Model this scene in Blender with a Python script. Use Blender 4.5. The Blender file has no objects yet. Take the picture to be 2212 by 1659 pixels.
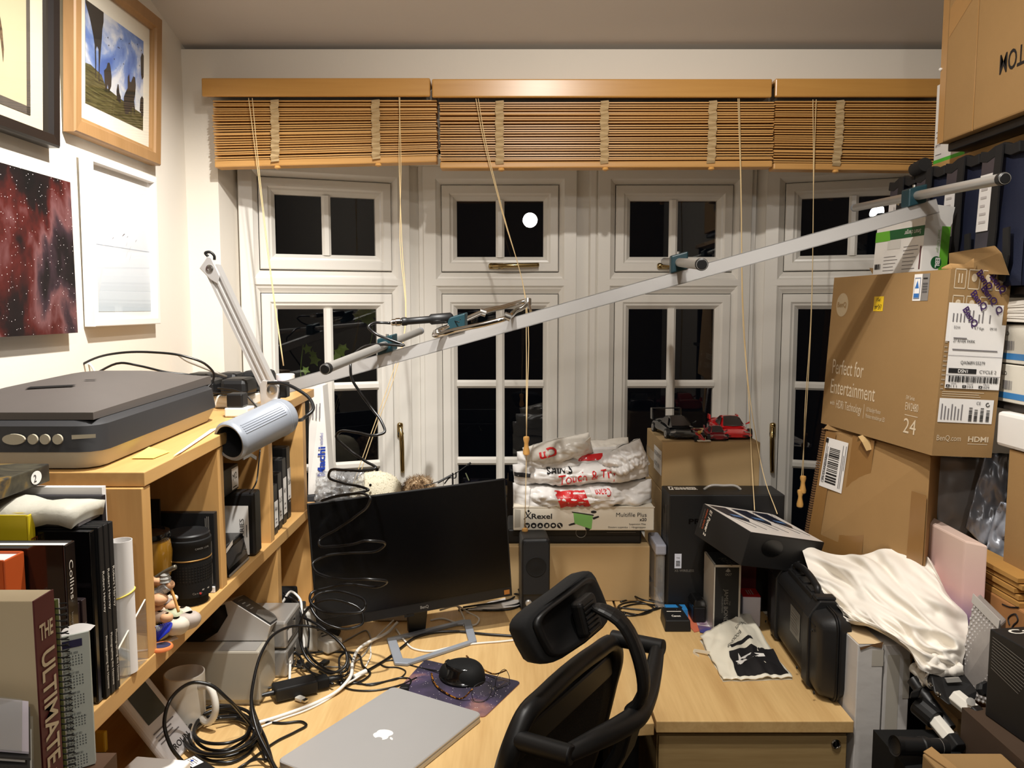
import bpy, math, random
from mathutils import Vector as V, Matrix
random.seed(7)
S = bpy.context.scene
COL = S.collection

# ------------------------------------------------------------------ camera, world, lights, exposure
F = 1745.0
PITCH = math.atan(164.5 / F)
EYE = V((0, 0, 1.625))
cam = bpy.data.cameras.new('camera')
cam.sensor_width = 36.0
cam.lens = 36.0 * F / 2212.0
cam.clip_start = 0.02
co = bpy.data.objects.new('camera', cam)
co.location = EYE
co.rotation_euler = (math.pi / 2 - PITCH, 0, 0)
COL.objects.link(co)
S.camera = co

w = bpy.data.worlds.new('night')
w.use_nodes = True
w.node_tree.nodes['Background'].inputs[0].default_value = (0.010, 0.012, 0.018, 1)
w.node_tree.nodes['Background'].inputs[1].default_value = 0.10
S.world = w

def lamp(name, loc, power, color=(1, .80, .58), radius=.03, aim=None, angle=None, blend=.6):
    ld = bpy.data.lights.new(name, 'SPOT' if aim else 'POINT')
    ld.energy = power
    ld.color = color
    ld.shadow_soft_size = radius
    o = bpy.data.objects.new(name, ld)
    o.location = loc
    if aim:
        ld.spot_size = math.radians(angle)
        ld.spot_blend = blend
        o.rotation_euler = (V(aim) - V(loc)).to_track_quat('-Z', 'Y').to_euler()
    COL.objects.link(o)
    return o

WARM = (1.0, .95, .88)
lamp('ceiling_spot_a', (.02, .15, 2.50), 17, WARM, .035, (.10, 2.7, 1.25), 120, .8)
lamp('ceiling_spot_b', (-.22, 1.45, 2.68), 185, (1, .97, .92), .022, (-1.03, 2.10, .95), 92, .8)
lamp('ceiling_spot_c', (.12, 1.08, 2.68), 58, WARM, .022, (.55, 2.35, .9), 128, .75)
lamp('ceiling_spot_d', (.40, 1.22, 2.66), 70, WARM, .022, (.92, 1.88, .90), 48, .7)
lamp('room_lamp', (.15, -.9, 2.35), 20, WARM, .06)
S.view_settings.view_transform = 'Standard'
S.view_settings.look = 'None'
S.view_settings.gamma = 1.0
S.view_settings.use_curve_mapping = False
S.view_settings.exposure = 0.0

# ------------------------------------------------------------------ pixel ray helper: the point where the sight line meets a real plane
def ray(u, v):
    x = (u - 1106) / F
    z = -(v - 829.5) / F
    c, s = math.cos(PITCH), math.sin(PITCH)
    return V((x, c + z * s, -s + z * c))

def P(u, v, X=None, Y=None, Z=None):
    d = ray(u, v)
    if Z is not None:
        t = (Z - EYE.z) / d.z
    elif Y is not None:
        t = Y / d.y
    else:
        t = X / d.x
    return EYE + d * t

# ------------------------------------------------------------------ materials
def lin(c):
    return tuple(((x / 255) / 12.92 if x / 255 <= .04045 else ((x / 255 + .055) / 1.055) ** 2.4) for x in c[:3]) + (1,)

MATS = {}
def newmat(name):
    m = bpy.data.materials.new(name)
    m.use_nodes = True
    nt = m.node_tree
    return m, nt, nt.nodes['Principled BSDF']

def plain(name, rgb, rough=.6, metal=0, var=.06, scale=25, bump=0, spec=.5, bscale=None, coat=0):
    if name in MATS:
        return MATS[name]
    m, nt, b = newmat(name)
    tc = nt.nodes.new('ShaderNodeTexCoord')
    no = nt.nodes.new('ShaderNodeTexNoise')
    no.inputs['Scale'].default_value = scale
    no.inputs['Detail'].default_value = 4
    nt.links.new(tc.outputs['Object'], no.inputs['Vector'])
    mx = nt.nodes.new('ShaderNodeMix')
    mx.data_type = 'RGBA'
    c = lin(rgb)
    mx.inputs[6].default_value = tuple(x * (1 - var) for x in c[:3]) + (1,)
    mx.inputs[7].default_value = tuple(min(1, x * (1 + var)) for x in c[:3]) + (1,)
    nt.links.new(no.outputs[0], mx.inputs[0])
    nt.links.new(mx.outputs[2], b.inputs['Base Color'])
    b.inputs['Roughness'].default_value = rough
    b.inputs['Metallic'].default_value = metal
    b.inputs['Specular IOR Level'].default_value = spec
    b.inputs['Coat Weight'].default_value = coat
    if bump:
        n2 = nt.nodes.new('ShaderNodeTexNoise')
        n2.inputs['Scale'].default_value = bscale or scale * 6
        n2.inputs['Detail'].default_value = 3
        nt.links.new(tc.outputs['Object'], n2.inputs['Vector'])
        bp = nt.nodes.new('ShaderNodeBump')
        bp.inputs['Strength'].default_value = bump
        bp.inputs['Distance'].default_value = .004
        nt.links.new(n2.outputs[0], bp.inputs['Height'])
        nt.links.new(bp.outputs[0], b.inputs['Normal'])
    MATS[name] = m
    return m

def wood(name, rgb1, rgb2, axis='Y', rough=.42, stretch=14, scale=9, spec=.4):
    if name in MATS:
        return MATS[name]
    m, nt, b = newmat(name)
    tc = nt.nodes.new('ShaderNodeTexCoord')
    mp = nt.nodes.new('ShaderNodeMapping')
    sc = {'X': (scale / stretch, scale, scale), 'Y': (scale, scale / stretch, scale), 'Z': (scale, scale, scale / stretch)}[axis]
    mp.inputs['Scale'].default_value = sc
    nt.links.new(tc.outputs['Object'], mp.inputs[0])
    n1 = nt.nodes.new('ShaderNodeTexNoise')
    n1.inputs['Scale'].default_value = 2.2
    n1.inputs['Detail'].default_value = 6
    n1.inputs['Roughness'].default_value = .6
    n1.inputs['Distortion'].default_value = .6
    nt.links.new(mp.outputs[0], n1.inputs['Vector'])
    n2 = nt.nodes.new('ShaderNodeTexNoise')
    n2.inputs['Scale'].default_value = 16
    n2.inputs['Detail'].default_value = 3
    nt.links.new(mp.outputs[0], n2.inputs['Vector'])
    ad = nt.nodes.new('ShaderNodeMath')
    ad.operation = 'MULTIPLY_ADD'
    nt.links.new(n2.outputs[0], ad.inputs[0])
    ad.inputs[1].default_value = .45
    nt.links.new(n1.outputs[0], ad.inputs[2])
    cr = nt.nodes.new('ShaderNodeValToRGB')
    cr.color_ramp.elements[0].position = .45
    cr.color_ramp.elements[1].position = .95
    cr.color_ramp.elements[0].color = lin(rgb2)
    cr.color_ramp.elements[1].color = lin(rgb1)
    nt.links.new(ad.outputs[0], cr.inputs[0])
    nt.links.new(cr.outputs[0], b.inputs['Base Color'])
    b.inputs['Roughness'].default_value = rough
    b.inputs['Specular IOR Level'].default_value = spec
    MATS[name] = m
    return m

def ramp_noise(name, stops, scale=3, detail=8, rough=.5, distortion=.5, stars=0, vec=(1, 1, 1), spec=.3):
    """flat print: a cloudy picture in the colours of STOPS, with optional star specks"""
    m, nt, b = newmat(name)
    tc = nt.nodes.new('ShaderNodeTexCoord')
    mp = nt.nodes.new('ShaderNodeMapping')
    mp.inputs['Scale'].default_value = vec
    nt.links.new(tc.outputs['Object'], mp.inputs[0])
    n1 = nt.nodes.new('ShaderNodeTexNoise')
    n1.inputs['Scale'].default_value = scale
    n1.inputs['Detail'].default_value = detail
    n1.inputs['Distortion'].default_value = distortion
    nt.links.new(mp.outputs[0], n1.inputs['Vector'])
    cr = nt.nodes.new('ShaderNodeValToRGB')
    els = cr.color_ramp.elements
    while len(els) < len(stops):
        els.new(.5)
    for e, (p, c) in zip(els, stops):
        e.position = p
        e.color = lin(c)
    nt.links.new(n1.outputs[0], cr.inputs[0])
    out = cr.outputs[0]
    if stars:
        vo = nt.nodes.new('ShaderNodeTexVoronoi')
        vo.inputs['Scale'].default_value = stars
        nt.links.new(tc.outputs['Object'], vo.inputs['Vector'])
        lt = nt.nodes.new('ShaderNodeMath')
        lt.operation = 'LESS_THAN'
        lt.inputs[1].default_value = .10
        nt.links.new(vo.outputs['Distance'], lt.inputs[0])
        mx = nt.nodes.new('ShaderNodeMix')
        mx.data_type = 'RGBA'
        mx.inputs[7].default_value = lin((225, 215, 215))
        nt.links.new(lt.outputs[0], mx.inputs[0])
        nt.links.new(out, mx.inputs[6])
        out = mx.outputs[2]
    nt.links.new(out, b.inputs['Base Color'])
    b.inputs['Roughness'].default_value = rough
    b.inputs['Specular IOR Level'].default_value = spec
    return m

def gradient(name, stops, axis=2, lo=0., hi=1., rough=.5, wob=.0):
    """printed picture whose colours run along one axis"""
    m, nt, b = newmat(name)
    tc = nt.nodes.new('ShaderNodeTexCoord')
    sp = nt.nodes.new('ShaderNodeSeparateXYZ')
    nt.links.new(tc.outputs['Object'], sp.inputs[0])
    no = nt.nodes.new('ShaderNodeTexNoise')
    no.inputs['Scale'].default_value = 14
    nt.links.new(tc.outputs['Object'], no.inputs['Vector'])
    ma = nt.nodes.new('ShaderNodeMath')
    ma.operation = 'MULTIPLY_ADD'
    nt.links.new(no.outputs[0], ma.inputs[0])
    ma.inputs[1].default_value = wob
    nt.links.new(sp.outputs[axis], ma.inputs[2])
    mr = nt.nodes.new('ShaderNodeMapRange')
    mr.inputs[1].default_value = lo
    mr.inputs[2].default_value = hi
    nt.links.new(ma.outputs[0], mr.inputs[0])
    cr = nt.nodes.new('ShaderNodeValToRGB')
    els = cr.color_ramp.elements
    while len(els) < len(stops):
        els.new(.5)
    for e, (p, c) in zip(els, stops):
        e.position = p
        e.color = lin(c)
    nt.links.new(mr.outputs[0], cr.inputs[0])
    nt.links.new(cr.outputs[0], b.inputs['Base Color'])
    b.inputs['Roughness'].default_value = rough
    return m

def glassy(name, tint=(1, 1, 1), alpha_glossy=1.0, rough=0.0, milky=0.0, milk=(235, 235, 235), bump=0):
    """thin clear sheet: mirrors by Fresnel, lets the rest through"""
    m = bpy.data.materials.new(name)
    m.use_nodes = True
    nt = m.node_tree
    nt.nodes.clear()
    out = nt.nodes.new('ShaderNodeOutputMaterial')
    tr = nt.nodes.new('ShaderNodeBsdfTransparent')
    tr.inputs[0].default_value = tint + (1,)
    gl = nt.nodes.new('ShaderNodeBsdfGlossy')
    gl.inputs['Roughness'].default_value = rough
    # Fresnel of a thin sheet, the same from either side (Schlick)
    ge = nt.nodes.new('ShaderNodeNewGeometry')
    dt = nt.nodes.new('ShaderNodeVectorMath')
    dt.operation = 'DOT_PRODUCT'
    nt.links.new(ge.outputs['Normal'], dt.inputs[0])
    nt.links.new(ge.outputs['Incoming'], dt.inputs[1])
    prev = dt.outputs['Value']
    for op, val, pos in (('ABSOLUTE', None, 0), ('SUBTRACT', 1.0, 1), ('POWER', 5.0, 0), ('MULTIPLY_ADD', .92, 0)):
        fr = nt.nodes.new('ShaderNodeMath')
        fr.operation = op
        nt.links.new(prev, fr.inputs[pos])
        if val is not None:
            fr.inputs[1 - pos].default_value = val
        if op == 'MULTIPLY_ADD':
            fr.inputs[2].default_value = .07
        prev = fr.outputs[0]
    mx = nt.nodes.new('ShaderNodeMixShader')
    src = tr
    if milky:
        df = nt.nodes.new('ShaderNodeBsdfDiffuse')
        df.inputs[0].default_value = lin(milk)
        m2 = nt.nodes.new('ShaderNodeMixShader')
        m2.inputs[0].default_value = milky
        nt.links.new(tr.outputs[0], m2.inputs[1])
        nt.links.new(df.outputs[0], m2.inputs[2])
        src = m2
    if bump:
        tc = nt.nodes.new('ShaderNodeTexCoord')
        no = nt.nodes.new('ShaderNodeTexNoise')
        no.inputs['Scale'].default_value = 40
        nt.links.new(tc.outputs['Object'], no.inputs['Vector'])
        bp = nt.nodes.new('ShaderNodeBump')
        bp.inputs['Strength'].default_value = bump
        bp.inputs['Distance'].default_value = .01
        nt.links.new(no.outputs[0], bp.inputs['Height'])
        nt.links.new(bp.outputs[0], gl.inputs['Normal'])
    nt.links.new(fr.outputs[0], mx.inputs[0])
    nt.links.new(src.outputs[0], mx.inputs[1])
    nt.links.new(gl.outputs[0], mx.inputs[2])
    nt.links.new(mx.outputs[0], out.inputs[0])
    return m

M_wall = plain('painted_plaster', (226, 219, 207), .8, var=.02, scale=6, bump=.08, bscale=90, spec=.2)
M_ceil = plain('ceiling_paint', (206, 200, 193), .85, var=.02, scale=5, bump=.05, bscale=60, spec=.2)
M_back = plain('dark_back_wall', (96, 84, 70), .9, var=.1, scale=3)
M_floor = plain('brown_carpet', (92, 78, 64), .95, var=.15, scale=60, bump=.4, spec=.1)
M_upvc = plain('white_upvc', (224, 220, 212), .32, var=.015, scale=10, spec=.5)
M_pane = glassy('window_glass')
M_brass = plain('polished_brass', (160, 138, 94), .18, 1, .05)
M_desk = wood('oak_desktop', (214, 180, 124), (190, 152, 98), 'Y', .45, 16, 9)
M_desk_dark = wood('oak_desk_front', (176, 150, 104), (152, 124, 80), 'X', .5, 14, 9)
M_beech = wood('beech_board', (206, 164, 104), (188, 144, 86), 'Y', .45, 10, 5)
M_slat = wood('honey_slat', (212, 164, 100), (192, 142, 80), 'X', .38, 25, 10)
M_pelmet = wood('honey_pelmet', (204, 154, 84), (188, 136, 68), 'X', .3, 18, 5, .5)
M_tape = plain('beige_ladder_tape', (190, 164, 122), .9, var=.08, scale=80)
M_cord = plain('cream_cord', (226, 200, 152), .85, var=.06)
M_acorn = wood('turned_wood', (226, 174, 100), (206, 150, 80), 'Z', .35, 4, 20)
M_card = plain('brown_cardboard', (152, 121, 80), .85, var=.05, scale=14, bump=.08, bscale=120, spec=.2)
M_card2 = plain('tan_cardboard', (176, 149, 108), .82, var=.04, scale=10, bump=.05, bscale=120, spec=.2)
M_card3 = plain('kraft_cardboard', (162, 128, 84), .85, var=.07, scale=9, bump=.12, bscale=60, spec=.2)
M_cardcut = plain('cut_cardboard_edge', (110, 78, 46), .95, var=.3, scale=200)
M_tapebrown = plain('brown_parcel_tape', (146, 108, 62), .3, var=.06, scale=30, spec=.6)
M_black = plain('black_plastic', (20, 20, 21), .45, var=.1, spec=.4)
M_blackgloss = plain('gloss_black', (10, 10, 11), .12, var=.05, spec=.6)
M_blackmat = plain('matt_black', (16, 16, 16), .75, var=.12, spec=.25)
M_blackcard = plain('black_card', (24, 24, 25), .5, var=.08, spec=.4)
M_cable = plain('black_cable', (14, 14, 15), .32, var=.08, spec=.55)
M_whitecable = plain('white_cable', (226, 222, 214), .45, var=.03)
M_greycable = plain('grey_cable', (150, 144, 134), .5, var=.05)
M_white = plain('white_card', (232, 229, 224), .6, var=.02, spec=.3)
M_paper = plain('white_paper', (236, 233, 230), .7, var=.02, spec=.2)
M_plastic = plain('white_plastic', (228, 224, 214), .35, var=.02)
M_ink = plain('black_ink', (22, 20, 22), .6, var=.02)
M_greyink = plain('grey_ink', (120, 116, 118), .7, var=.02)
M_whiteink = plain('white_ink', (226, 220, 208), .6, var=.02)
M_dimink = plain('dim_grey_ink', (120, 116, 110), .6, var=.02)
M_red = plain('red_print', (206, 30, 34), .4, var=.04)
M_blue = plain('blue_print', (20, 62, 160), .5, var=.03)
M_silver = plain('silver_plastic', (168, 165, 160), .32, .5, .04)
M_alu = plain('anodised_aluminium', (208, 206, 204), .36, .55, .03, 12)
M_alutube = plain('dull_aluminium_tube', (184, 182, 178), .38, .7, .06, 30)
M_steel = plain('brushed_steel', (176, 174, 170), .28, 1, .05)
M_chrome = plain('chrome', (210, 208, 204), .1, 1, .02)
M_greymetal = plain('blue_grey_paint', (150, 156, 166), .38, .25, .03)
M_teal = plain('teal_plastic', (14, 54, 63), .45, var=.06)

# ------------------------------------------------------------------ mesh builder
class MB:
    def __init__(s):
        s.v = []
        s.f = []

    def add(s, pts, faces):
        n = len(s.v)
        s.v += [V(p) for p in pts]
        s.f += [tuple(i + n for i in f) for f in faces]
        return s

    def hexa(s, p):
        return s.add(p, [(3, 2, 1, 0), (4, 5, 6, 7), (0, 1, 5, 4), (1, 2, 6, 5), (2, 3, 7, 6), (3, 0, 4, 7)])

    def box(s, x0, y0, z0, x1, y1, z1):
        return s.hexa([(x0, y0, z0), (x1, y0, z0), (x1, y1, z0), (x0, y1, z0), (x0, y0, z1), (x1, y0, z1), (x1, y1, z1), (x0, y1, z1)])

    def fbox(s, fr, a0, b0, c0, a1, b1, c1):
        q = fr.pt
        return s.hexa([q(a0, b0, c0), q(a1, b0, c0), q(a1, b1, c0), q(a0, b1, c0), q(a0, b0, c1), q(a1, b0, c1), q(a1, b1, c1), q(a0, b1, c1)])

    def prism(s, poly, ext):
        n = len(poly)
        ext = V(ext)
        pts = [V(p) for p in poly] + [V(p) + ext for p in poly]
        fs = [tuple(reversed(range(n))), tuple(range(n, 2 * n))] + [(i, (i + 1) % n, n + (i + 1) % n, n + i) for i in range(n)]
        return s.add(pts, fs)

    def poly(s, pts):
        return s.add(pts, [tuple(range(len(pts)))])

    def ring(s, c, ax, r, n, ref=None):
        ax = V(ax).normalized()
        ref = ref or (V((0, 0, 1)) if abs(ax.z) < .9 else V((1, 0, 0)))
        a = ax.cross(ref).normalized()
        b = ax.cross(a).normalized()
        return [V(c) + (a * math.cos(2 * math.pi * i / n) + b * math.sin(2 * math.pi * i / n)) * r for i in range(n)]

    def lathe(s, o, ax, prof, n=20, cap=True):
        """PROF: (radius, distance along the axis)"""
        ax = V(ax).normalized()
        o = V(o)
        b = len(s.v)
        for r, h in prof:
            s.v += s.ring(o + ax * h, ax, max(r, 1e-5), n)
        for k in range(len(prof) - 1):
            for i in range(n):
                j = (i + 1) % n
                s.f.append((b + k * n + i, b + k * n + j, b + (k + 1) * n + j, b + (k + 1) * n + i))
        if cap:
            s.f.append(tuple(b + i for i in reversed(range(n))))
            e = b + (len(prof) - 1) * n
            s.f.append(tuple(e + i for i in range(n)))
        return s

    def cyl(s, p0, p1, r0, r1=None, n=14, cap=True):
        p0, p1 = V(p0), V(p1)
        return s.lathe(p0, p1 - p0, [(r0, 0), (r0 if r1 is None else r1, (p1 - p0).length)], n, cap)

    def tube(s, pts, r, n=7, res=6, closed=False, smooth=True):
        pts = [V(p) for p in pts]
        if smooth and len(pts) > 2:
            pts = spline(pts, res, closed)
        m = len(pts)
        b = len(s.v)
        prev = None
        for k in range(m):
            if closed:
                d = pts[(k + 1) % m] - pts[k - 1]
            else:
                d = pts[min(k + 1, m - 1)] - pts[max(k - 1, 0)]
            if d.length < 1e-9:
                d = V((0, 0, 1))
            d.normalize()
            if prev is None:
                ref = V((0, 0, 1)) if abs(d.z) < .9 else V((1, 0, 0))
                a = d.cross(ref).normalized()
            else:
                a = prev - d * prev.dot(d)
                if a.length < 1e-6:
                    a = d.cross(V((0, 0, 1)))
                a.normalize()
            prev = a
            c = d.cross(a)
            rr = r(k / max(1, m - 1)) if callable(r) else r
            for i in range(n):
                t = 2 * math.pi * i / n
                s.v.append(pts[k] + (a * math.cos(t) + c * math.sin(t)) * rr)
        kk = m if closed else m - 1
        for k in range(kk):
            k2 = (k + 1) % m
            for i in range(n):
                j = (i + 1) % n
                s.f.append((b + k * n + i, b + k * n + j, b + k2 * n + j, b + k2 * n + i))
        if not closed:
            s.f.append(tuple(b + i for i in reversed(range(n))))
            s.f.append(tuple(b + (m - 1) * n + i for i in range(n)))
        return s

    def strip(s, pts, w, th, up):
        """flat strap of width w along pts; UP is the direction of its width, th its thickness"""
        pts = [V(p) for p in pts]
        up = V(up).normalized()
        b = len(s.v)
        m = len(pts)
        for k in range(m):
            d = (pts[min(k + 1, m - 1)] - pts[max(k - 1, 0)]).normalized()
            u = (up - d * up.dot(d)).normalized()
            nn = d.cross(u).normalized()
            for a, c in ((-.5, -.5), (.5, -.5), (.5, .5), (-.5, .5)):
                s.v.append(pts[k] + u * w * a + nn * th * c)
        for k in range(m - 1):
            for i in range(4):
                j = (i + 1) % 4
                s.f.append((b + k * 4 + i, b + k * 4 + j, b + k * 4 + 4 + j, b + k * 4 + 4 + i))
        s.f.append((b + 3, b + 2, b + 1, b))
        e = b + (m - 1) * 4
        s.f.append((e, e + 1, e + 2, e + 3))
        return s

    def grid(s, fn, nu, nv):
        b = len(s.v)
        for j in range(nv + 1):
            for i in range(nu + 1):
                s.v.append(V(fn(i / nu, j / nv)))
        for j in range(nv):
            for i in range(nu):
                a = b + j * (nu + 1) + i
                s.f.append((a, a + 1, a + nu + 2, a + nu + 1))
        return s

    def mitre(s, fr, x0, z0, x1, z1, prof):
        """mitred rectangular frame in the (a,c) plane of FR; PROF: (inset, proud along b)"""
        b = len(s.v)
        for ins, pr in prof:
            for x, z in ((x0 + ins, z0 + ins), (x1 - ins, z0 + ins), (x1 - ins, z1 - ins), (x0 + ins, z1 - ins)):
                s.v.append(fr.pt(x, pr, z))
        for k in range(len(prof) - 1):
            for i in range(4):
                j = (i + 1) % 4
                s.f.append((b + k * 4 + i, b + k * 4 + j, b + k * 4 + 4 + j, b + k * 4 + 4 + i))
        return s

    def build(s, name, mat, parent=None, smooth=False, bevel=0, seg=2, sub=0, solid=0, angle=.6, loc=None, kind=None):
        me = bpy.data.meshes.new(name)
        off = V((0, 0, 0))
        if parent is not None:
            p = parent
            while p is not None:
                off += p.location
                p = p.parent
        o = bpy.data.objects.new(name, me)
        if loc is not None:
            o.location = V(loc) - off
            off = V(loc)
        me.from_pydata([v - off for v in s.v], [], s.f)
        me.update()
        me.validate()
        me.materials.append(mat)
        if smooth:
            for p in me.polygons:
                p.use_smooth = True
            if smooth != 'all':
                me.set_sharp_from_angle(angle=angle)
        o.parent = parent
        COL.objects.link(o)
        if solid:
            md = o.modifiers.new('thickness', 'SOLIDIFY')
            md.thickness = solid
            md.offset = 0
        if bevel:
            md = o.modifiers.new('bevel', 'BEVEL')
            md.width = bevel
            md.segments = seg
            md.limit_method = 'ANGLE'
            md.angle_limit = .6
        if sub:
            md = o.modifiers.new('subdivision', 'SUBSURF')
            md.levels = sub
            md.render_levels = sub
        if kind:
            o['kind'] = kind
        return o

def spline(pts, res=6, closed=False):
    out = []
    n = len(pts)
    segs = n if closed else n - 1
    for k in range(segs):
        p1, p2 = pts[k % n], pts[(k + 1) % n]
        p0 = pts[(k - 1) % n] if closed or k > 0 else p1 * 2 - p2
        p3 = pts[(k + 2) % n] if closed or k + 2 < n else p2 * 2 - p1
        # centripetal-like tangents, scaled to the segment so that uneven points do not overshoot
        L = (p2 - p1).length
        def tan(a, b, c):
            l1, l2 = (b - a).length, (c - b).length
            if l1 + l2 < 1e-9:
                return V((0, 0, 0))
            t1 = (b - a) / max(l1, 1e-6)
            t2 = (c - b) / max(l2, 1e-6)
            return (t1 * l2 + t2 * l1) / (l1 + l2)
        m1 = tan(p0, p1, p2) * L
        m2 = tan(p1, p2, p3) * L
        for i in range(res):
            t = i / res
            t2, t3 = t * t, t * t * t
            out.append(p1 * (2 * t3 - 3 * t2 + 1) + m1 * (t3 - 2 * t2 + t) + p2 * (-2 * t3 + 3 * t2) + m2 * (t3 - t2))
    if not closed:
        out.append(pts[-1])
    return out

class Fr:
    """frame: origin o and three axis vectors (not necessarily unit)"""
    def __init__(s, o, a, b, c):
        s.o, s.a, s.b, s.c = V(o), V(a), V(b), V(c)

    def pt(s, a, b, c):
        return s.o + s.a * a + s.b * b + s.c * c

def yawfr(o, deg, tilt=None):
    """upright frame at o whose a axis points deg anticlockwise from +X"""
    r = math.radians(deg)
    return Fr(o, (math.cos(r), math.sin(r), 0), (-math.sin(r), math.cos(r), 0), (0, 0, 1))

def ortho(o, ax, up):
    """frame with a along AX, c near UP"""
    a = V(ax).normalized()
    c = V(up)
    c = (c - a * c.dot(a)).normalized()
    return Fr(o, a, c.cross(a), c)

def tag(o, label, cat, group=None, kind=None):
    o['label'] = label
    o['category'] = cat
    if group:
        o['group'] = group
    if kind:
        o['kind'] = kind
    return o

def thing(name, label, cat, loc=(0, 0, 0), group=None):
    o = bpy.data.objects.new(name, None)
    o.empty_display_size = .05
    o.location = V(loc)
    COL.objects.link(o)
    return tag(o, label, cat, group)

def struct(o):
    o['kind'] = 'structure'
    return o

TXT = {}
def text(parent, s, o, ex, ey, h, mat, fit=None, bold=0, align='L', name='lettering', lift=.0006, shear=0):
    """flat printed letters: o is the baseline start, ex the reading direction, ey the up direction (vectors in space), h the height of a capital"""
    key = (s, bold, shear)
    if key not in TXT:
        cu = bpy.data.curves.new('text', 'FONT')
        cu.body = s
        cu.offset = bold
        cu.shear = shear
        cu.resolution_u = 3
        ob = bpy.data.objects.new('text', cu)
        COL.objects.link(ob)
        dg = bpy.context.evaluated_depsgraph_get()
        me = bpy.data.meshes.new_from_object(ob.evaluated_get(dg))
        TXT[key] = ([v.co.copy() for v in me.vertices], [tuple(p.vertices) for p in me.polygons])
        bpy.data.objects.remove(ob)
        bpy.data.curves.remove(cu)
        bpy.data.meshes.remove(me)
    vs, fs = TXT[key]
    if not vs:
        return None
    x0 = min(v.x for v in vs)
    x1 = max(v.x for v in vs)
    ex = V(ex).normalized()
    ey = V(ey).normalized()
    k = h / .70
    kx = (fit / (x1 - x0)) if fit else k
    n = ex.cross(ey).normalized()
    dx = {'L': 0, 'C': .5, 'R': 1}[align] * (x1 - x0)
    pts = [V(o) + ex * ((v.x - x0 - dx) * kx) + ey * (v.y * k) + n * lift for v in vs]
    return MB().add(pts, fs).build(name, mat, parent)

def print_(parent, name, pts, mat, lift=.0004):
    """flat print or sticker through the given corners (anticlockwise as seen from outside)"""
    pts = [V(p) for p in pts]
    n = (pts[1] - pts[0]).cross(pts[2] - pts[0]).normalized()
    return MB().poly([p + n * lift for p in pts]).build(name, mat, parent)

class Face:
    """a flat face with unit axes: o lower left corner, a to the right, c up, both as seen from outside; w, h its size"""
    def __init__(s, o, ex, ey, w, h):
        s.o, s.a, s.c, s.w, s.h = V(o), V(ex).normalized(), V(ey).normalized(), w, h
        s.n = s.a.cross(s.c)

    def at(s, u, v):
        return s.o + s.a * (u * s.w) + s.c * (v * s.h)

    def rect(s, parent, name, u0, v0, u1, v1, mat, lift=.0005):
        return print_(parent, name, [s.at(u0, v0), s.at(u1, v0), s.at(u1, v1), s.at(u0, v1)], mat, lift)

    def shape(s, parent, name, pts, mat, lift=.0005):
        return MB().poly([s.at(u, v) + s.n * lift for u, v in pts]).build(name, mat, parent)

    def text(s, parent, t, u, v, h, mat, fit=None, bold=0, align='L', rot=0, lift=.0008, shear=0, name='lettering'):
        r = math.radians(rot)
        ex = s.a * math.cos(r) + s.c * math.sin(r)
        ey = s.c * math.cos(r) - s.a * math.sin(r)
        return text(parent, t, s.at(u, v), ex, ey, h * s.h, mat, fit * s.w if fit else None, bold, align, name, lift, shear)

    def lines(s, parent, u0, v0, u1, v1, n, mat, ragged=.3, fill=.45, name='small_print', lift=.0008, vertical=False):
        """lines of print too small to read"""
        b = MB()
        rnd = random.Random(int(u0 * 991 + v0 * 331 + n))
        for i in range(n):
            a = i / n
            if vertical:
                ua = u0 + (u1 - u0) * a
                ub = ua + (u1 - u0) / n * fill
                va, vb = v0, v1 - (v1 - v0) * ragged * rnd.random()
            else:
                va = v0 + (v1 - v0) * a
                vb = va + (v1 - v0) / n * fill
                ua, ub = u0, u1 - (u1 - u0) * ragged * rnd.random()
            b.poly([p + s.n * lift for p in (s.at(ua, va), s.at(ub, va), s.at(ub, vb), s.at(ua, vb))])
        return b.build(name, mat, parent)

    def barcode(s, parent, u0, v0, u1, v1, mat, n=30, lift=.0009, vertical=False):
        b = MB()
        rnd = random.Random(n)
        t = 0.
        while t < 1:
            wd = rnd.choice((.6, .6, 1.1, 1.7)) / n * .75
            e = min(1, t + wd)
            if vertical:
                q = (u0, v0 + (v1 - v0) * t, u1, v0 + (v1 - v0) * e)
            else:
                q = (u0 + (u1 - u0) * t, v0, u0 + (u1 - u0) * e, v1)
            b.poly([p + s.n * lift for p in (s.at(q[0], q[1]), s.at(q[2], q[1]), s.at(q[2], q[3]), s.at(q[0], q[3]))])
            t = e + rnd.choice((.5, .7, 1.2)) / n * .75
        return b.build('barcode', mat, parent)

def ellipse(cx, cy, rx, ry, n=24, a0=0, a1=360):
    return [(cx + rx * math.cos(math.radians(a0 + (a1 - a0) * i / n)), cy + ry * math.sin(math.radians(a0 + (a1 - a0) * i / n))) for i in range(n if a1 - a0 == 360 else n + 1)]

def carton(name, label, cat, fr, L, W, H, mat, group=None, bevel=.003, body='carton'):
    """closed box standing on its base: fr.o is one bottom corner, a length, b width, c height. Returns root and its faces"""
    root = thing(name, label, cat, fr.pt(L / 2, W / 2, 0), group)
    MB().fbox(fr, 0, 0, 0, L, W, H).build(body, mat, root, bevel=bevel)
    return root

def face_of(fr, L, W, H, which):
    if which == 'front':
        return Face(fr.pt(0, 0, 0), fr.a, fr.c, L, H)
    if which == 'right':
        return Face(fr.pt(L, 0, 0), fr.b, fr.c, W, H)
    if which == 'left':
        return Face(fr.pt(0, W, 0), -fr.b, fr.c, W, H)
    if which == 'top':
        return Face(fr.pt(0, 0, H), fr.a, fr.b, L, W)
    if which == 'back':
        return Face(fr.pt(L, W, 0), -fr.a, fr.c, L, H)

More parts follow.
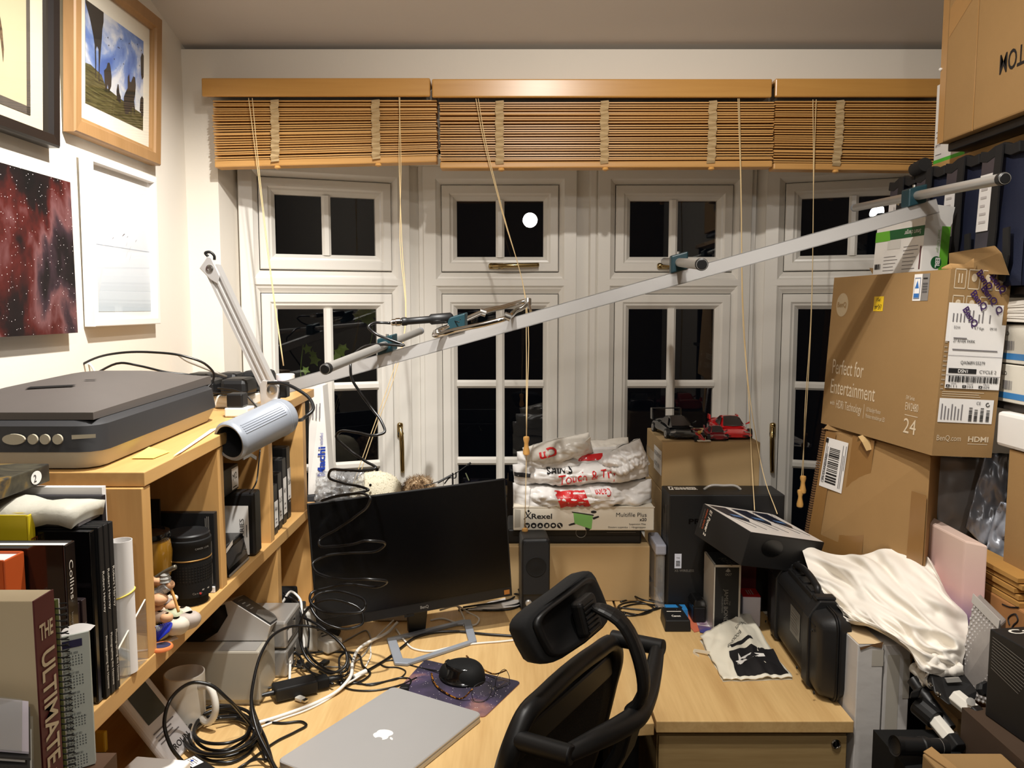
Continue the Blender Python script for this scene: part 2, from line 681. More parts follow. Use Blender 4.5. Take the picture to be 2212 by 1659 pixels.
def copytree(o, parent=None):
    c = o.copy()
    COL.objects.link(c)
    c.parent = parent
    for ch in [x for x in bpy.data.objects if x.parent == o]:
        copytree(ch, c)
    return c

def cable(name, label, pts, r, mat, n=6, res=6, group=None, cat='cable'):
    o = MB().tube(pts, r, n, res).build(name, mat, smooth='all')
    return tag(o, label, cat, group)
# ================================================================== ROOM SHELL
WX0, WX1 = -1.03, 1.52        # left and right wall
WY = 2.60                     # window wall (room face)
BY = 2.95                     # bay plane of the two middle windows
ZC = 2.446                    # ceiling height at the window wall
SL = .257                     # the ceiling climbs away from the window
YB = -2.3
ZB = ZC + SL * (WY - YB)
struct(MB().box(WX0 - .1, YB - .1, -.08, WX1 + .1, 3.2, 0).build('floor', M_floor))
struct(MB().prism([(WX0, YB, -.02), (WX0, WY + .1, -.02), (WX0, WY + .1, ZC - .1 * SL), (WX0, YB, ZB)], (-.1, 0, 0)).build('wall_left', M_wall))
struct(MB().prism([(WX1, YB, -.02), (WX1, WY + .1, -.02), (WX1, WY + .1, ZC - .1 * SL), (WX1, YB, ZB)], (.1, 0, 0)).build('wall_right', M_wall))
struct(MB().box(WX0 - .1, YB - .1, 0, WX1 + .1, YB, ZB).build('wall_back', M_back))
struct(MB().prism([(WX0 - .1, YB - .1, ZB + .0257), (WX0 - .1, WY + .1, ZC - .0257), (WX0 - .1, WY + .1, ZC + .1), (WX0 - .1, YB - .1, ZB + .12)], (WX1 - WX0 + .2, 0, 0)).build('ceiling', M_ceil))
OX0, OX1, OZ0, OZ1 = -.928, 1.468, .60, 2.125    # bay opening in the window wall
fw = MB()
fw.box(WX0, WY, 0, OX0, WY + .1, ZC - .02)
fw.box(OX1, WY, 0, WX1, WY + .1, ZC - .02)
fw.box(OX0, WY, OZ1, OX1, WY + .1, ZC - .02)
fw.box(OX0, WY, 0, OX1, WY + .1, OZ0)
struct(fw.build('wall_front', M_wall))

# the shallow bay: two splayed side windows and two in the middle
A1 = P(522, 700, Y=2.735)
A1 = V((A1.x, A1.y, 0))
B1 = V((P(884, 700, Y=BY - .015).x, BY - .015, 0))
X2a, X2b = P(918, 700, Y=BY).x, P(1243, 700, Y=BY).x
X3a, X3b = P(1288, 700, Y=BY).x, P(1613, 700, Y=BY).x
mid = (X2b + X3a) / 2
A4 = V((2 * mid - B1.x, B1.y, 0))
B4 = V((2 * mid - A1.x, A1.y, 0))
ZT = P(1080, 352, Y=BY).z
def zz(v):
    return P(1080, v, Y=BY).z
Z_us1, Z_us0, Z_ls1 = zz(400), zz(588.5), zz(634.5)
Z_ls0 = zz(1182)
Z_bot = zz(1220)
bay = MB()
for poly in ([(OX0, WY), (A1.x, A1.y), (A1.x - .12, A1.y), (OX0 - .12, WY + .02)], [(OX1, WY), (OX1 + .12, WY + .02), (B4.x + .12, B4.y), (B4.x, B4.y)]):
    bay.prism([(x, y, OZ0) for x, y in poly], (0, 0, OZ1 - OZ0 + .05))
struct(bay.build('trim_1', M_wall))
sof = [(OX0 - .1, WY + .02), (OX1 + .1, WY + .02), (B4.x + .1, B4.y + .1), (A4.x, BY + .15), (B1.x, BY + .15), (A1.x - .1, A1.y + .1)]
struct(MB().prism([(x, y, OZ1) for x, y in sof], (0, 0, .08)).build('trim_2', M_wall))
struct(MB().prism([(x, y, OZ0 - .04) for x, y in sof], (0, 0, .045)).build('trim_3', M_upvc))

def vbar(mb, fr, x, w, z0, z1, d0, d1):
    """glazing bar: chamfered upright"""
    h = w / 2
    mb.prism([fr.pt(x - h, d0, z0), fr.pt(x - h, d0 + (d1 - d0) * .35, z0), fr.pt(x - h * .45, d1, z0), fr.pt(x + h * .45, d1, z0), fr.pt(x + h, d0 + (d1 - d0) * .35, z0), fr.pt(x + h, d0, z0)], fr.c * (z1 - z0))

def hbar(mb, fr, z, w, x0, x1, d0, d1):
    h = w / 2
    mb.prism([fr.pt(x0, d0, z - h), fr.pt(x0, d0 + (d1 - d0) * .35, z - h), fr.pt(x0, d1, z - h * .45), fr.pt(x0, d1, z + h * .45), fr.pt(x0, d0 + (d1 - d0) * .35, z + h), fr.pt(x0, d0, z + h)], fr.a * (x1 - x0))

SASH = [(0, -.02), (0, .016), (.003, .019), (.028, .019), (.034, .013), (.040, .012), (.053, -.004), (.053, -.02)]
def make_window(n, A, B, up_handle=None, low_handle=None):
    A, B = V(A), V(B)
    L = (B - A).length
    ex = (B - A).normalized()
    fr = Fr((A.x, A.y, 0), ex, V((ex.y, -ex.x, 0)), (0, 0, 1))   # b towards the room
    root = thing('window_%d' % n, '', '', A)
    for k in ('label', 'category'):
        del root[k]
    root['kind'] = 'structure'
    fi = .0625 if L < .58 else .068
    fi2 = fi
    f = MB()
    f.mitre(fr, 0, Z_ls0 - fi, L, Z_us1 + fi, [(0, -.05), (0, .027), (.002, .029), (.044, .029), (.050, .022), (fi, .010), (fi, -.05)])
    # transom, moulded on both edges
    zt0, zt1 = Z_ls1, Z_us0
    f.prism([fr.pt(.03, -.05, zt0), fr.pt(.03, .006, zt0), fr.pt(.03, .020, zt0 + .016), fr.pt(.03, .022, zt0 + .022), fr.pt(.03, .0295, zt0 + .028),
             fr.pt(.03, .0295, zt1 - .028), fr.pt(.03, .022, zt1 - .022), fr.pt(.03, .020, zt1 - .016), fr.pt(.03, .006, zt1), fr.pt(.03, -.05, zt1)], fr.a * (L - .06))
    f.build('frame', M_upvc, root)
    for nm, z0, z1, rows in (('upper_sash', Z_us0, Z_us1, [0, 1]), ('lower_sash', Z_ls0, Z_ls1, None)):
        g = .0025
        s_ = MB().mitre(fr, fi + g, z0 + g, L - fi - g, z1 - g, SASH)
        so = s_.build(nm, M_upvc, root)
        gx0, gx1, gz0, gz1 = fi + .053, L - fi - .053, z0 + .053, z1 - .053
        cx = (gx0 + gx1) / 2
        b = MB()
        vbar(b, fr, cx, .031, gz0, gz1, -.006, .008)
        b.build('glazing_bar', M_upvc, so)
        cuts = [gz0, gz1]
        if nm == 'lower_sash':
            cuts = [gz1]
            for v in (829.5, 995.5):
                zc = zz(v)
                b = MB()
                hbar(b, fr, zc, .030, gx0, cx - .0155, -.006, .008)
                hbar(b, fr, zc, .030, cx + .0155, gx1, -.006, .008)
                b.build('glazing_bar', M_upvc, so)
                cuts.append(zc)
            cuts.append(gz0)
            cuts.reverse()
        for k in range(len(cuts) - 1):
            for xa, xb in ((gx0 - .004, cx), (cx, gx1 + .004)):
                b = MB().poly([fr.pt(xa, -.004, cuts[k] - .004), fr.pt(xb, -.004, cuts[k] - .004), fr.pt(xb, -.004, cuts[k + 1] + .004), fr.pt(xa, -.004, cuts[k + 1] + .004)])
                b.build('pane', M_pane, so)
    def handle(x, z, vert):
        ax = fr.c * -1 if vert else fr.a
        side = fr.a if vert else fr.c
        o = fr.pt(x, .019, z)
        q = Fr(o, ax, fr.b, side)
        h = MB().fbox(q, -.012, 0, -.011, .045, .016, .011).build('handle', M_brass, root, smooth=True, bevel=.009, seg=3)
        MB().lathe(q.pt(.027, .012, 0), q.b, [(.010, 0), (.010, .012), (.006, .013), (.006, .010)], 14).build('lock_barrel', M_black, h, smooth=True)
        MB().tube([q.pt(.004, .014, 0), q.pt(.03, .026, 0), q.pt(.07, .030, .001), q.pt(.12, .027, .002), q.pt(.168, .022, .004)], lambda t: .0085 - .0015 * abs(t - .4), 10).build('lever', M_brass, h, smooth='all')
    if up_handle:
        handle(up_handle, (Z_us0 + Z_us0 + .053) / 2 - .005, False)
    if low_handle:
        handle(low_handle, zz(915), True)
    return root

make_window(1, A1, B1, None, (B1 - A1).length * .923)
make_window(2, (X2a, BY, 0), (X2b, BY, 0), .245)
make_window(3, (X3a, BY, 0), (X3b, BY, 0), .225)
make_window(4, A4, B4, None, (B4 - A4).length * .077)
# mullion posts between the windows
po = MB()
def post(pts):
    po.prism([(x, y, Z_bot) for x, y in pts], (0, 0, ZT - Z_bot + .03))
post([(X2b, BY), (X2b, BY - .008), (X2b + .044, BY - .008), (X2b + .050, BY - .024), (X3a - .008, BY - .024), (X3a, BY - .018), (X3a, BY + .05), (X2b, BY + .05)])
for s in (-1, 1):
    xa = X2a if s < 0 else X3b
    c = B1 if s < 0 else A4
    pts = [(xa, BY), (xa, BY - .016), (xa + s * .016, BY - .020), (xa + s * .020, BY - .006), (c.x, c.y - .012), (c.x, c.y + .06), (xa, BY + .06)]
    post(pts if s > 0 else pts[::-1])
struct(po.build('trim_4', M_upvc))

# ================================================================== BLINDS
def blind(label, px0, px1, sx0, sx1, vtop, vbl, vbr, tapes, cords, nsl, seed):
    """wooden venetian blind drawn up: px pelmet ends, sx slat ends, v heights of pelmet and bottom rail"""
    rnd = random.Random(seed)
    yp = 2.515
    x0, x1 = P(px0, 190, Y=yp).x, P(px1, 190, Y=yp).x
    z1, z0 = P(900, vtop, Y=yp).z, P(900, vtop + 40, Y=yp).z
    root = thing('venetian_blind', label, 'blind', ((x0 + x1) / 2, 2.55, z0 - .22), 'wooden blinds over the bay window')
    b = MB().box(x0, yp, z0, x1, yp + .012, z1)
    b.box(x0, yp + .012, z1 - .012, x1, WY, z1)
    b.build('pelmet', M_pelmet, root, bevel=.004)
    MB().box(x0 + .01, 2.535, z1 - .052, x1 - .01, 2.59, z1 - .014).build('head_rail', M_steel, root)
    ys = 2.538
    a0, a1 = P(sx0, 280, Y=ys).x, P(sx1, 280, Y=ys).x
    zt = z0 - .006
    zl, zr = P(900, vbl, Y=ys).z, P(900, vbr, Y=ys).z
    rail = .020
    mesh = None
    for i in range(nsl):
        t = (i + .5) / nsl
        zc = zt + ((zl + zr) / 2 + rail - zt) * t
        tilt = rnd.uniform(-.08, .06)
        ang = math.atan2((zr - zl) * t, a1 - a0) + rnd.uniform(-.002, .002)
        if mesh is None:
            L = a1 - a0
            mb = MB()
            mb.prism([(-L / 2, -.024, -.0018), (-L / 2, 0, .0), (-L / 2, .024, -.0018), (-L / 2, .024, .0018), (-L / 2, 0, .0036), (-L / 2, -.0235, .0020)], (L, 0, 0))
            o = mb.build('slat', M_slat)
            mesh = o.data
        else:
            o = bpy.data.objects.new('slat', mesh)
            COL.objects.link(o)
        o.parent = root
        o.location = V(((a0 + a1) / 2 + rnd.uniform(-.0025, .0025), ys + .024 + rnd.uniform(-.0025, .0025), zc)) - root.location
        o.rotation_euler = (tilt, -ang, 0)
    MB().hexa([(a0, ys - .002, zl), (a1, ys - .002, zr), (a1, ys + .05, zr), (a0, ys + .05, zl), (a0, ys - .002, zl + rail), (a1, ys - .002, zr + rail), (a1, ys + .05, zr + rail), (a0, ys + .05, zl + rail)]).build('bottom_rail', M_slat, root, bevel=.004)
    for (u0, u1) in tapes:
        xa, xb = P(u0, 230, Y=ys - .008).x, P(u1, 350, Y=ys - .008).x
        zb = zl + (zr - zl) * ((xb - a0) / (a1 - a0))
        pts = []
        n = nsl
        for k in range(n + 1):
            t = k / n
            xx = xa + (xb - xa) * max(0, (t - .5) * 2) ** 1.3 + .0015 * math.sin(k * 1.3)
            pts.append((xx, ys - .005 - (.006 if k % 2 else 0), zt + (zb + rail * .6 - zt) * t))
        MB().strip(pts, .025, .0012, (1, 0, 0)).build('ladder_tape', M_tape, root, smooth=False)
        MB().lathe((xb + .004, ys + .004, zb - .003), (0, 0, 1), [(.004, -.006), (.0095, -.003), (.010, 0), (.008, .004)], 14).build('tape_button', M_acorn, root, smooth=True)
    for c in cords:
        pts, ends = c
        q = [P(u, v, Y=y) for u, v, y in pts]
        MB().tube(q, .0013, 5, 5).build('pull_cord', M_cord, root, smooth='all')
        if ends:
            e = q[-1]
            MB().lathe(e + V((0, 0, .004)), (0, 0, -1), [(.003, 0), (.0085, .002), (.0095, .008), (.0062, .022), (.0068, .03), (.0105, .046), (.0098, .054), (.005, .058)], 16).build('cord_toggle', M_acorn, root, smooth=True)
    return root

blind('wooden blind beside the left wall, its pelmet ending over the pictures', 435, 929, 461, 943, 168, 362, 350, [(593, 594), (811, 813)],
      [([(537, 212, 2.52), (552, 330, 2.52), (585, 600, 2.52), (612, 790, 2.5)], 0), ([(545, 212, 2.52), (556, 330, 2.52), (587, 600, 2.52), (613, 790, 2.5)], 0),
       ([(862, 210, 2.52), (866, 330, 2.52), (864, 520, 2.52), (871, 735, 2.5), (850, 800, 2.5), (804, 930, 2.5), (757, 1062, 2.5)], 0),
       ([(864, 210, 2.525), (862, 330, 2.52), (868, 520, 2.52), (873, 730, 2.5), (856, 800, 2.5), (810, 930, 2.5), (765, 1062, 2.5)], 0)], 25, 1)
blind('longest wooden blind in the middle of the bay window', 933, 1668, 950, 1671, 170, 364, 361, [(1079, 1080), (1306, 1306), (1540, 1536)],
      [([(1028, 213, 2.52), (1042, 290, 2.52), (1085, 460, 2.52), (1134, 640, 2.5), (1137, 740, 2.46), (1137, 860, 2.39), (1137, 945, 2.36)], 1),
       ([(1033, 213, 2.523), (1046, 290, 2.52), (1087, 460, 2.52), (1135, 640, 2.5), (1138, 900, 2.375), (1134, 1143, 2.375)], 1),
       ([(1594, 213, 2.52), (1600, 400, 2.52), (1605, 700, 2.5), (1617, 860, 2.45), (1624, 1000, 2.4), (1630, 1102, 2.19)], 0),
       ([(1597, 213, 2.523), (1601, 400, 2.52), (1607, 700, 2.5), (1620, 860, 2.45), (1648, 1020, 2.4), (1679, 1110, 2.19)], 0)], 24, 2)
blind('wooden blind at the boxes end of the bay window, over blue bags', 1675, 2055, 1673, 2050, 169, 366, 370, [(1815, 1806)],
      [([(1756, 215, 2.52), (1757, 330, 2.52), (1751, 700, 2.5), (1738, 900, 2.48), (1735, 1030, 2.46)], 1),
       ([(1763, 215, 2.523), (1759, 330, 2.52), (1752, 700, 2.5), (1741, 900, 2.48), (1729, 1060, 2.46)], 1)], 26, 3)
# ================================================================== PICTURES ON THE LEFT WALL
def wallfr(y0, z0, lean=0.0, x=-1.028):
    """frame on the left wall: a runs away along the wall, b into the room, c up; the top leans forward by lean"""
    return Fr((x, y0, z0), (0, 1, 0), (1, 0, -0.0), V((lean, 0, 1)).normalized())

def inner_face(fr, y0, z0, y1, z1, b):
    # seen from the room: to the right is +Y
    return Face(fr.pt(y0, b, z0), fr.a, fr.c, y1 - y0, z1 - z0)

M_mount = plain('cream_mount', (198, 187, 164), .85, var=.02, spec=.1)
M_print = plain('print_paper', (180, 167, 136), .8, var=.03, spec=.1)
M_pglass = glassy('picture_glass')
M_frblack = plain('black_frame_wood', (26, 20, 18), .35, var=.1)
M_frwood = wood('pale_wood_frame', (164, 126, 84), (148, 112, 70), 'Z', .4, 10, 8)
M_frwhite = plain('white_frame_wood', (232, 228, 222), .5, var=.02)

# black framed picture
fr = wallfr(1.30, 1.975, .05)
t = thing('framed_picture', 'black framed picture with a cream mount, highest and nearest on the left wall', 'picture', (-1.02, 1.55, 1.975))
L, H = .522, .62
MB().mitre(fr, 0, 0, L, H, [(0, .004), (0, .030), (.004, .034), (.024, .032), (.028, .022), (.028, .008)]).build('frame', M_frblack, t)
MB().fbox(fr, .002, .002, .002, L - .002, .010, H - .002).build('mount_board', M_mount, t)
f = inner_face(fr, .028, .028, L - .028, H - .028, .0105)
W_, H_ = L - .056, H - .056
M_dk = plain('dark_border_print', (74, 66, 58), .8, var=.2, scale=40)
b = MB()
for (u0, v0, u1, v1) in ((.06, .045, .90, .075), (.872, .045, .90, .97), (.06, .94, .90, .97)):
    b.poly([f.at(u0, v0) + f.n * .0006, f.at(u1, v0) + f.n * .0006, f.at(u1, v1) + f.n * .0006, f.at(u0, v1) + f.n * .0006])
b.build('border_line', M_dk, t)
f.rect(t, 'print', .06, .075, .872, .94, M_print, .0004)
M_feather = ramp_noise('feather_print', [(.3, (46, 34, 24)), (.5, (104, 82, 58)), (.62, (60, 44, 30)), (.8, (150, 116, 78))], 30, 6, .8, 1.2)
f.shape(t, 'printed_figure', [(.4, .9), (.63, .9), (.64, .5), (.65, .42), (.675, .37), (.70, .30), (.71, .235), (.705, .19), (.69, .26), (.66, .34), (.655, .24), (.67, .15), (.675, .10), (.65, .135), (.62, .14), (.60, .2), (.4, .3)], M_feather, .0010)
MB().poly([fr.pt(.028, .020, .028), fr.pt(L - .028, .020, .028), fr.pt(L - .028, .020, H - .028), fr.pt(.028, .020, H - .028)]).build('pane', M_pglass, t)

# wooden framed photograph
fr = wallfr(1.893, 2.027, .05)
L, H = .454, .402
t = thing('framed_photograph', 'pale wood framed photograph of silhouetted riders under a blue sky', 'picture', (-1.02, 2.1, 2.027))
MB().mitre(fr, 0, 0, L, H, [(0, .002), (0, .026), (.003, .030), (.030, .028), (.034, .023), (.041, .020), (.041, .010)]).build('frame', M_frwood, t)
MB().fbox(fr, .002, .002, .002, L - .002, .012, H - .002).build('mount_board', plain('white_mount', (232, 224, 206), .85, var=.02, spec=.1), t)
f = inner_face(fr, .075, .082, .375, .318, .0125)
sky = ramp_noise('blue_sky_print', [(.36, (78, 104, 168)), (.47, (120, 142, 190)), (.55, (206, 206, 208)), (.72, (226, 222, 214))], 7, 6, .6, .6)
f.rect(t, 'photograph', 0, 0, 1, 1, sky)
gr = ramp_noise('grass_print', [(.3, (44, 40, 20)), (.5, (78, 72, 38)), (.7, (104, 96, 60))], 18, 5, .7, .3, vec=(1, 1, 14))
f.shape(t, 'printed_ground', [(0, 0), (1, 0), (1, .18), (.75, .20), (.5, .23), (.32, .26), (.25, .36), (.08, .40), (0, .39)], gr, .0008)
M_sil = plain('silhouette_print', (40, 34, 28), .7, var=.1)
SILS = [[(0, 1), (.28, 1), (.28, .9), (.26, .82), (.25, .70), (.235, .58), (.22, .44), (.215, .30), (.225, .28), (.20, .28), (.205, .42), (.20, .60), (.175, .62), (.16, .58), (.165, .44), (.16, .30), (.15, .29), (.148, .44), (.14, .62), (.12, .70), (.07, .84), (0, .97)],
        [(.30, .30), (.29, .42), (.33, .46), (.35, .52), (.38, .53), (.40, .48), (.415, .40), (.41, .30), (.39, .26), (.37, .22), (.35, .30), (.33, .22), (.315, .23)],
        [(.51, .20), (.50, .28), (.52, .36), (.535, .36), (.55, .28), (.575, .24), (.57, .17), (.54, .18)],
        [(.63, .16), (.63, .26), (.66, .32), (.70, .38), (.70, .50), (.725, .54), (.735, .46), (.76, .46), (.80, .54), (.835, .54), (.85, .46), (.84, .36), (.82, .28), (.84, .18), (.835, .12), (.81, .20), (.78, .20), (.765, .08), (.75, .15), (.70, .10), (.66, .08)],
        [(.93, .20), (.94, .34), (.97, .38), (1, .36), (1, .16), (.96, .14), (.95, .20)], [(.95, .62), (.94, .80), (.97, .86), (1, .84), (1, .60), (.97, .56)]]
for k, s_ in enumerate(SILS):
    f.shape(t, 'printed_silhouette', s_, M_sil, .0010 + .0001 * k)
b = MB()
rnd = random.Random(3)
for k in range(30):
    u, v, r = rnd.uniform(.28, .98), rnd.uniform(.5, .92), rnd.choice((.003, .004, .008))
    b.poly([f.at(u, v - r) + f.n * .001, f.at(u + r, v) + f.n * .001, f.at(u, v + r * 1.3) + f.n * .001, f.at(u - r, v) + f.n * .001])
b.build('printed_clods', M_sil, t, kind='stuff')
MB().poly([fr.pt(.041, .018, .041), fr.pt(L - .041, .018, .041), fr.pt(L - .041, .018, H - .041), fr.pt(.041, .018, H - .041)]).build('pane', M_pglass, t)

# canvas of a red nebula
t = thing('canvas_print', 'unframed canvas print of a red star cloud on black', 'picture', (-1.02, 1.6, 1.568))
b = MB().box(-1.028, 1.25, 1.568, -1.0, 1.863, 1.908)
b.build('canvas', plain('canvas_edge', (30, 22, 22), .8, var=.1), t)
neb = ramp_noise('red_nebula_print', [(.38, (7, 5, 6)), (.46, (22, 10, 11)), (.51, (74, 22, 18)), (.56, (108, 70, 70)), (.61, (52, 36, 42)), (.66, (20, 12, 14)), (.72, (8, 6, 8))], 5, 15, .55, .25, stars=110, vec=(1, 1.1, .8))
print_(t, 'printed_picture', [(-1.0, 1.25, 1.568), (-1.0, 1.863, 1.568), (-1.0, 1.863, 1.908), (-1.0, 1.25, 1.908)], neb)

# white framed print of birds over water
t = thing('framed_print', 'white framed pale print of small birds above calm grey water', 'picture', (-1.02, 2.1, 1.58))
fr = Fr((-1.028, 1.945, 1.580), (0, 1, 0), (1, 0, 0), (.012, 0, 1))
L, H = .362, .408
MB().mitre(fr, 0, 0, L, H, [(0, .002), (0, .027), (.002, .028), (.016, .028), (.018, .020), (.018, .010)]).build('frame', M_frwhite, t)
MB().fbox(fr, .002, .002, .002, L - .002, .012, H - .002).build('mount_board', M_white, t)
f = Face(fr.pt(.036, .0125, .036), fr.a, fr.c, .300, .330)
sea = gradient('calm_sea_print', [(0, (186, 196, 202)), (.35, (206, 212, 218)), (.55, (222, 224, 228)), (.8, (232, 232, 236)), (1, (222, 222, 230))], 2, .03, .36, .6, .03)
f.rect(t, 'photograph', 0, 0, 1, 1, sea)
f.rect(t, 'printed_horizon', 0, .494, 1, .499, plain('pale_horizon_print', (170, 176, 184), .7), .0008)
b = MB()
for u, v, a, s_ in ((.31, .56, .5, .02), (.50, .60, .4, .03), (.57, .59, .4, .015), (.73, .57, .6, .02), (.55, .53, 1.2, .022), (.61, .50, 1.2, .022), (.55, .455, 1.4, .03), (.61, .43, 1.5, .03)):
    q = lambda du, dv: f.at(u + du, v + dv) + f.n * .0012
    b.poly([q(-s_, -s_ * a), q(0, -s_ * .1), q(s_, s_ * a), q(s_ * .2, s_ * .3)])
b.build('printed_birds', M_greyink, t)
MB().poly([fr.pt(.018, .018, .018), fr.pt(L - .018, .018, .018), fr.pt(L - .018, .018, H - .018), fr.pt(.018, .018, H - .018)]).build('pane', M_pglass, t)

# ================================================================== DESKS
DZ = .73
t = thing('corner_desk', 'oak topped corner desk under the monitor and laptop', 'desk', (-.4, 1.6, 0))
poly = [(-1.025, .35), (-.30, .35), (-.26, .60), (-.21, .95), (-.11, 1.32), (.01, 1.56), (.14, 1.655), (.308, 1.672), (.308, 2.56), (-1.025, 2.56)]
MB().prism([(x, y, DZ - .028) for x, y in poly], (0, 0, .028)).build('desktop', M_desk, t, bevel=.002)
MB().box(-1.0, 2.50, .08, .29, 2.52, DZ - .03).build('modesty_panel', M_desk_dark, t)
for x, y in ((-.36, .42), (.26, 1.75), (.26, 2.44), (-.98, .42), (-.98, 2.44)):
    MB().cyl((x, y, 0), (x, y, DZ - .028), .028, n=16).build('leg', M_blackmat, t, smooth=True)
t = thing('desk_pedestal', 'oak desk high drawer unit under the black case', 'drawer unit', (.53, 2.1, 0))
MB().box(.314, 1.680, DZ - .027, .744, 2.58, DZ).build('worktop', M_desk, t, bevel=.002)
MB().box(.320, 1.705, .02, .738, 2.56, DZ - .033).build('body', M_desk_dark, t)
MB().box(.322, 1.690, .50, .734, 1.706, DZ - .040).build('drawer', M_desk_dark, t, bevel=.001)
MB().box(.322, 1.690, .27, .734, 1.706, .495).build('drawer', M_desk_dark, t, bevel=.001)
MB().box(.322, 1.690, .03, .734, 1.706, .265).build('drawer', M_desk_dark, t, bevel=.001)
lk = P(1805, 1606, Y=1.69)
lo = MB().lathe(lk, (0, -1, 0), [(.0105, 0), (.0105, .003), (.008, .0045), (.0075, .003)], 20).build('lock', M_chrome, t, smooth=True)
MB().box(lk.x - .0012, lk.y - .0045, lk.z - .004, lk.x + .0012, lk.y - .003, lk.z + .004).build('keyhole', M_black, lo)

# ================================================================== SHELF UNIT ON THE DESK
SX = -.60
t = thing('shelf_unit', 'beech shelf unit on the desk along the left wall under the scanner', 'shelf', (-.8, 1.85, DZ))
xb = -1.0
def board(name, y0, y1, za0, za1, zb0, zb1, x1=SX):
    return MB().hexa([(xb, y0, za0), (x1, y0, za0), (x1, y1, zb0), (xb, y1, zb0), (xb, y0, za1), (x1, y0, za1), (x1, y1, zb1), (xb, y1, zb1)]).build(name, M_beech, t, bevel=.0015)
def zu(y):    # underside of the top board
    return 1.333 + (y - 1.3) * .019
board('top_board', 1.298, 2.436, 1.334, 1.358, 1.356, 1.381)
board('middle_shelf', .985, 2.42, 1.018, 1.049, 1.008, 1.036)
for y0, y1, z0, z1 in ((1.290, 1.322, 1.046, zu(1.3)), (1.632, 1.662, 1.042, zu(1.64)), (1.972, 2.004, 1.039, zu(1.98)), (2.30, 2.335, 1.036, zu(2.31)),
                       (2.022, 2.054, DZ, 1.012), (2.360, 2.39, DZ, 1.009), (1.06, 1.09, DZ, 1.016)):
    MB().box(xb, y0, z0, SX - .002, y1, z1).build('upright', wood('beech_upright', (204, 160, 100), (186, 140, 82), 'Z', .45, 10, 5), t, bevel=.0015)
MB().box(xb - .012, .985, DZ, xb, 2.40, 1.345).build('back_panel', wood('beech_back', (184, 142, 88), (166, 124, 72), 'Z', .5, 10, 5), t)

# ------------------------------------------------------------------ on top of the unit
# flatbed scanner
def ztop(y):
    return 1.358 + (y - 1.3) * .0203
M_scan = plain('charcoal_scanner', (42, 42, 44), .55, var=.05)
M_scanlid = plain('grey_scanner_lid', (84, 78, 74), .6, var=.05)
M_scanbase = plain('putty_scanner_base', (176, 168, 148), .5, var=.04)
t = thing('flatbed_scanner', 'charcoal flatbed scanner with pale base and round front buttons', 'scanner', (-.83, 1.58, 1.36))
sx0, sx1, sy0, sy1 = -1.0, -.672, 1.302, 1.852
def tier(z0, z1, i0, i1, n=3):
    """one storey of a rounded box, inset i0 at the bottom and i1 at the top; follows the slight fall of the shelf"""
    def loop(ins, z):
        r = .035
        out = []
        for cx, cy, a in ((sx1 - ins - r, sy0 + ins + r, -90), (sx1 - ins - r, sy1 - ins - r, 0), (sx0 + ins + r, sy1 - ins - r, 90), (sx0 + ins + r, sy0 + ins + r, 180)):
            for k in range(n + 1):
                an = math.radians(a + 90 * k / n)
                x, y = cx + r * math.cos(an), cy + r * math.sin(an)
                out.append((x, y, z + (y - sy0) * .0203))
        return out
    return loop(i0, z0), loop(i1, z1)
def stack_loops(loops):
    b = MB()
    m = len(loops[0])
    for l in loops:
        b.v += [V(p) for p in l]
    for k in range(len(loops) - 1):
        for i in range(m):
            j = (i + 1) % m
            b.f.append((k * m + i, k * m + j, (k + 1) * m + j, (k + 1) * m + i))
    b.f.append(tuple(reversed(range(m))))
    b.f.append(tuple((len(loops) - 1) * m + i for i in range(m)))
    return b
L0, L1 = tier(1.361, 1.390, .014, .002)
stack_loops([L0, L1]).build('base', M_scanbase, t, smooth=True)
L0, L1 = tier(1.390, 1.432, .001, .006)
_, L2 = tier(1.42, 1.440, .0, .016)
stack_loops([L0, L1, L2]).build('body', M_scan, t, smooth=True)
def lidf(i, j):
    x = sx0 + .012 + (sx1 - sx0 - .03) * i
    y = sy0 + .018 + (sy1 - sy0 - .026) * j
    ex = min(i, 1 - i) * 2
    ey = min(j, 1 - j) * 2
    z = 1.453 + .027 * (1 - (1 - min(1, ex * 1.4)) ** 2) * (1 - (1 - min(1, ey * 1.6)) ** 2) + (y - sy0) * .0203 + .006 * j
    return (x, y, z)
b = MB().grid(lidf, 14, 14)
n0 = len(b.v)
rim = [k for k in range(15)] + [k * 15 + 14 for k in range(1, 15)] + [14 * 15 + k for k in range(13, -1, -1)] + [k * 15 for k in range(13, 0, -1)]
b.v += [V((b.v[k].x, b.v[k].y, 1.441 + (b.v[k].y - sy0) * .0203)) for k in rim]
for i in range(len(rim)):
    j = (i + 1) % len(rim)
    b.f.append((rim[i], n0 + i, n0 + j, rim[j]))
b.build('lid', M_scanlid, t, smooth=True, angle=.9)
ff = Face((sx0, sy0 + .0005, 1.390), (1, 0, 0), (0, 0, 1), sx1 - sx0, .044)
for u in (.578,):
    MB().prism([ff.at(u + dx, .5 + dz) for dx, dz in ellipse(0, 0, .056, .20, 20)], (0, -.004, 0)).build('scan_button', M_scanbase, t, smooth=True)
for u in (.672, .732, .795):
    MB().prism([ff.at(u + dx, .5 + dz) for dx, dz in ellipse(0, 0, .0245, .19, 16)], (0, -.004, 0)).build('button', M_scanbase, t, smooth=True)
print_(t, 'name_strip', [ff.at(.865, .50) - V((0, .0015, 0)), ff.at(.985, .56) - V((0, .0015, 0)), ff.at(.985, .70) - V((0, .0015, 0)), ff.at(.865, .66) - V((0, .0015, 0))], M_scanbase, .001)
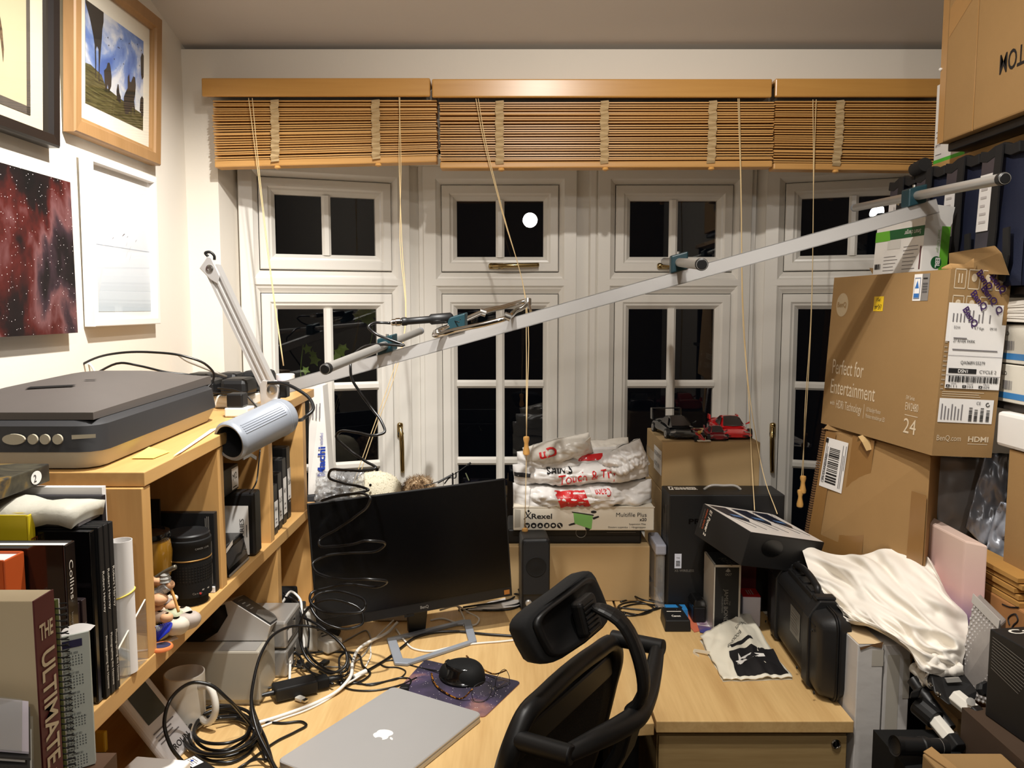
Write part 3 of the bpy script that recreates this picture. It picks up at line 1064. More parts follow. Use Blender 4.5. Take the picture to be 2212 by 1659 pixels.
print_(t, 'name_plate', [V(lidf(.42, .20)) + V((0, 0, .001)), V(lidf(.66, .24)) + V((0, 0, .001)), V(lidf(.66, .27)) + V((0, 0, .001)), V(lidf(.42, .23)) + V((0, 0, .001))], M_blackmat, .0012)
print_(t, 'emblem', [V(lidf(.60, .38)) + V((0, 0, .001)), V(lidf(.66, .39)) + V((0, 0, .001)), V(lidf(.66, .41)) + V((0, 0, .001)), V(lidf(.60, .40)) + V((0, 0, .001))], M_blackmat, .0014)

# paper slips by the scanner
q = lambda u, v: P(u, v, Z=1.3625 + .012)
pp = [P(375, 985, Z=1.364), P(392, 977, Z=1.364), P(470, 925, Z=1.369), P(455, 928, Z=1.369)]
o = MB().prism(pp, (0, 0, .0008)).build('paper_slip', M_paper)
tag(o, 'narrow white paper slip with pencil notes beside the scanner', 'paper')
o = MB().hexa([(-.668, 1.40, 1.3615), (-.630, 1.40, 1.3615), (-.626, 1.46, 1.3625), (-.664, 1.46, 1.3625), (-.668, 1.40, 1.3622), (-.630, 1.40, 1.3622), (-.626, 1.46, 1.363), (-.664, 1.46, 1.372)]).build('sticky_note', plain('yellow_note', (238, 204, 96), .8))
tag(o, 'yellow sticky note curling at the shelf edge beside the scanner', 'sticky note')

# power adaptors and blocks behind the scanner
def brick(label, x0, y0, x1, y1, z0, h, name='power_adaptor', mat=None, cut=.012, cat='adaptor', group=None):
    b = MB()
    b.hexa([(x0, y0, z0), (x1, y0, z0), (x1, y1, z0), (x0, y1, z0), (x0 + .002, y0 + .002, z0 + h), (x1 - .002, y0 + .002, z0 + h), (x1 - .002, y1 - .002, z0 + h), (x0 + .002, y1 - .002, z0 + h)])
    o = b.build(name, mat or M_black, bevel=min(cut, h * .3), seg=2, smooth=False)
    return tag(o, label, cat, group)
t = thing('extension_lead', 'white multi-socket extension lead among black adaptors behind the scanner', 'extension lead', (-.70, 2.14, 1.372))
MB().box(-.79, 2.02, 1.3735, -.665, 2.27, 1.405).build('body', M_plastic, t, bevel=.006)
for k in range(3):
    MB().box(-.755, 2.05 + k * .075, 1.405, -.70, 2.10 + k * .075, 1.4065).build('socket', M_greyink, t)
brick('black adaptor plugged in nearest the scanner, one of the pair in front', -.795, 1.985, -.735, 2.075, 1.4075, .040)
brick('black adaptor right beside the lamp arm, one of the pair in front', -.725, 1.985, -.655, 2.08, 1.4075, .042)
brick('black adaptor at the back left, by the wall', -.86, 2.10, -.79, 2.19, 1.4075, .046)
brick('black adaptor at the back in the middle', -.785, 2.12, -.725, 2.20, 1.4075, .046)
brick('black adaptor at the back, behind the lamp arm', -.715, 2.11, -.64, 2.20, 1.4075, .052)
b = thing('plug_block', 'black cube standing on a white block at the scanner corner', 'plug', (-.645, 1.895, 1.371))
MB().box(-.672, 1.872, 1.3708, -.618, 1.925, 1.392).build('base_block', M_plastic, b, bevel=.003)
MB().box(-.668, 1.876, 1.392, -.630, 1.918, 1.425).build('cube', M_black, b, bevel=.004)
o = MB().box(-.70, 2.00, 1.3728, -.622, 2.10, 1.3765).build('metal_plate', M_steel, bevel=.001)
tag(o, 'thin grey metal plate under the lamp head on the shelf', 'plate')
t = thing('round_tub', 'small round white tub with ribbed lid on the shelf corner', 'tub', P(617, 822, Y=2.38))
c = P(617, 824, Y=2.38)
c.z = 1.381
MB().lathe(c, (0, 0, 1), [(.024, 0), (.025, .03), (.0235, .032)], 24).build('tub', M_plastic, t, smooth=True)
MB().lathe(c + V((0, 0, .031)), (0, 0, 1), [(.026, 0), (.0265, .002), (.0265, .017), (.024, .019)], 24).build('lid', M_white, t, smooth=True)
o = MB().lathe((-.70, 2.33, 1.3805), (0, 0, 1), [(.040, 0), (.042, .004), (.042, .010), (.034, .012), (.034, .007), (.005, .006)], 28).build('blue_lid', plain('blue_plastic', (36, 66, 160), .4), smooth=True)
tag(o, 'blue plastic pot lid lying behind the lamp arm', 'lid')

# clamp lamp on an extrusion arm
t = thing('desk_lamp', 'grey cylinder lamp hanging from a silver folding arm at the shelf edge', 'lamp', (-.60, 1.98, 1.37))
J = P(587, 848, Y=1.99)          # lower joint
K = P(459, 577, Y=1.97)          # upper joint
ax = (K - J).normalized()
side = ax.cross(V((0, -1, 0))).normalized()
q = Fr(J, ax, V((0, 1, 0)), side)
LL = (K - J).length
b = MB()
wv, dp = .0165, .016
prof = [(-wv, -dp), (-wv + .006, -dp), (-wv + .007, -dp + .004), (-.003, -dp + .004), (-.002, -dp), (.002, -dp), (.003, -dp + .004), (wv - .007, -dp + .004), (wv - .006, -dp), (wv, -dp), (wv, dp), (-wv, dp)]
b.prism([q.pt(.0, y, z) for z, y in prof], ax * LL)
b.build('arm', M_alu, t)
b = MB()
for s_ in (-.0165, ):
    b.prism([q.pt(LL - .045, s_ - .003, 0), q.pt(LL - .028, s_ - .003, .013), q.pt(LL + .018, s_ - .003, .013), q.pt(LL + .024, s_ - .003, .006), q.pt(LL + .006, s_ - .003, -.024), q.pt(LL - .028, s_ - .003, -.012)], (0, .003, 0))
hp = b.build('end_plate', M_alu, t, bevel=.0015)
MB().lathe(q.pt(LL - .004, -.0195, -.001), (0, -1, 0), [(.009, 0), (.009, .002), (.005, .003), (.0045, .001)], 16).build('pivot', M_steel, hp, smooth=True)
MB().tube([q.pt(LL + .014, 0, .012), q.pt(LL + .022, -.002, .016), q.pt(LL + .034, -.004, .011), q.pt(LL + .036, -.004, .0), q.pt(LL + .026, -.002, .002)], .0035, 8).build('hook', M_black, t, smooth='all')
b = MB()
for s_ in (-.018, .012):
    b.prism([q.pt(-.036, s_, -.022), q.pt(-.020, s_, .012), q.pt(.004, s_, .028), q.pt(.024, s_, .020), q.pt(.036, s_, -.002), q.pt(.03, s_, -.013), q.pt(-.02, s_, -.034)], (0, .004, 0))
hp = b.build('joint_plate', M_alu, t, bevel=.0015)
MB().lathe(q.pt(.006, -.018, .010), (0, -1, 0), [(.0125, 0), (.0125, .003), (.007, .004), (.0065, .001)], 18).build('pivot', M_steel, hp, smooth=True)
MB().box(J.x + .022, 1.978, J.z - .012, J.x + .040, 2.01, J.z + .026).build('clamp_block', M_black, t, bevel=.003)
MB().box(J.x - .012, 1.975, 1.373, J.x + .022, 2.01, J.z - .02).build('mount_post', M_black, t, bevel=.003)
# head: open bullet reflector, slightly below the shelf top and in front of it
a0, a1 = P(505, 950, Y=1.655), P(617, 896, Y=1.80)
hx = (a1 - a0).normalized()
hr = .0415
hl = (a1 - a0).length + .012
b = MB()
b.lathe(a0 - hx * .012, hx, [(.034, -.001), (.0385, -.003), (.0425, .002), (.0425, .007), (hr, .010), (hr, hl * .83), (hr + .001, hl * .835), (hr, hl * .845), (hr, hl * .86), (hr + .001, hl * .865), (hr, hl * .875), (hr, hl * .94), (hr - .004, hl * .985), (hr - .012, hl), (.006, hl + .002)], 36, cap=False)
hd = b.build('lamp_head', M_greymetal, t, smooth=True, angle=.9)
MB().lathe(a0 - hx * .012, hx, [(.034, -.001), (.033, .004), (.032, hl * .6), (.010, hl * .75), (.001, hl * .75)], 32, cap=False).build('reflector', plain('dark_reflector', (56, 56, 58), .35, .4), hd, smooth=True)
b = MB()
up = V((.25, -.8, .55))
up = (up - hx * up.dot(hx)).normalized()
si = hx.cross(up)
for k in (-2, -1, 0, 1, 2):
    an = k * .12 + .2
    d = up * math.cos(an) + si * math.sin(an)
    b.tube([a0 + d * (hr + .0002), a0 + hx * hl * .72 + d * (hr + .0002)], .0013, 5, smooth=False)
b.build('rib', M_greymetal, hd, smooth=True)
MB().tube([J + V((.01, -.01, -.02)), (J + a1) / 2 + V((-.012, .01, -.005)), a1 - hx * .05 + V((0, .012, .034))], .009, 10).build('neck', M_alu, t, smooth='all')
hl2 = a1 + hx * .012
MB().tube([P(578, 827, Y=1.97), P(610, 828, Y=1.97), P(640, 840, Y=1.96), P(672, 866, Y=1.94), P(676, 885, Y=1.92), P(660, 900, Y=1.90), P(640, 908, Y=1.83), hl2 + V((0, 0, -.018))], .0042, 8).build('flex', M_cable, t, smooth='all')
# ------------------------------------------------------------------ inside the shelf unit, upper row
ZM = 1.044       # middle shelf
t = thing('camera_lens', 'large black telephoto lens standing upright with its cap on', 'lens', (-.66, 1.43, ZM))
c = V((-.640, 1.560, ZM + .0005))
hgt = P(420, 1148, Y=1.56).z - ZM
k_ = hgt / .155
rr = .0425
b = MB().lathe(c, (0, 0, 1), [(.034, 0), (.034, .004 * k_), (.035, .018 * k_), (rr - .001, .020 * k_), (rr, .050 * k_), (rr, .098 * k_), (rr - .001, .099 * k_), (rr - .001, .102 * k_), (rr, .103 * k_), (rr, .128 * k_), (rr + .001, .130 * k_), (rr + .001, .142 * k_), (.040, .145 * k_)], 40)
b.build('barrel', M_blackmat, t, smooth=True)
b = MB()
for j in range(6):
    for i in range(48):
        an = 2 * math.pi * i / 48
        z = ZM + (.056 + .006 * j) * k_
        d = V((math.cos(an), math.sin(an), 0))
        e = V((-d.y, d.x, 0))
        p = V((c.x, c.y, z)) + d * (rr + .0006)
        b.poly([p - e * .0018, p + e * .0018, p + e * .0018 + V((0, 0, .004)), p - e * .0018 + V((0, 0, .004))])
b.build('focus_grip', M_black, t, kind='stuff')
MB().lathe(c + V((0, 0, .0985 * k_)), (0, 0, 1), [(rr - .0008, 0), (rr + .0007, .001), (rr + .0007, .0025), (rr - .0008, .0035)], 40, cap=False).build('gold_ring', plain('gold_ring', (150, 112, 60), .4, .6), t, smooth=True)
cp = MB().lathe(c + V((0, 0, .143 * k_)), (0, 0, 1), [(.0412, 0), (.0412, .009 * k_), (.039, .012 * k_), (.036, .0115 * k_), (.032, .0095 * k_), (.001, .0095 * k_)], 36).build('lens_cap', M_black, t, smooth=True)
MB().lathe(c + V((.0318, -.0282, .028 * k_)), (.75, -.66, 0), [(.002, -.002), (.002, .0012)], 10).build('red_dot', M_red, t)
for s_, an0, h0, hh, m_ in (('Canon', -62, .028, .0042, M_dimink), ('CANON LENS', -52, .124, .0034, M_dimink), ('AF  MF', -38, .034, .003, M_whiteink)):
    for i, ch in enumerate(s_):
        if ch == ' ':
            continue
        an = math.radians(an0 + i * (5.2 if hh > .004 else 4.2))
        d = V((math.cos(an), math.sin(an), 0))
        text(t, ch, c + d * (rr + .0012) + V((0, 0, h0 * k_)), (-d.y, d.x, 0), (0, 0, 1), hh, m_)

t = thing('jar', 'amber glass jar with a black lid behind the shelf upright', 'jar', (-.675, 1.455, ZM))
c = V((-.675, 1.455, ZM + .0005))
M_amber = plain('amber_glass', (120, 84, 22), .12, var=.1, coat=.5)
MB().lathe(c, (0, 0, 1), [(.026, 0), (.030, .004), (.018, .022), (.030, .05), (.042, .09), (.045, .13), (.042, .152), (.036, .162)], 28).build('bowl', M_amber, t, smooth=True)
MB().lathe(c + V((0, 0, .160)), (0, 0, 1), [(.043, 0), (.044, .004), (.042, .010), (.034, .013), (.032, .010)], 28).build('lid', M_blackgloss, t, smooth=True)

# pebble figures
t = thing('pebble_ornament', 'ornament of pebble people with a stick and shells on a stone base', 'ornament', (-.635, 1.38, ZM))
def pebble(mb, p, rx, ry, rz, seed, n=10):
    rnd = random.Random(seed)
    b0 = len(mb.v)
    ph = [rnd.uniform(0, 6) for _ in range(3)]
    for j in range(1, n):
        th = math.pi * j / n
        for i in range(n + 2):
            f_ = 2 * math.pi * i / (n + 2)
            k = 1 + .07 * math.sin(2 * f_ + ph[0]) + .05 * math.sin(3 * th + ph[1])
            mb.v.append(V(p) + V((rx * math.sin(th) * math.cos(f_) * k, ry * math.sin(th) * math.sin(f_) * k, rz * math.cos(th) * k)))
    m = n + 2
    for j in range(n - 2):
        for i in range(m):
            i2 = (i + 1) % m
            mb.f.append((b0 + j * m + i, b0 + j * m + i2, b0 + (j + 1) * m + i2, b0 + (j + 1) * m + i))
    mb.f.append(tuple(b0 + i for i in range(m)))
    mb.f.append(tuple(b0 + (n - 2) * m + i for i in reversed(range(m))))
M_peb = [plain('pebble_%d' % i, c_, .7, var=.12, scale=60) for i, c_ in enumerate(((170, 158, 148), (196, 186, 170), (166, 170, 140), (206, 158, 118), (216, 196, 176), (136, 124, 120)))]
PX = lambda u, v, y=1.385: P(u, v, Y=y)
for k, (u, v, r, m_, y) in enumerate(((345, 1365, .018, 2, 1.37), (380, 1352, .020, 1, 1.38), (408, 1340, .019, 0, 1.40), (370, 1330, .017, 2, 1.40), (395, 1325, .015, 1, 1.42), (350, 1345, .016, 1, 1.40), (352, 1318, .015, 4, 1.41), (366, 1308, .012, 3, 1.41),
                                     (346, 1332, .013, 4, 1.38), (380, 1318, .011, 3, 1.42), (342, 1293, .015, 3, 1.38), (356, 1300, .010, 5, 1.41), (372, 1292, .009, 4, 1.42), (340, 1255, .011, 3, 1.385), (385, 1332, .009, 4, 1.40), (360, 1334, .010, 3, 1.37), (335, 1310, .012, 3, 1.385))):
    p = PX(u, v, y)
    if v > 1336:
        p.z = max(ZM + r * .72, p.z)
    b = MB()
    pebble(b, p, r * 1.15, r, r * .8, k)
    b.build('pebble', M_peb[m_], t, smooth='all')
M_stripe = ramp_noise('checked_knit', [(.3, (216, 216, 210)), (.5, (150, 154, 158)), (.7, (226, 224, 216))], 220, 2, .9)
MB().tube([PX(332, 1282), PX(345, 1278), PX(356, 1270), PX(363, 1264)], lambda q_: .0085 + .002 * q_, 10).build('sleeve', M_stripe, t, smooth='all')
b = MB()
pebble(b, PX(367, 1263), .008, .008, .0075, 31)
b.build('hand', M_peb[3], t, smooth='all')
MB().tube([PX(335, 1250), PX(356, 1236), PX(380, 1224)], .0042, 8).build('telescope', plain('pewter', (104, 98, 84), .4, .5), t, smooth='all')
MB().lathe(PX(357, 1256), (0, 0, 1), [(.011, 0), (.009, .004), (.010, .006), (.007, .010), (.008, .012), (.003, .017)], 14).build('hat', plain('striped_wool', (150, 148, 142), .9, var=.3, scale=160), t, smooth=True)
MB().tube([PX(363, 1256), PX(376, 1290), PX(386, 1322)], .0025, 6).build('walking_stick', M_acorn, t, smooth='all')
b = MB()
for i in range(26):
    an = i * .24
    x_, z_ = P(345, 1372, Y=1.345), 0
    q0 = P(340, 1385, Y=1.335)
    b.tube([q0, q0 + V((.022 * math.cos(an * .28 + .2), .02 * math.sin(an), .018 + .016 * math.sin(an * .28)))], .0009, 4, smooth=False)
o = b.build('bristle_brush', plain('blue_bristle', (30, 46, 170), .5))
tag(o, 'tuft of blue bristles in front of the pebble figures', 'brush')
t = thing('round_badge', 'round orange and navy badge lying near the shelf upright', 'badge', (-.63, 1.30, ZM))
c = P(348, 1398, Z=ZM + .004)
MB().lathe(V((c.x, c.y, ZM + .0005)), (0, 0, 1), [(.017, 0), (.0195, .002), (.0195, .004), (.018, .0065)], 28).build('disc', plain('orange_enamel', (214, 122, 70), .4), t, smooth=True)
MB().prism([(c.x + x_, c.y + y_, ZM + .0068) for x_, y_ in ellipse(0, .001, .0155, .013, 20)], (0, 0, .0006)).build('navy_field', plain('navy_enamel', (48, 48, 80), .4), t)
o = MB().prism([P(352, 1392, Z=ZM + .0003), P(385, 1380, Z=ZM + .0003), P(372, 1366, Z=ZM + .0003), P(348, 1376, Z=ZM + .0003)], (0, 0, .001)).build('clear_sleeve', glassy('clear_film', (.95, .95, .97), milky=.25))
tag(o, 'small clear plastic sleeve lying by the blue bristles', 'sleeve')

# boxes leaning on the second upright, and a framed card at the back
t = thing('slim_box', 'slim black box with fine white print leaning beside the lens', 'box', (-.66, 1.60, ZM))
MB().box(-.86, 1.612, ZM + .0005, -.607, 1.6305, ZM + .165).build('box', M_blackcard, t, bevel=.001)
f = Face((-.858, 1.612, ZM), (1, 0, 0), (0, 0, 1), .25, .165)
f.lines(t, .93, .72, .97, .96, 3, M_dimink, .2, .5, vertical=True)
for v0 in (.10, .42):
    b = MB()
    for (u0, va, u1, vb) in ((.86, v0, .98, v0 + .006), (.86, v0 + .26, .98, v0 + .266), (.975, v0, .98, v0 + .26)):
        b.poly([p + f.n * .0008 for p in (f.at(u0, va), f.at(u1, va), f.at(u1, vb), f.at(u0, vb))])
    b.build('printed_outline', M_dimink, t)
MB().box(-.86, 1.6065, ZM + .0005, -.609, 1.6115, ZM + .012).build('paper_edge', M_paper, t)
o = MB().box(-.85, 1.585, ZM + .0005, -.705, 1.590, ZM + .20).build('black_card', M_blackcard)
tag(o, 'black card with thin pale rim standing at the back behind the jar', 'card')

# second bay: drives and black boxes
def shelfbox(label, u0, v0, u1, v1, y0, dep, name, cat, mat=M_blackcard, x1=-.605, xdep=.2, group=None, top=None, bev=.003):
    pass
t = thing('boxed_drive', 'black upright box with a white handwritten label in the second bay', 'box', (-.72, 1.90, ZM))
MB().box(-.86, 1.855, ZM, -.603, 1.905, ZM + .150).build('box', M_black, t, bevel=.006)
f = Face((-.625, 1.855, ZM), (0, 1, 0), (0, 0, 1), .05, .15)
f2 = Face((-.86, 1.855, ZM), (1, 0, 0), (0, 0, 1), .257, .15)
f2.rect(t, 'label', .70, .02, .945, .80, M_white, .0006)
f2.text(t, 'LIBRARIES', .90, .08, .065, M_ink, fit=.30, rot=90, lift=.0012)
f2.lines(t, .922, .30, .928, .52, 1, M_ink, 0, .9, lift=.0012)
t = thing('chart_recorder', 'glossy black device with printed front in the second bay', 'device', (-.66, 1.75, ZM))
MB().hexa([(-.80, 1.70, ZM), (-.612, 1.70, ZM), (-.612, 1.835, ZM), (-.80, 1.835, ZM), (-.80, 1.70, ZM + .062), (-.625, 1.70, ZM + .062), (-.625, 1.835, ZM + .062), (-.80, 1.835, ZM + .062)]).build('body', M_blackgloss, t, bevel=.004)
f = Face((-.612, 1.70, ZM), (0, 1, 0), (-.013, 0, .062), .135, .062)
f.rect(t, 'display_panel', .04, .25, .96, .85, plain('grey_panel', (70, 70, 72), .15), .0008)
f.shape(t, 'printed_trace', [(.05, .3), (.3, .36), (.5, .5), (.7, .46), (.93, .7), (.93, .62), (.72, .38), (.5, .40), (.3, .28), (.05, .24)], M_black, .0012)
f.rect(t, 'rim', 0, .0, 1, .08, M_silver, .0008)
MB().lathe(f.at(.9, .42), f.n, [(.004, 0), (.004, .003), (.002, .004)], 12).build('knob', M_chrome, t, smooth=True)
t = thing('headphone_case', 'rounded black case with a pale sticker on top of the glossy device', 'case', (-.70, 1.76, ZM + .063))
MB().lathe((-.72, 1.765, ZM + .063), (0, 0, 1), [(.05, 0), (.056, .006), (.056, .028), (.048, .042), (.02, .048)], 26).build('shell', M_black, t, smooth=True)
print_(t, 'sticker', [P(489, 1186, Y=1.715), P(503, 1166, Y=1.735), P(503, 1176, Y=1.735), P(489, 1196, Y=1.715)], M_white)
t = thing('labelled_box', 'black box with white end label standing highest in the second bay', 'box', (-.73, 1.90, ZM + .152))
MB().box(-.86, 1.80, ZM + .151, -.655, 1.905, ZM + .212).build('box', M_blackcard, t, bevel=.002)
f = Face((-.655, 1.80, ZM + .151), (0, 1, 0), (0, 0, 1), .105, .061)
f.rect(t, 'label', .55, .08, .97, .90, M_white, .0006)
f.text(t, 'M2', .62, .42, .26, M_ink, rot=8, lift=.001)
f.lines(t, .6, .15, .85, .3, 1, M_ink, .2, .3, lift=.001)
MB().box(-.80, 1.838, ZM + .0, -.72, 1.852, ZM + .150).build('spacer', M_blackmat, t)

# third bay: black tape cases with white spine labels
ends = [(2.030, .130, 'Aux'), (2.085, .150, 'Cal 2'), (2.142, .178, 'Astr 1'), (2.200, .200, 'Sun')]
for k, (y0, h, s_) in enumerate(ends):
    t = thing('tape_case', ['shortest black case with spine label in the third bay', 'second black case with a long white label in the third bay', 'third black case, marked with a white label beside the tallest', 'tallest black case with a small label at the end of the third bay'][k], 'case', (-.70, y0 + .02, ZM), 'black cases in the third bay')
    b = MB()
    x1 = -.612 - .004 * k
    pts = [(x1 - .20, y0), (x1 - .008, y0), (x1, y0 + .006), (x1, y0 + .040), (x1 - .008, y0 + .047), (x1 - .20, y0 + .047)]
    b.prism([(x, y, ZM - .004) for x, y in pts], (0, 0, h))
    b.build('case', M_black, t, bevel=.002)
    f = Face((x1, y0 + .005, ZM), (0, 1, 0), (0, 0, 1), .037, h)
    f.rect(t, 'spine_label', .12, .12 + .12 * (k == 3), .95, .68 - .04 * (k == 0), M_white, .0008)
    f.text(t, s_, .2, .45, .09, M_ink, fit=.6, lift=.0014)
    f.lines(t, .3, .2, .8, .34, 2, M_greyink, .4, .3, lift=.0014)
    f3 = Face((x1 - .2, y0, ZM + h - .004), (1, 0, 0), (0, 1, 0), .2, .047)
    f3.lines(t, .6, .15, .97, .85, 7, M_dimink, .5, .35)

# ------------------------------------------------------------------ lower row on the desk
t = thing('label_printer', 'silver and black film scanner with a ribbed opening under the shelf', 'scanner', (-.70, 1.84, .8595))
pf = [P(u, v, Y=1.80) for u, v in ((398, 1392), (408, 1345), (440, 1312), (498, 1297), (585, 1352), (577, 1392))]
for p in (pf[0], pf[-1]):
    p.z = .8595
vb_ = P(606, 1336, Y=1.94) - pf[4]
lo = [pf, [p + vb_ * (1 if k not in (0, 5) else 1) for k, p in enumerate(pf)]]
for p in (lo[1][0], lo[1][-1]):
    p.z = .8595
stack_loops(lo).build('body', plain('bright_silver_plastic', (196, 193, 188), .3, .4, .03), t, bevel=.006, seg=3)
e1, e2 = pf[4] - pf[3], vb_
f = Face(pf[3], e1, e2, e1.length, e2.length)
up_n = e1.cross(e2).normalized()
TQ = lambda u, v, l=.0012: pf[3] + e1 * u + e2 * v + up_n * l
def tpoly(name, pts, mat, l=.0012):
    return MB().poly([TQ(u, v, l) for u, v in pts]).build(name, mat, t)
tpoly('control_panel', [(.02, .04), (.98, .04), (.98, .98), (.02, .98)], M_blackcard)
tpoly('film_opening', [(.58, .10), (.94, .10), (.96, .92), (.62, .92), (.52, .5)], plain('dark_grey_rib', (96, 92, 86), .6, var=.3, scale=200), .002)
for k in range(4):
    tpoly('small_print', [(.10 + .1 * k, .2), (.13 + .1 * k, .2), (.13 + .1 * k, .55 - .1 * (k % 2)), (.10 + .1 * k, .55 - .1 * (k % 2))], M_dimink, .002)
MB().poly([P(u, v, Y=1.7985) for u, v in ((402, 1388), (410, 1350), (440, 1318), (486, 1306), (492, 1330), (470, 1366), (436, 1388))]).build('dark_panel', M_blackgloss, t)
t = thing('drive_enclosure', 'large plain grey metal drive enclosure under the film scanner', 'drive', (-.73, 1.80, DZ))
MB().box(-.90, 1.745, DZ + .012, -.566, 1.862, .858).build('shell', plain('warm_grey_metal', (170, 164, 150), .4, .2, .03), t, bevel=.004)
MB().box(-.89, 1.753, DZ + .0005, -.572, 1.855, DZ + .013).build('foot', M_silver, t)
print_(t, 'label', [(-.66, 1.75, .8582), (-.575, 1.75, .8582), (-.575, 1.80, .8582), (-.66, 1.80, .8582)], M_silver)
for k, (dx, z0) in enumerate(((0, DZ + .001), (0, DZ + .073))):
    t = thing('external_drive', ['lower silver external drive with a perforated front', 'upper silver external drive with a perforated front'][k], 'drive', (-.62, 2.0, z0), 'silver external drives')
    MB().box(-.74, 1.885, z0, -.545, 2.018, z0 + .068).build('shell', M_silver, t, bevel=.006)
    f = Face((-.545, 1.885, z0), (0, 1, 0), (0, 0, 1), .133, .068)
    b = MB()
    for i in range(26):
        for j in range(11):
            u, v = .08 + i * .034, .14 + j * .07
            if .40 < u < .62 and .2 < v < .8:
                continue
            b.poly([f.at(u, v) + f.n * .0008, f.at(u + .02, v) + f.n * .0008, f.at(u + .02, v + .038) + f.n * .0008, f.at(u, v + .038) + f.n * .0008])
    b.build('perforation', M_ink, t, kind='stuff')
    f.rect(t, 'badge', .44, .25, .58, .75, M_chrome, .001)
    f.rect(t, 'white_sticker', .06, .25, .34, .62, M_white, .0012)

t = thing('mug', 'white mug with its handle towards the camera', 'mug', (-.60, 1.62, DZ))
c = P(405, 1560, Z=DZ)
c = V((-.700, 1.660, DZ + .001))
h = .118
MB().lathe(c, (0, 0, 1), [(.034, 0), (.040, .004), (.0415, h), (.039, h + .001), (.0375, h - .004), (.036, .01), (.001, .008)], 32).build('body', M_plastic, t, smooth=True)
d = V((.93, -.36, 0))
MB().tube([c + d * .040 + V((0, 0, .095)), c + d * .064 + V((0, 0, .099)), c + d * .080 + V((0, 0, .07)), c + d * .076 + V((0, 0, .036)), c + d * .058 + V((0, 0, .018)), c + d * .040 + V((0, 0, .024))], .0075, 9).build('handle', M_plastic, t, smooth='all')

# white leaning display unit
t = thing('weather_station', 'white leaning display unit with a dark screen and printed lettering', 'display', (-.66, 1.50, DZ))
o = P(372, 1634, Z=DZ + .001)
A_, B_ = P(372, 1634, Y=1.50), P(418, 1578, Y=1.585)
A_.z = B_.z = DZ + .004
T_ = P(303, 1500, Y=1.56)
ex = (B_ - A_)
wd = ex.length + .02
ex.normalize()
ey = (T_ - A_)
ey = (ey - ex * ey.dot(ex))
ey.normalize()
fr = Fr(A_, ex, -ex.cross(ey), ey)
hh = .225
MB().fbox(fr, 0, 0, 0, wd, .020, hh).build('casing', plain('cool_white_plastic', (226, 224, 226), .4, var=.02), t, bevel=.008, seg=3)
f = Face(fr.pt(0, 0, 0), fr.a, fr.c, wd, hh)
f.rect(t, 'screen', .15, .40, .80, .82, plain('lcd_grey_green', (74, 76, 66), .25), .0006)
f.text(t, 'BROLIN', .22, .075, .055, M_ink, fit=.62, bold=.012)
f.lines(t, .10, .20, .85, .34, 4, M_greyink, .5, .35)
t = thing('tissue_box', 'low white box under the leaning display unit', 'box', (-.70, 1.33, DZ))
MB().hexa([(-.705, 1.315, DZ), (-.60, 1.30, DZ), (-.585, 1.40, DZ), (-.69, 1.415, DZ), (-.705, 1.315, DZ + .075), (-.60, 1.30, DZ + .075), (-.585, 1.40, DZ + .075), (-.69, 1.415, DZ + .075)]).build('box', M_white, t, bevel=.003)
print_(t, 'film_window', [(-.66, 1.32, DZ + .0755), (-.61, 1.31, DZ + .0755), (-.60, 1.34, DZ + .0755), (-.65, 1.35, DZ + .0755)], plain('grey_film', (176, 174, 176), .3))
t = thing('memory_key', 'yellow and black clip leaning in the dark under the shelf', 'clip', (-.74, 1.47, DZ))
MB().box(-.79, 1.45, DZ + .06, -.766, 1.462, DZ + .10).build('yellow_end', plain('yellow_plastic', (200, 164, 40), .5), t, bevel=.003)
MB().box(-.785, 1.45, DZ + .001, -.771, 1.462, DZ + .06).build('black_stem', M_black, t, bevel=.002)

# ------------------------------------------------------------------ books and papers at the near end of the middle shelf
ZS = 1.0495
def book(label, y0, y1, x0, x1, h, mat, z0=ZS, pages=None, name='book', group=None, bev=.0015, cat='book'):
    """upright book, spine towards the room, cover towards the camera"""
    t = thing(name, label, cat, ((x0 + x1) / 2, (y0 + y1) / 2, z0), group)
    th = min(.003, (y1 - y0) * .2)
    MB().box(x0, y0, z0, x1 - th, y0 + th, z0 + h).build('cover', mat, t)
    MB().box(x0, y1 - th, z0, x1 - th, y1, z0 + h).build('cover', mat, t)
    MB().box(x1 - th, y0, z0, x1, y1, z0 + h).build('spine', mat, t, bevel=bev)
    MB().box(x0 + .004, y0 + th, z0 + .003, x1 - th, y1 - th, z0 + h - .003).build('pages', pages or M_paper, t)
    return t, Face((x1, y0, z0), (0, 1, 0), (0, 0, 1), y1 - y0, h), Face((x0, y0, z0), (1, 0, 0), (0, 0, 1), x1 - x0, h)

def spine_text(t, f, s_, v_top, v_bot, h, mat, u=.28):
    L = (v_top - v_bot) * f.h
    return text(t, s_, f.at(u, v_top), (0, 0, -1), (0, 1, 0), h, mat, fit=L, lift=.0009)
for k, (y0, lab) in enumerate(((1.1470, 'black boxed disc set, nearest of the three with serif spines'), (1.1600, 'black boxed disc set, middle of the three with serif spines'), (1.1730, 'black boxed disc set, next to the white roll'))):
    t, f, g = book(lab, y0, y0 + .0125, -.80, -.6 + .001 * k, .258, M_blackcard, group='black boxed sets with matching spines', name='boxed_set', cat='boxed set')
    spine_text(t, f, 'Robert Harvey', .74, .50, .0055, M_whiteink)
    spine_text(t, f, 'Photographing the Heavens', .36, .05, .0052, M_whiteink)
t, f, g = book('thick black boxed case with rounded top edge behind the disc sets', 1.1315, 1.1458, -.82, -.604, .256, M_blackgloss, name='boxed_case', cat='case')
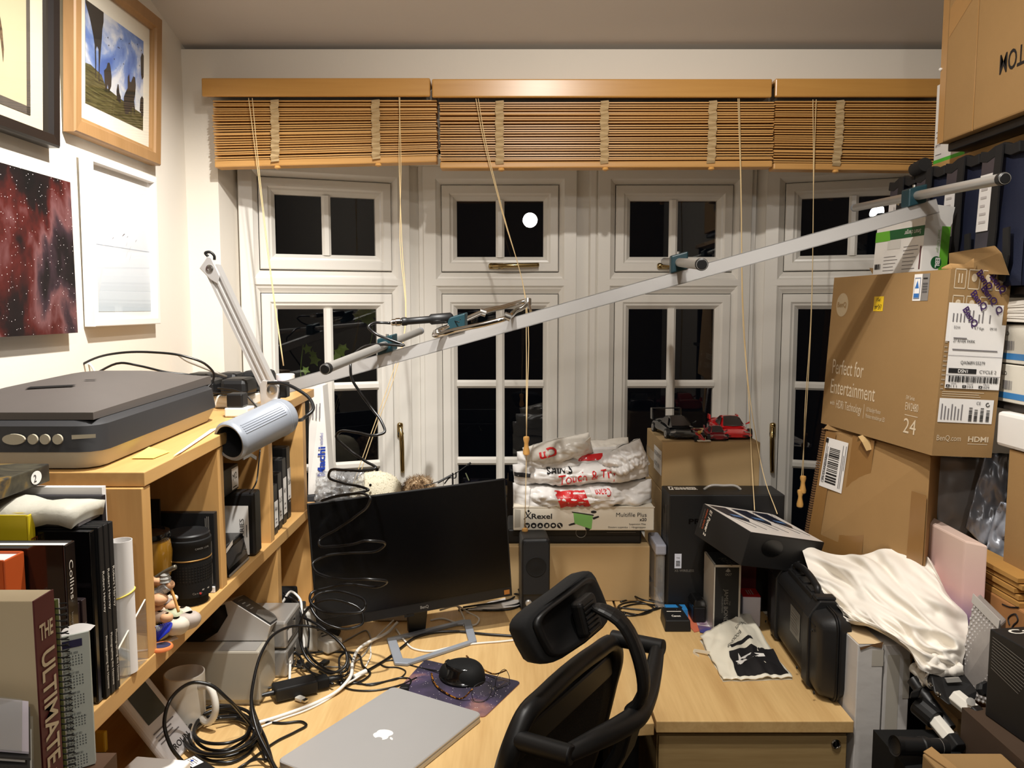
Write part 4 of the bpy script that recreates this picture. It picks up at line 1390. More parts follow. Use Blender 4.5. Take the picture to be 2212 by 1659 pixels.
for k, (y0, s_) in enumerate(((1.0870, 'In the Northern Night Skies'), (1.0990, 'In the Southern Night'))):
    t, f, g = book(['thin dark booklet with small pale spine lettering beside the large atlas', 'thin dark booklet between the other booklet and the boxed case'][k], y0, y0 + .0115, -.74, -.606 + .003 * k, .165 + .002 * k, plain('maroon_black', (38, 22, 26), .5), group='thin dark booklets', name='booklet', cat='booklet')
    spine_text(t, f, s_, .8, .15, .0045, M_dimink)
t, f, g = book('large glossy black book with white lettering down its spine', 1.058, 1.084, -.86, -.600, .258, plain('gloss_maroon_black', (22, 14, 14), .12, var=.3, scale=8, coat=.5), name='astronomy_book')
spine_text(t, f, 'Collins', .91, .70, .0095, M_whiteink)
spine_text(t, f, 'Insight Investment', .63, .38, .0045, M_dimink)
spine_text(t, f, 'Astronomy', .28, .03, .0075, M_whiteink)
# things behind and above those
t = thing('paper_packet', 'flat packet wrapped in white tissue lying over the black books', 'packet', (-.78, 1.10, 1.308))
def pk(i, j):
    x = -.90 + .275 * i
    y = 1.125 + .09 * j
    return (x, y, 1.332 + .004 * math.sin(9 * i + 4 * j) + .003 * math.sin(23 * i) - .01 * (2 * j - 1) ** 2)
b = MB().grid(pk, 14, 5)
b.build('wrapping', plain('tissue_white', (196, 192, 178), .6, var=.05, bump=.3, bscale=60), t, smooth='all', solid=.022)
MB().box(-.90, 1.15, 1.3085, -.63, 1.21, 1.318).build('contents', M_greyink, t)
o = MB().box(-.95, 1.228, ZS, -.634, 1.240, 1.349).build('backing_card', M_paper)
tag(o, 'white backing card standing behind the dark print by the upright', 'card')
t = thing('dark_print', 'dark blue black print mounted on card under the scanner front', 'print', (-.80, 1.215, ZS))
MB().box(-.95, 1.214, ZS, -.628, 1.226, 1.338).build('print', plain('blue_black_print', (24, 22, 30), .5, var=.2), t)
t = thing('patterned_book', 'dark mottled book with a round numbered sticker beside the scanner', 'book', (-.86, 1.05, 1.3085))
M_mott = ramp_noise('mottled_cover', [(.35, (40, 38, 34)), (.52, (74, 70, 56)), (.6, (122, 98, 50)), (.7, (58, 56, 52))], 12, 5, .5, 1.5)
c8 = [P(0, 1075, Y=.98), P(52, 1042, Y=1.18), P(0, 1000, Y=1.18)]
MB().hexa([(-.92, .97, 1.356), (-.72, .99, 1.356), (-.72, 1.24, 1.356), (-.92, 1.24, 1.356), (-.92, .97, 1.382), (-.72, .99, 1.382), (-.72, 1.24, 1.384), (-.92, 1.24, 1.384)]).build('book', M_mott, t, bevel=.002)
f = Face((-.72, .99, 1.356), (0, 1, 0), (0, 0, 1), .25, .027)
f.shape(t, 'round_sticker', ellipse(.85, .5, .055, .38, 20), M_white, .001)
f.text(t, '2', .82, .28, .42, M_ink, lift=.0016)
MB().box(-.90, 1.0, 1.3085, -.74, 1.11, 1.3555).build('spacer_book', M_blackmat, t)
t, f, g = book('bright yellow book beside the black atlas, its top worn', 1.113, 1.1295, -.86, P(61, 1113, Y=1.114).x, P(61, 1113, Y=1.114).z - ZS, plain('bright_yellow', (214, 190, 30), .45, var=.06), name='yellow_book', pages=plain('yellow_pages', (210, 190, 60), .7))
spine_text(t, f, 'BEST', .88, .72, .016, plain('brown_ink', (120, 60, 20), .6), .2)
t, f, g = book('orange textbook with white lettering near the left edge', 1.012, 1.054, -.86, -.652, .252, plain('orange_cover', (206, 92, 40), .45, var=.06), name='orange_book')
spine_text(t, f, 'Carroll', .76, .55, .010, M_whiteink, .55)
spine_text(t, f, 'and Ostlie', .74, .44, .010, M_whiteink, .12)
# white roll in a clear stand
t = thing('paper_roll', 'tall white rolled print with a yellow elastic band', 'roll', (-.615, 1.235, ZS))
c = V((-.612, 1.235, ZS + .001))
ht = P(273, 1168, Y=1.235).z - ZS
MB().lathe(c, (0, 0, 1), [(.0165, 0), (.0165, ht), (.0158, ht), (.0155, ht - .03), (.001, ht - .03)], 28).build('roll', M_paper, t, smooth=True)
MB().tube([c + V((.0172 * math.cos(a_), .0172 * math.sin(a_), ht * .60 + .006 * math.cos(a_ - .6))) for a_ in [k * math.pi / 6 for k in range(12)]], .0012, 5, 3, closed=True).build('elastic_band', plain('yellow_rubber', (236, 210, 84), .5), t, smooth='all')
MB().lathe(c + V((0, 0, ht - .029)), (0, 0, 1), [(.0154, 0), (.0154, .001)], 20).build('dark_inside', M_ink, t)
o = MB().box(-.640, 1.190, ZS, -.628, 1.207, ZS + .205).build('paper_strip', M_paper)
tag(o, 'folded white paper strip with a black top beside the white roll', 'paper')
t = thing('leaflet_stand', 'clear acrylic leaflet stand at the shelf edge in front of the roll', 'stand', (-.62, 1.24, ZS))
M_acr = glassy('clear_acrylic', (.93, .95, .94), milky=.06)
MB().hexa([(-.603, 1.185, ZS), (-.600, 1.185, ZS), (-.600, 1.284, ZS), (-.603, 1.284, ZS), (-.603, 1.185, ZS + .055), (-.600, 1.185, ZS + .055), (-.600, 1.284, ZS + .10), (-.603, 1.284, ZS + .10)]).build('front_panel', M_acr, t)
MB().box(-.66, 1.182, ZS, -.600, 1.185, ZS + .05).build('side_panel', M_acr, t)
MB().tube([(-.601, 1.185, ZS + .055), (-.601, 1.284, ZS + .10)], .0012, 5).build('bright_rim', M_whiteink, t)
# spiral notebooks, calendar, box of the tall book: nearest, on a cream file box
t = thing('file_box', 'cream file box with a brown rim at the bottom left corner', 'box', (-.62, .85, DZ))
MB().box(-.80, .72, DZ + .0005, -.505, .978, 1.060).build('box', plain('cream_board', (184, 164, 118), .7, var=.04), t, bevel=.003)
MB().box(-.801, .718, 1.035, -.503, .979, 1.0615).build('rim', plain('brown_board', (92, 66, 46), .7), t)
ZF = 1.0622
t = thing('tall_boxed_book', 'boxed book with a dark red spine and big cream letters', 'book', (-.60, .86, ZF))
h1 = P(90, 1300, Y=.86).z - ZF
M_dred = plain('dark_red_board', (96, 40, 40), .55, var=.05)
M_creamb = plain('cream_book_board', (214, 196, 162), .6, var=.03)
xs1 = P(72, 1330, Y=.862).x
MB().box(-.80, .862, ZF, xs1, .899, ZF + h1).build('cover', M_creamb, t, bevel=.001)
MB().box(xs1, .8615, ZF, xs1 + .002, .8995, ZF + h1).build('spine', M_dred, t)
f = Face((xs1 + .002, .862, ZF), (0, 1, 0), (0, 0, 1), .037, h1)
f.text(t, 'THE', .14, .80, .075, M_creamb, fit=.70, bold=.02)
text(t, 'ULTIMATE', f.at(.18, .74), (0, 0, -1), (0, 1, 0), .025, M_creamb, fit=h1 * .56, bold=.02, lift=.001)
text(t, 'BOOK', f.at(.30, .15), (0, 0, -1), (0, 1, 0), .012, M_creamb, fit=h1 * .13, lift=.001)
text(t, 'H', V((-.79, .8612, ZF + h1 * .55)), (1, 0, 0), (0, 0, 1), .02, M_dred)
o = MB().grid(lambda i, j: (-.80 + .19 * i, .84 + .09 * j, ZF + h1 + .004 + .020 * max(0, .55 - i) + .004 * math.sin(5 * i)), 12, 4).build('loose_sheet', M_paper, smooth='all')
tag(o, 'loose white sheet lying on top of the red spined box', 'paper')
def spiral(t, x, y, z0, z1, r, n, mat=M_black):
    b = MB()
    for i in range(n):
        z = z0 + (z1 - z0) * (i + .5) / n
        b.tube([(x + r * math.cos(a_), y - r * math.sin(a_), z + .0025 * a_ / 6.28) for a_ in [k * math.pi / 4 for k in range(8)]], .0009, 4, 2)
    return b.build('wire_binding', mat, t, smooth='all', kind='stuff')
for k, (x0, y0, m_, lab) in enumerate(((-.552, .903, plain('grey_notebook', (148, 150, 140), .6), 'grey spiral notebook next to the red spine'), (-.534, .9165, plain('olive_notebook', (86, 96, 40), .55, var=.2), 'olive green spiral notebook behind the calendar'))):
    t = thing('spiral_notebook', lab, 'notebook', (x0, y0, ZF), 'spiral notebooks at the bottom left')
    h2 = .226 - .004 * k
    MB().box(x0 - .10, y0, ZF, x0, y0 + .006, ZF + h2).build('cover', m_, t)
    MB().box(x0 - .10, y0 + .006, ZF, x0 - .002, y0 + .012, ZF + h2 - .002).build('pages', M_paper, t)
    spiral(t, x0 + .002, y0 + .006, ZF + .008, ZF + h2 - .006, .0075, 28)
t = thing('calendar', 'spiral bound calendar page with small month grids', 'calendar', (-.52, .94, ZF))
c0, c1 = P(133, 1628, Y=.930), P(205, 1628, Y=.952)
z0, z1 = ZF + .001, P(165, 1380, Y=.93).z
fr_ = Face((c0.x, .930, z0), (c1.x - c0.x, .022, 0), (0, 0, 1), math.hypot(c1.x - c0.x, .022), z1 - z0)
b = MB().prism([fr_.at(0, 0), fr_.at(1, 0), fr_.at(1, 1), fr_.at(0, 1)], (-.003, .008, 0))
b.build('pages', plain('grey_white_page', (190, 196, 188), .7, var=.02), t)
M_cal = plain('calendar_ink', (84, 90, 92), .7)
fr_.rect(t, 'heading_bar', .10, .91, .78, .965, plain('navy_ink', (44, 42, 78), .6), .0008)
for k in range(6):
    v0 = .80 - k * .148 - (.01 if k > 2 else 0)
    fr_.text(t, ['APRIL 2020', 'AUGUST 2020', 'NOVEMBER 2020', 'JUNE 2021', 'AUGUST 2021', 'NOVEMBER 2021'][k], .30, v0 + .062, .016, M_cal, fit=.34, bold=.01)
    b = MB()
    for r_ in range(5):
        for c_ in range(7):
            if r_ == 4 and c_ > 2 + k % 3:
                continue
            u, v = .20 + c_ * .088, v0 + .040 - r_ * .021
            b.poly([p + fr_.n * .0008 for p in (fr_.at(u, v), fr_.at(u + .035, v), fr_.at(u + .035, v + .010), fr_.at(u, v + .010))])
    b.build('month_grid', M_cal, t)
fr_.rect(t, 'rule', .12, .385, .80, .388, M_cal, .0008)
spiral(t, fr_.at(0, 0).x + .001, .931, z0 + .01, z1 - .012, .0065, 17)
b = MB().grid(lambda i, j: fr_.at(.02 + .98 * i, 1.0 + .05 * j * math.sin(math.pi * min(1, i * .75 + .2))) + V((0, .004 + .012 * j, 0)), 8, 3).build('curled_page', M_paper, t, smooth='all')
# folders and clear sleeves lying at the far left
t = thing('folder_pile', 'pile of white papers in clear sleeves at the bottom left', 'papers', (-.56, .78, ZF + .105), None)
for k in range(9):
    z = ZF + .062 + k * .0042
    b = MB().grid(lambda i, j: (-.66 + (.20 - .06 * j - .004 * (k % 3)) * i, .735 + .10 * j + .004 * (k % 2), z + .05 + .012 * (1 - i) * (k / 9) - .004 * i * i), 6, 3)
    b.build('sheet', [M_paper, plain('smoky_sleeve', (70, 68, 68), .2), plain('lilac_paper', (206, 200, 214), .6), M_acr, plain('smoky_sleeve', (0, 0, 0))][k % 5], t, solid=.0022)
o = MB().hexa([(-.66, .73, ZF), (-.458, .73, ZF), (-.522, .845, ZF), (-.66, .845, ZF), (-.66, .73, ZF + .105), (-.464, .73, ZF + .105), (-.528, .845, ZF + .105), (-.66, .845, ZF + .105)]).build('ring_binder', M_black, bevel=.012, seg=3)
tag(o, 'black ring binder with rounded spine under the sleeved papers', 'binder')
# ================================================================== ON THE CORNER DESK
from mathutils import noise as NZ
# monitor
t = thing('monitor', 'black flat screen monitor with a slim bezel on a grey metal foot', 'monitor', (-.25, 2.08, DZ))
TL, BL, TR, BR = P(681, 1087, Y=2.01), P(685, 1364, Y=1.995), P(1107, 1033, Y=2.195), P(1107, 1287, Y=2.18)
ex, ez = (BR - BL), (TL - BL)
mw, mh = ex.length, ez.length
fr = ortho(BL, ex, ez)
# b points away from the viewer
MB().fbox(fr, 0, .0, 0, mw, .010, mh).build('panel', M_black, t, bevel=.002)
MB().fbox(fr, .06, .010, .05, mw - .06, .045, mh - .06).build('rear_housing', M_blackmat, t, bevel=.012)
f = Face(fr.pt(0, 0, 0), fr.a, fr.c, mw, mh)
f.rect(t, 'screen', .008, .085, .992, .990, plain('dark_screen', (5, 5, 6), .22, spec=.45), .0006)
f.rect(t, 'chin_line', .004, .079, .996, .082, M_blackgloss, .0007)
f.text(t, 'BenQ', .53, .030, .024, M_dimink, fit=.042, bold=.02, align='C')
f.rect(t, 'sticker', .955, .022, .985, .060, plain('amber_sticker', (150, 96, 40), .5), .0008)
f.rect(t, 'sensor', .425, -.018, .475, .001, M_blackmat, .0008)
c0 = P(898, 1363, Z=DZ)
col = Fr((-.268, 2.17, DZ), fr.a, fr.b, (0, 0, 1))
MB().prism([col.pt(-.022, -.012, .004), col.pt(.026, -.012, .004), col.pt(.034, -.03, .12), col.pt(-.030, -.03, .12)], fr.b * .018).build('stand_neck', M_black, t, bevel=.002)
bs = [P(845, 1385, Z=DZ), P(958, 1350, Z=DZ), P(1003, 1347, Z=DZ), P(1026, 1392, Z=DZ), P(872, 1442, Z=DZ), P(836, 1432, Z=DZ)]
o_ = [V((-.338, 2.105, DZ)), V((-.14, 2.235, DZ)), V((-.118, 2.235, DZ)), V((-.094, 2.088, DZ)), V((-.262, 1.948, DZ)), V((-.295, 1.952, DZ))]
ctr = sum(o_, V()) / 6
i_ = [ctr + (p - ctr) * .80 for p in o_]
b = MB()
n = 6
for z in (.001, .009):
    b.v += [p + V((0, 0, z)) for p in o_]
    b.v += [p + V((0, 0, z)) for p in i_]
for i in range(n):
    j = (i + 1) % n
    b.f += [(i, j, 12 + j, 12 + i), (6 + j, 6 + i, 18 + i, 18 + j), (12 + i, 12 + j, 18 + j, 18 + i), (j, i, 6 + i, 6 + j)]
b.build('foot', M_greymetal, t, bevel=.002)

# speaker
t = thing('speaker', 'small upright black desktop speaker with two silver knobs', 'speaker', (.07, 2.34, DZ))
sp = [P(1126, 1330, Z=DZ), P(1190, 1330, Z=DZ)]
zt = P(1158, 1166, Y=2.285).z
fr = Fr((.028, 2.285, DZ + .001), (.084, .006, 0), (-.006, .084, 0), (0, 0, zt - DZ))
fr = yawfr((.028, 2.285, DZ + .001), 4)
MB().fbox(fr, 0, 0, 0, .084, .11, zt - DZ).build('cabinet', M_black, t, bevel=.012, seg=3)
f = Face(fr.pt(0, 0, 0), fr.a, fr.c, .084, zt - DZ)
MB().prism([f.at(.06, .28), f.at(.94, .28), f.at(.94, .93), f.at(.85, .965), f.at(.15, .965), f.at(.06, .93)], f.n * .003).build('grille', plain('speaker_cloth', (17, 17, 18), .9, var=.25, scale=300), t)
MB().lathe(f.at(.5, .64) + f.n * .003, f.n, [(.030, 0), (.029, .0015), (.024, .0004), (.012, .0012), (.002, .0016)], 28).build('driver_cone', M_blackmat, t, smooth=True)
for u in (.24, .66):
    MB().lathe(f.at(u, .165), f.n, [(.0095, 0), (.0095, .006), (.0075, .008)], 20).build('knob', M_silver, t, smooth=True)

# laptop, closed
LZ = .748
A_, B_, C_ = P(846, 1482, Z=LZ), P(1043, 1541, Z=LZ), P(597, 1640, Z=LZ)
ax = (C_ - A_).normalized()
M0 = (B_ + C_) / 2
ay = V((-ax.y, ax.x, 0))
if ay.dot(B_ - A_) < 0:
    ay = -ay
lw, ld = .359, .247
fr = Fr((M0.x, M0.y, 0), ax, ay, (0, 0, 1))
t = thing('laptop', 'closed silver laptop with a white bitten fruit emblem on its lid', 'laptop', (M0.x, M0.y, DZ))
M_lap = plain('bead_blasted_aluminium', (190, 188, 186), .38, .4, .02)
def slab(x, y, z0, z1, r=.014, n=5):
    lo = []
    for cx, cy, a in ((x - r, -y + r, -90), (x - r, y - r, 0), (-x + r, y - r, 90), (-x + r, -y + r, 180)):
        for k in range(n + 1):
            an = math.radians(a + 90 * k / n)
            lo.append((cx + r * math.cos(an), cy + r * math.sin(an)))
    return [fr.pt(a, b_, z0) for a, b_ in lo], [fr.pt(a, b_, z1) for a, b_ in lo]
def slabs(x, y, z0, z1, ch):
    l0, l1 = slab(x, y, z0, z1 - ch)
    _, l2 = slab(x - ch, y - ch, z0, z1)
    l00, _ = slab(x - ch, y - ch, z0 - .0, z1)
    return stack_loops([l0, l1, l2])
slabs(lw / 2, ld / 2, DZ + .002, DZ + .0125, .0015).build('base', M_lap, t, smooth=True)
slabs(lw / 2, ld / 2, DZ + .0135, LZ, .0018).build('lid', M_lap, t, smooth=True)
slabs(lw / 2 - .002, ld / 2 - .002, DZ + .0125, DZ + .0136, .0001).build('gap', M_black, t)
# emblem: the fruit outline with its bite, leaf towards the front edge
up_ = ay
rt = -ax
k = .021
APP = [(0, .62), (.18, .72), (.45, .78), (.72, .66), (.86, .48)] + [(.86 + .30 * math.cos(math.radians(a)), .10 + .36 * math.sin(math.radians(a))) for a in (100, 130, 160, 180, 200, 230, 255)] + [(.90, -.30), (.76, -.66), (.52, -.92), (.30, -.98), (.02, -.90), (-.28, -.98), (-.52, -.90), (-.78, -.56), (-.92, -.12), (-.90, .30), (-.70, .64), (-.42, .77), (-.16, .70)]
cen = P(829, 1587, Z=LZ)
f = Face(cen, -ax, ay, 1, 1)
if f.n.z < 0:
    f = Face(cen, ax, ay, 1, 1)
print_(t, 'emblem', [f.at(x * k, y * k) for x, y in reversed(APP)] if False else [f.at(x * k, y * k) for x, y in reversed(APP)], M_white, .0)
for o2 in [x for x in bpy.data.objects if x.parent == t and x.name.startswith('emblem')]:
    for v in o2.data.vertices:
        v.co.z = LZ + .0004 - DZ
LEAF = [(.02, .86), (.06, 1.12), (.24, 1.34), (.40, 1.38), (.38, 1.14), (.22, .92)]
o2 = print_(t, 'emblem_leaf', [f.at(x * k, y * k) for x, y in LEAF], M_white, 0)
for v in o2.data.vertices:
    v.co.z = LZ + .0004 - DZ

# mouse mat, mouse, spectacles
t = thing('mouse_mat', 'purple galaxy patterned mouse mat partly under the laptop', 'mouse mat', (-.13, 1.85, DZ))
cs = [P(925, 1428, Z=DZ), P(860, 1490, Z=DZ), P(1048, 1549, Z=DZ), P(1122, 1476, Z=DZ)]
cs = [V((-.222, 1.985, DZ)), V((-.275, 1.80, DZ)), V((-.062, 1.692, DZ)), V((.022, 1.862, DZ))]
lo = []
for i in range(4):
    p, a, c_ = cs[i], cs[i - 1], cs[(i + 1) % 4]
    for s_ in (0, .25, .5, .75, 1):
        q0 = p + (a - p).normalized() * .014
        q1 = p + (c_ - p).normalized() * .014
        lo.append(q0 * (1 - s_) ** 2 + p * 2 * s_ * (1 - s_) + q1 * s_ ** 2)
gal = ramp_noise('galaxy_print', [(.34, (34, 31, 40)), (.48, (52, 47, 62)), (.57, (70, 60, 84)), (.66, (150, 108, 96)), (.72, (54, 48, 66))], 5, 9, .55, .8, stars=120)
MB().prism([p + V((0, 0, .0003)) for p in lo], (0, 0, .0022)).build('surface', gal, t)
MB().prism([ctr_ + V((0, 0, .0001)) for ctr_ in [sum(cs, V()) / 4 + (p - sum(cs, V()) / 4) * 1.004 for p in lo]], (0, 0, .0010)).build('edge', plain('tan_edge', (170, 120, 90), .8), t)
t = thing('computer_mouse', 'large black sculpted mouse with a glossy thumb rest on the galaxy mat', 'mouse', (-.12, 1.88, DZ))
mc = V((-.118, 1.885, DZ + .0026))
mx = (P(1075, 1478, Z=DZ) - P(945, 1440, Z=DZ))
mx.z = 0
mx.normalize()
my = V((-mx.y, mx.x, 0))
def mouse_s(i, j):
    th = 2 * math.pi * i
    ph = j
    r = math.sin(math.pi / 2 * (1 - ph)) ** .62
    x = .060 * math.cos(th) * r * (1 - .10 * math.sin(th))
    y = .043 * math.sin(th) * r * (1 + .25 * (math.sin(th) < 0) * abs(math.cos(th)))
    z = .042 * (math.sin(math.pi / 2 * ph) ** .75) * (1 + .12 * math.cos(th) * r)
    return mc + mx * x + my * y + V((0, 0, z))
MB().grid(mouse_s, 36, 10).build('shell', M_blackmat, t, smooth='all')
def thumb(i, j):
    th = math.pi * (1.18 + .72 * i)
    x = .058 * math.cos(th) * (1.0 - .25 * j)
    y = .056 * math.sin(th) * (1.0 - .32 * j)
    z = .004 + .034 * j - .010 * math.sin(math.pi * j)
    return mc + mx * x + my * y + V((0, 0, z))
MB().grid(thumb, 20, 8).build('thumb_rest', M_blackgloss, t, smooth='all', solid=.003)
MB().cyl(mc + mx * -.046 + V((0, 0, .026)) - my * .004, mc + mx * -.046 + V((0, 0, .026)) + my * .004, .007, n=14).build('wheel', M_black, t, smooth=True)

t = thing('spectacles', 'thin rimmed spectacles with tortoiseshell arms around the mouse', 'spectacles', (-.06, 1.82, DZ))
M_tort = ramp_noise('tortoiseshell', [(.40, (26, 16, 10)), (.52, (60, 34, 16)), (.62, (170, 110, 30)), (.75, (40, 24, 12))], 160, 3, .25, .5)
zg = DZ + .0028
L1 = [P(1021, 1488, Z=zg + .028), P(1058, 1476, Z=zg + .03), P(1063, 1490, Z=zg + .018), P(1058, 1503, Z=zg + .006), P(1040, 1516, Z=zg + .002), P(1024, 1514, Z=zg + .003)]
L2 = [P(1072, 1467, Z=zg + .028), P(1094, 1448, Z=zg + .030), P(1100, 1462, Z=zg + .018), P(1100, 1472, Z=zg + .008), P(1086, 1484, Z=zg + .002), P(1072, 1486, Z=zg + .004)]
for L_ in (L1, L2):
    MB().tube(L_, .0008, 6, 5, closed=True).build('rim', M_black, t, smooth='all')
    MB().poly(spline(L_, 4, True)).build('lens', M_pglass, t)
MB().tube([L1[2], (L1[2] + L2[5]) / 2 + V((0, 0, .006)), L2[5]], .0010, 6).build('bridge', M_black, t, smooth='all')
MB().tube([L1[0], P(1000, 1508, Z=zg + .006), P(960, 1495, Z=zg + .004), P(938, 1475, Z=zg + .004), P(932, 1455, Z=zg + .004)], lambda q_: .0016 + .001 * q_, 7).build('arm', M_tort, t, smooth='all')
MB().tube([L2[1], P(1068, 1456, Z=zg + .012), P(1040, 1444, Z=zg + .012), P(1018, 1428, Z=zg + .012), P(1008, 1417, Z=zg + .010)], lambda q_: .0016 + .001 * q_, 7).build('arm', M_tort, t, smooth='all')
for p in (L1[2] + V((.002, 0, .002)), L2[5] + V((-.002, 0, .002))):
    b = MB()
    pebble(b, p, .0022, .0016, .004, 1, 6)
    b.build('nose_pad', M_acr, t, smooth='all')

# ------------------------------------------------------------------ office chair
C0 = V((.105, 1.364, 0))
ca, cf = V((.52, .854, 0)).normalized(), V((-.854, .52, 0)).normalized()
q = lambda a, f_, z: C0 + ca * a + cf * f_ + V((0, 0, z))
t = thing('office_chair', 'black mesh office chair with a headrest, seen from behind', 'chair', q(0, .2, 0))
M_chair = plain('chair_plastic', (19, 19, 20), .42, var=.08, spec=.45)
H4 = [P(1127, 1338, Y=1.215), P(1287, 1217, Y=1.435), P(1337, 1335, Y=1.395), P(1182, 1451, Y=1.235)]
hc = sum(H4, V()) / 4
hn = (H4[1] - H4[0]).cross(H4[3] - H4[0]).normalized()
if hn.dot(EYE - hc) < 0:
    hn = -hn
def head(s_, off, bow=.012, n=24):
    out = []
    for k in range(n):
        an = 2 * math.pi * k / n
        cx, cy = math.cos(an), math.sin(an)
        pw = .42
        u = (abs(cx) ** pw) * (1 if cx > 0 else -1)
        v = (abs(cy) ** pw) * (1 if cy > 0 else -1)
        u, v = (u * s_ + 1) / 2, (v * s_ + 1) / 2
        p = (H4[0] * (1 - u) + H4[1] * u) * v + (H4[3] * (1 - u) + H4[2] * u) * (1 - v)
        out.append(p + hn * (off - bow * ((2 * u - 1) ** 2)))
    return out
stack_loops([head(.86, -.034), head(.97, -.028), head(1.0, -.012), head(.99, .0), head(.94, .004)]).build('headrest_pad', plain('black_fabric', (22, 22, 23), .9, var=.15, scale=300), t, smooth='all')
stack_loops([head(.86, .001), head(.83, .010), head(.78, .012), head(.70, .006), head(.2, .002)]).build('headrest_shell', M_chair, t, smooth='all')
bc = hc + hn * .010 + (H4[1] - H4[0]).normalized() * .018
bf = ortho(bc, H4[1] - H4[0], H4[0] - H4[3])
bb = MB()
hb = hn
bf = Fr(bc, bf.a, hn, bf.c)
bb.fbox(bf, -.034, -.004, -.034, .022, .020, .028)
bo = bb.build('headrest_bracket', M_chair, t, bevel=.008, seg=3)
b = MB()
for k in range(6):
    b.fbox(bf, -.030, .0195, -.026 + k * .008, .010, .0225, -.022 + k * .008)
b.build('grip_rib', M_black, bo, bevel=.001)
MB().strip([bc + hn * .012 + bf.c * .012, q(-.01, -.098, 1.115), q(-.005, -.125, 1.06), q(0, -.138, 1.0), q(0, -.130, .965), q(0, -.10, .945)], .040, .020, ca).build('stem', M_chair, t, bevel=.006, seg=3)
stem_o = [x for x in bpy.data.objects if x.parent == t and x.name.startswith('stem')][0]
stem_o.modifiers.clear()
md = stem_o.modifiers.new('round', 'SUBSURF')
md.levels = md.render_levels = 2
MB().tube([q(-.19, -.085, .955), q(-.13, -.105, .955), q(-.06, -.118, .948), q(0, -.122, .942), q(.06, -.115, .945), q(.13, -.10, .960), q(.19, -.085, .982)], lambda s_: .0135 + .006 * math.sin(math.pi * s_), 12).build('brace', M_chair, t, smooth='all')
for s_, z in ((-1, .958), (1, .984)):
    MB().cyl(q(s_ * .19, .01, z - .003), q(s_ * .19, -.098, z), .0155, n=18).build('brace_joint', M_chair, t, smooth=True, bevel=.003)
MB().strip([q(0, -.118, .945), q(0, -.10, .88), q(0, -.05, .78), q(0, .02, .66), q(0, .09, .55), q(0, .18, .49)], .055, .024, ca).build('lower_spine', M_chair, t, bevel=.006)
loop = [(-.10, .0, .988), (.10, .0, .988), (.165, .0, .980), (.197, .004, .945), (.205, .02, .88), (.215, .055, .75), (.20, .095, .62), (.15, .115, .56), (-.15, .115, .56), (-.20, .095, .62), (-.215, .055, .75), (-.205, .02, .88), (-.197, .004, .945), (-.165, 0, .980)]
MB().tube([q(*p) for p in loop], .0165, 10, 5, closed=True).build('back_frame', M_chair, t, smooth='all')
M_mesh = ramp_noise('black_mesh', [(.42, (10, 10, 10)), (.55, (34, 28, 22))], 420, 1, .9, 0)
def meshp(i, j):
    a = (-.19 + .38 * i)
    z = .975 - .40 * j
    f_ = .004 + .11 * j * j + .012 * math.sin(math.pi * i)
    return q(a, f_, z)
MB().grid(meshp, 10, 10).build('mesh_panel', M_mesh, t, smooth='all', solid=.002)
MB().fbox(Fr(q(0, 0, 0), ca, cf, (0, 0, 1)), -.19, .005, .905, .19, .022, .955).build('top_pad', M_chair, t, bevel=.006)
MB().fbox(Fr(q(0, 0, 0), ca, cf, (0, 0, 1)), -.24, .12, .44, .24, .58, .50).build('seat', plain('seat_fabric', (20, 20, 21), .9, var=.15, scale=200), t, bevel=.02, seg=3)
MB().cyl(q(0, .33, .10), q(0, .33, .44), .028, n=18).build('gas_lift', M_chair, t, smooth=True)
for k in range(5):
    an = math.radians(72 * k + 20)
    d = V((math.cos(an), math.sin(an), 0))
    MB().tube([q(0, .33, .12), q(0, .33, .10) + d * .16, q(0, .33, .07) + d * .30], lambda s_: .022 - .008 * s_, 10).build('base_leg', M_chair, t, smooth='all')
    MB().cyl(q(0, .33, .027) + d * .30 + V((-d.y, d.x, 0)) * -.02, q(0, .33, .027) + d * .30 + V((-d.y, d.x, 0)) * .02, .027, n=16).build('castor', M_black, t, smooth=True)
MB().tube([q(.255, .30, .47), q(.27, .26, .60), q(.27, .22, .66)], .018, 10).build('arm_post', M_chair, t, smooth='all')
MB().tube([q(-.255, .30, .47), q(-.27, .26, .60), q(-.27, .22, .66)], .018, 10).build('arm_post', M_chair, t, smooth='all')

# ------------------------------------------------------------------ the aerial on its aluminium boom
t = thing('yagi_aerial', 'long flat aluminium boom aerial with cross rods lying from the shelf to the carton', 'aerial', (.2, 2.0, 1.7))
e_ = V((.117, 1, .063)).normalized()
R0 = P(2020, 446, Y=1.93)
L0_ = P(612, 838, Y=2.118)
bd = (R0 - L0_).normalized()
bl = (R0 - L0_).length
fr = ortho(L0_, bd, (0, 0, 1))
hw = .0165
b = MB()
for (y0, z0, y1, z1) in ((-hw, -hw, -hw + .002, hw), (hw - .002, -hw, hw, hw), (-hw, hw - .002, hw, hw), (-hw, -hw, hw, -hw + .002)):
    b.fbox(fr, 0, y0, z0, bl, y1, z1)
b.build('boom', M_alu, t)
def boomX(u):
    """distance along the boom where its centre line shows at column u"""
    lo_, hi_ = 0, bl
    for _ in range(40):
        m_ = (lo_ + hi_) / 2
        p = fr.pt(m_, 0, 0) - EYE
        c, s = math.cos(PITCH), math.sin(PITCH)
        uu = 1106 + F * p.x / (p.y * c - p.z * s)
        if uu < u:
            lo_ = m_
        else:
            hi_ = m_
    return (lo_ + hi_) / 2
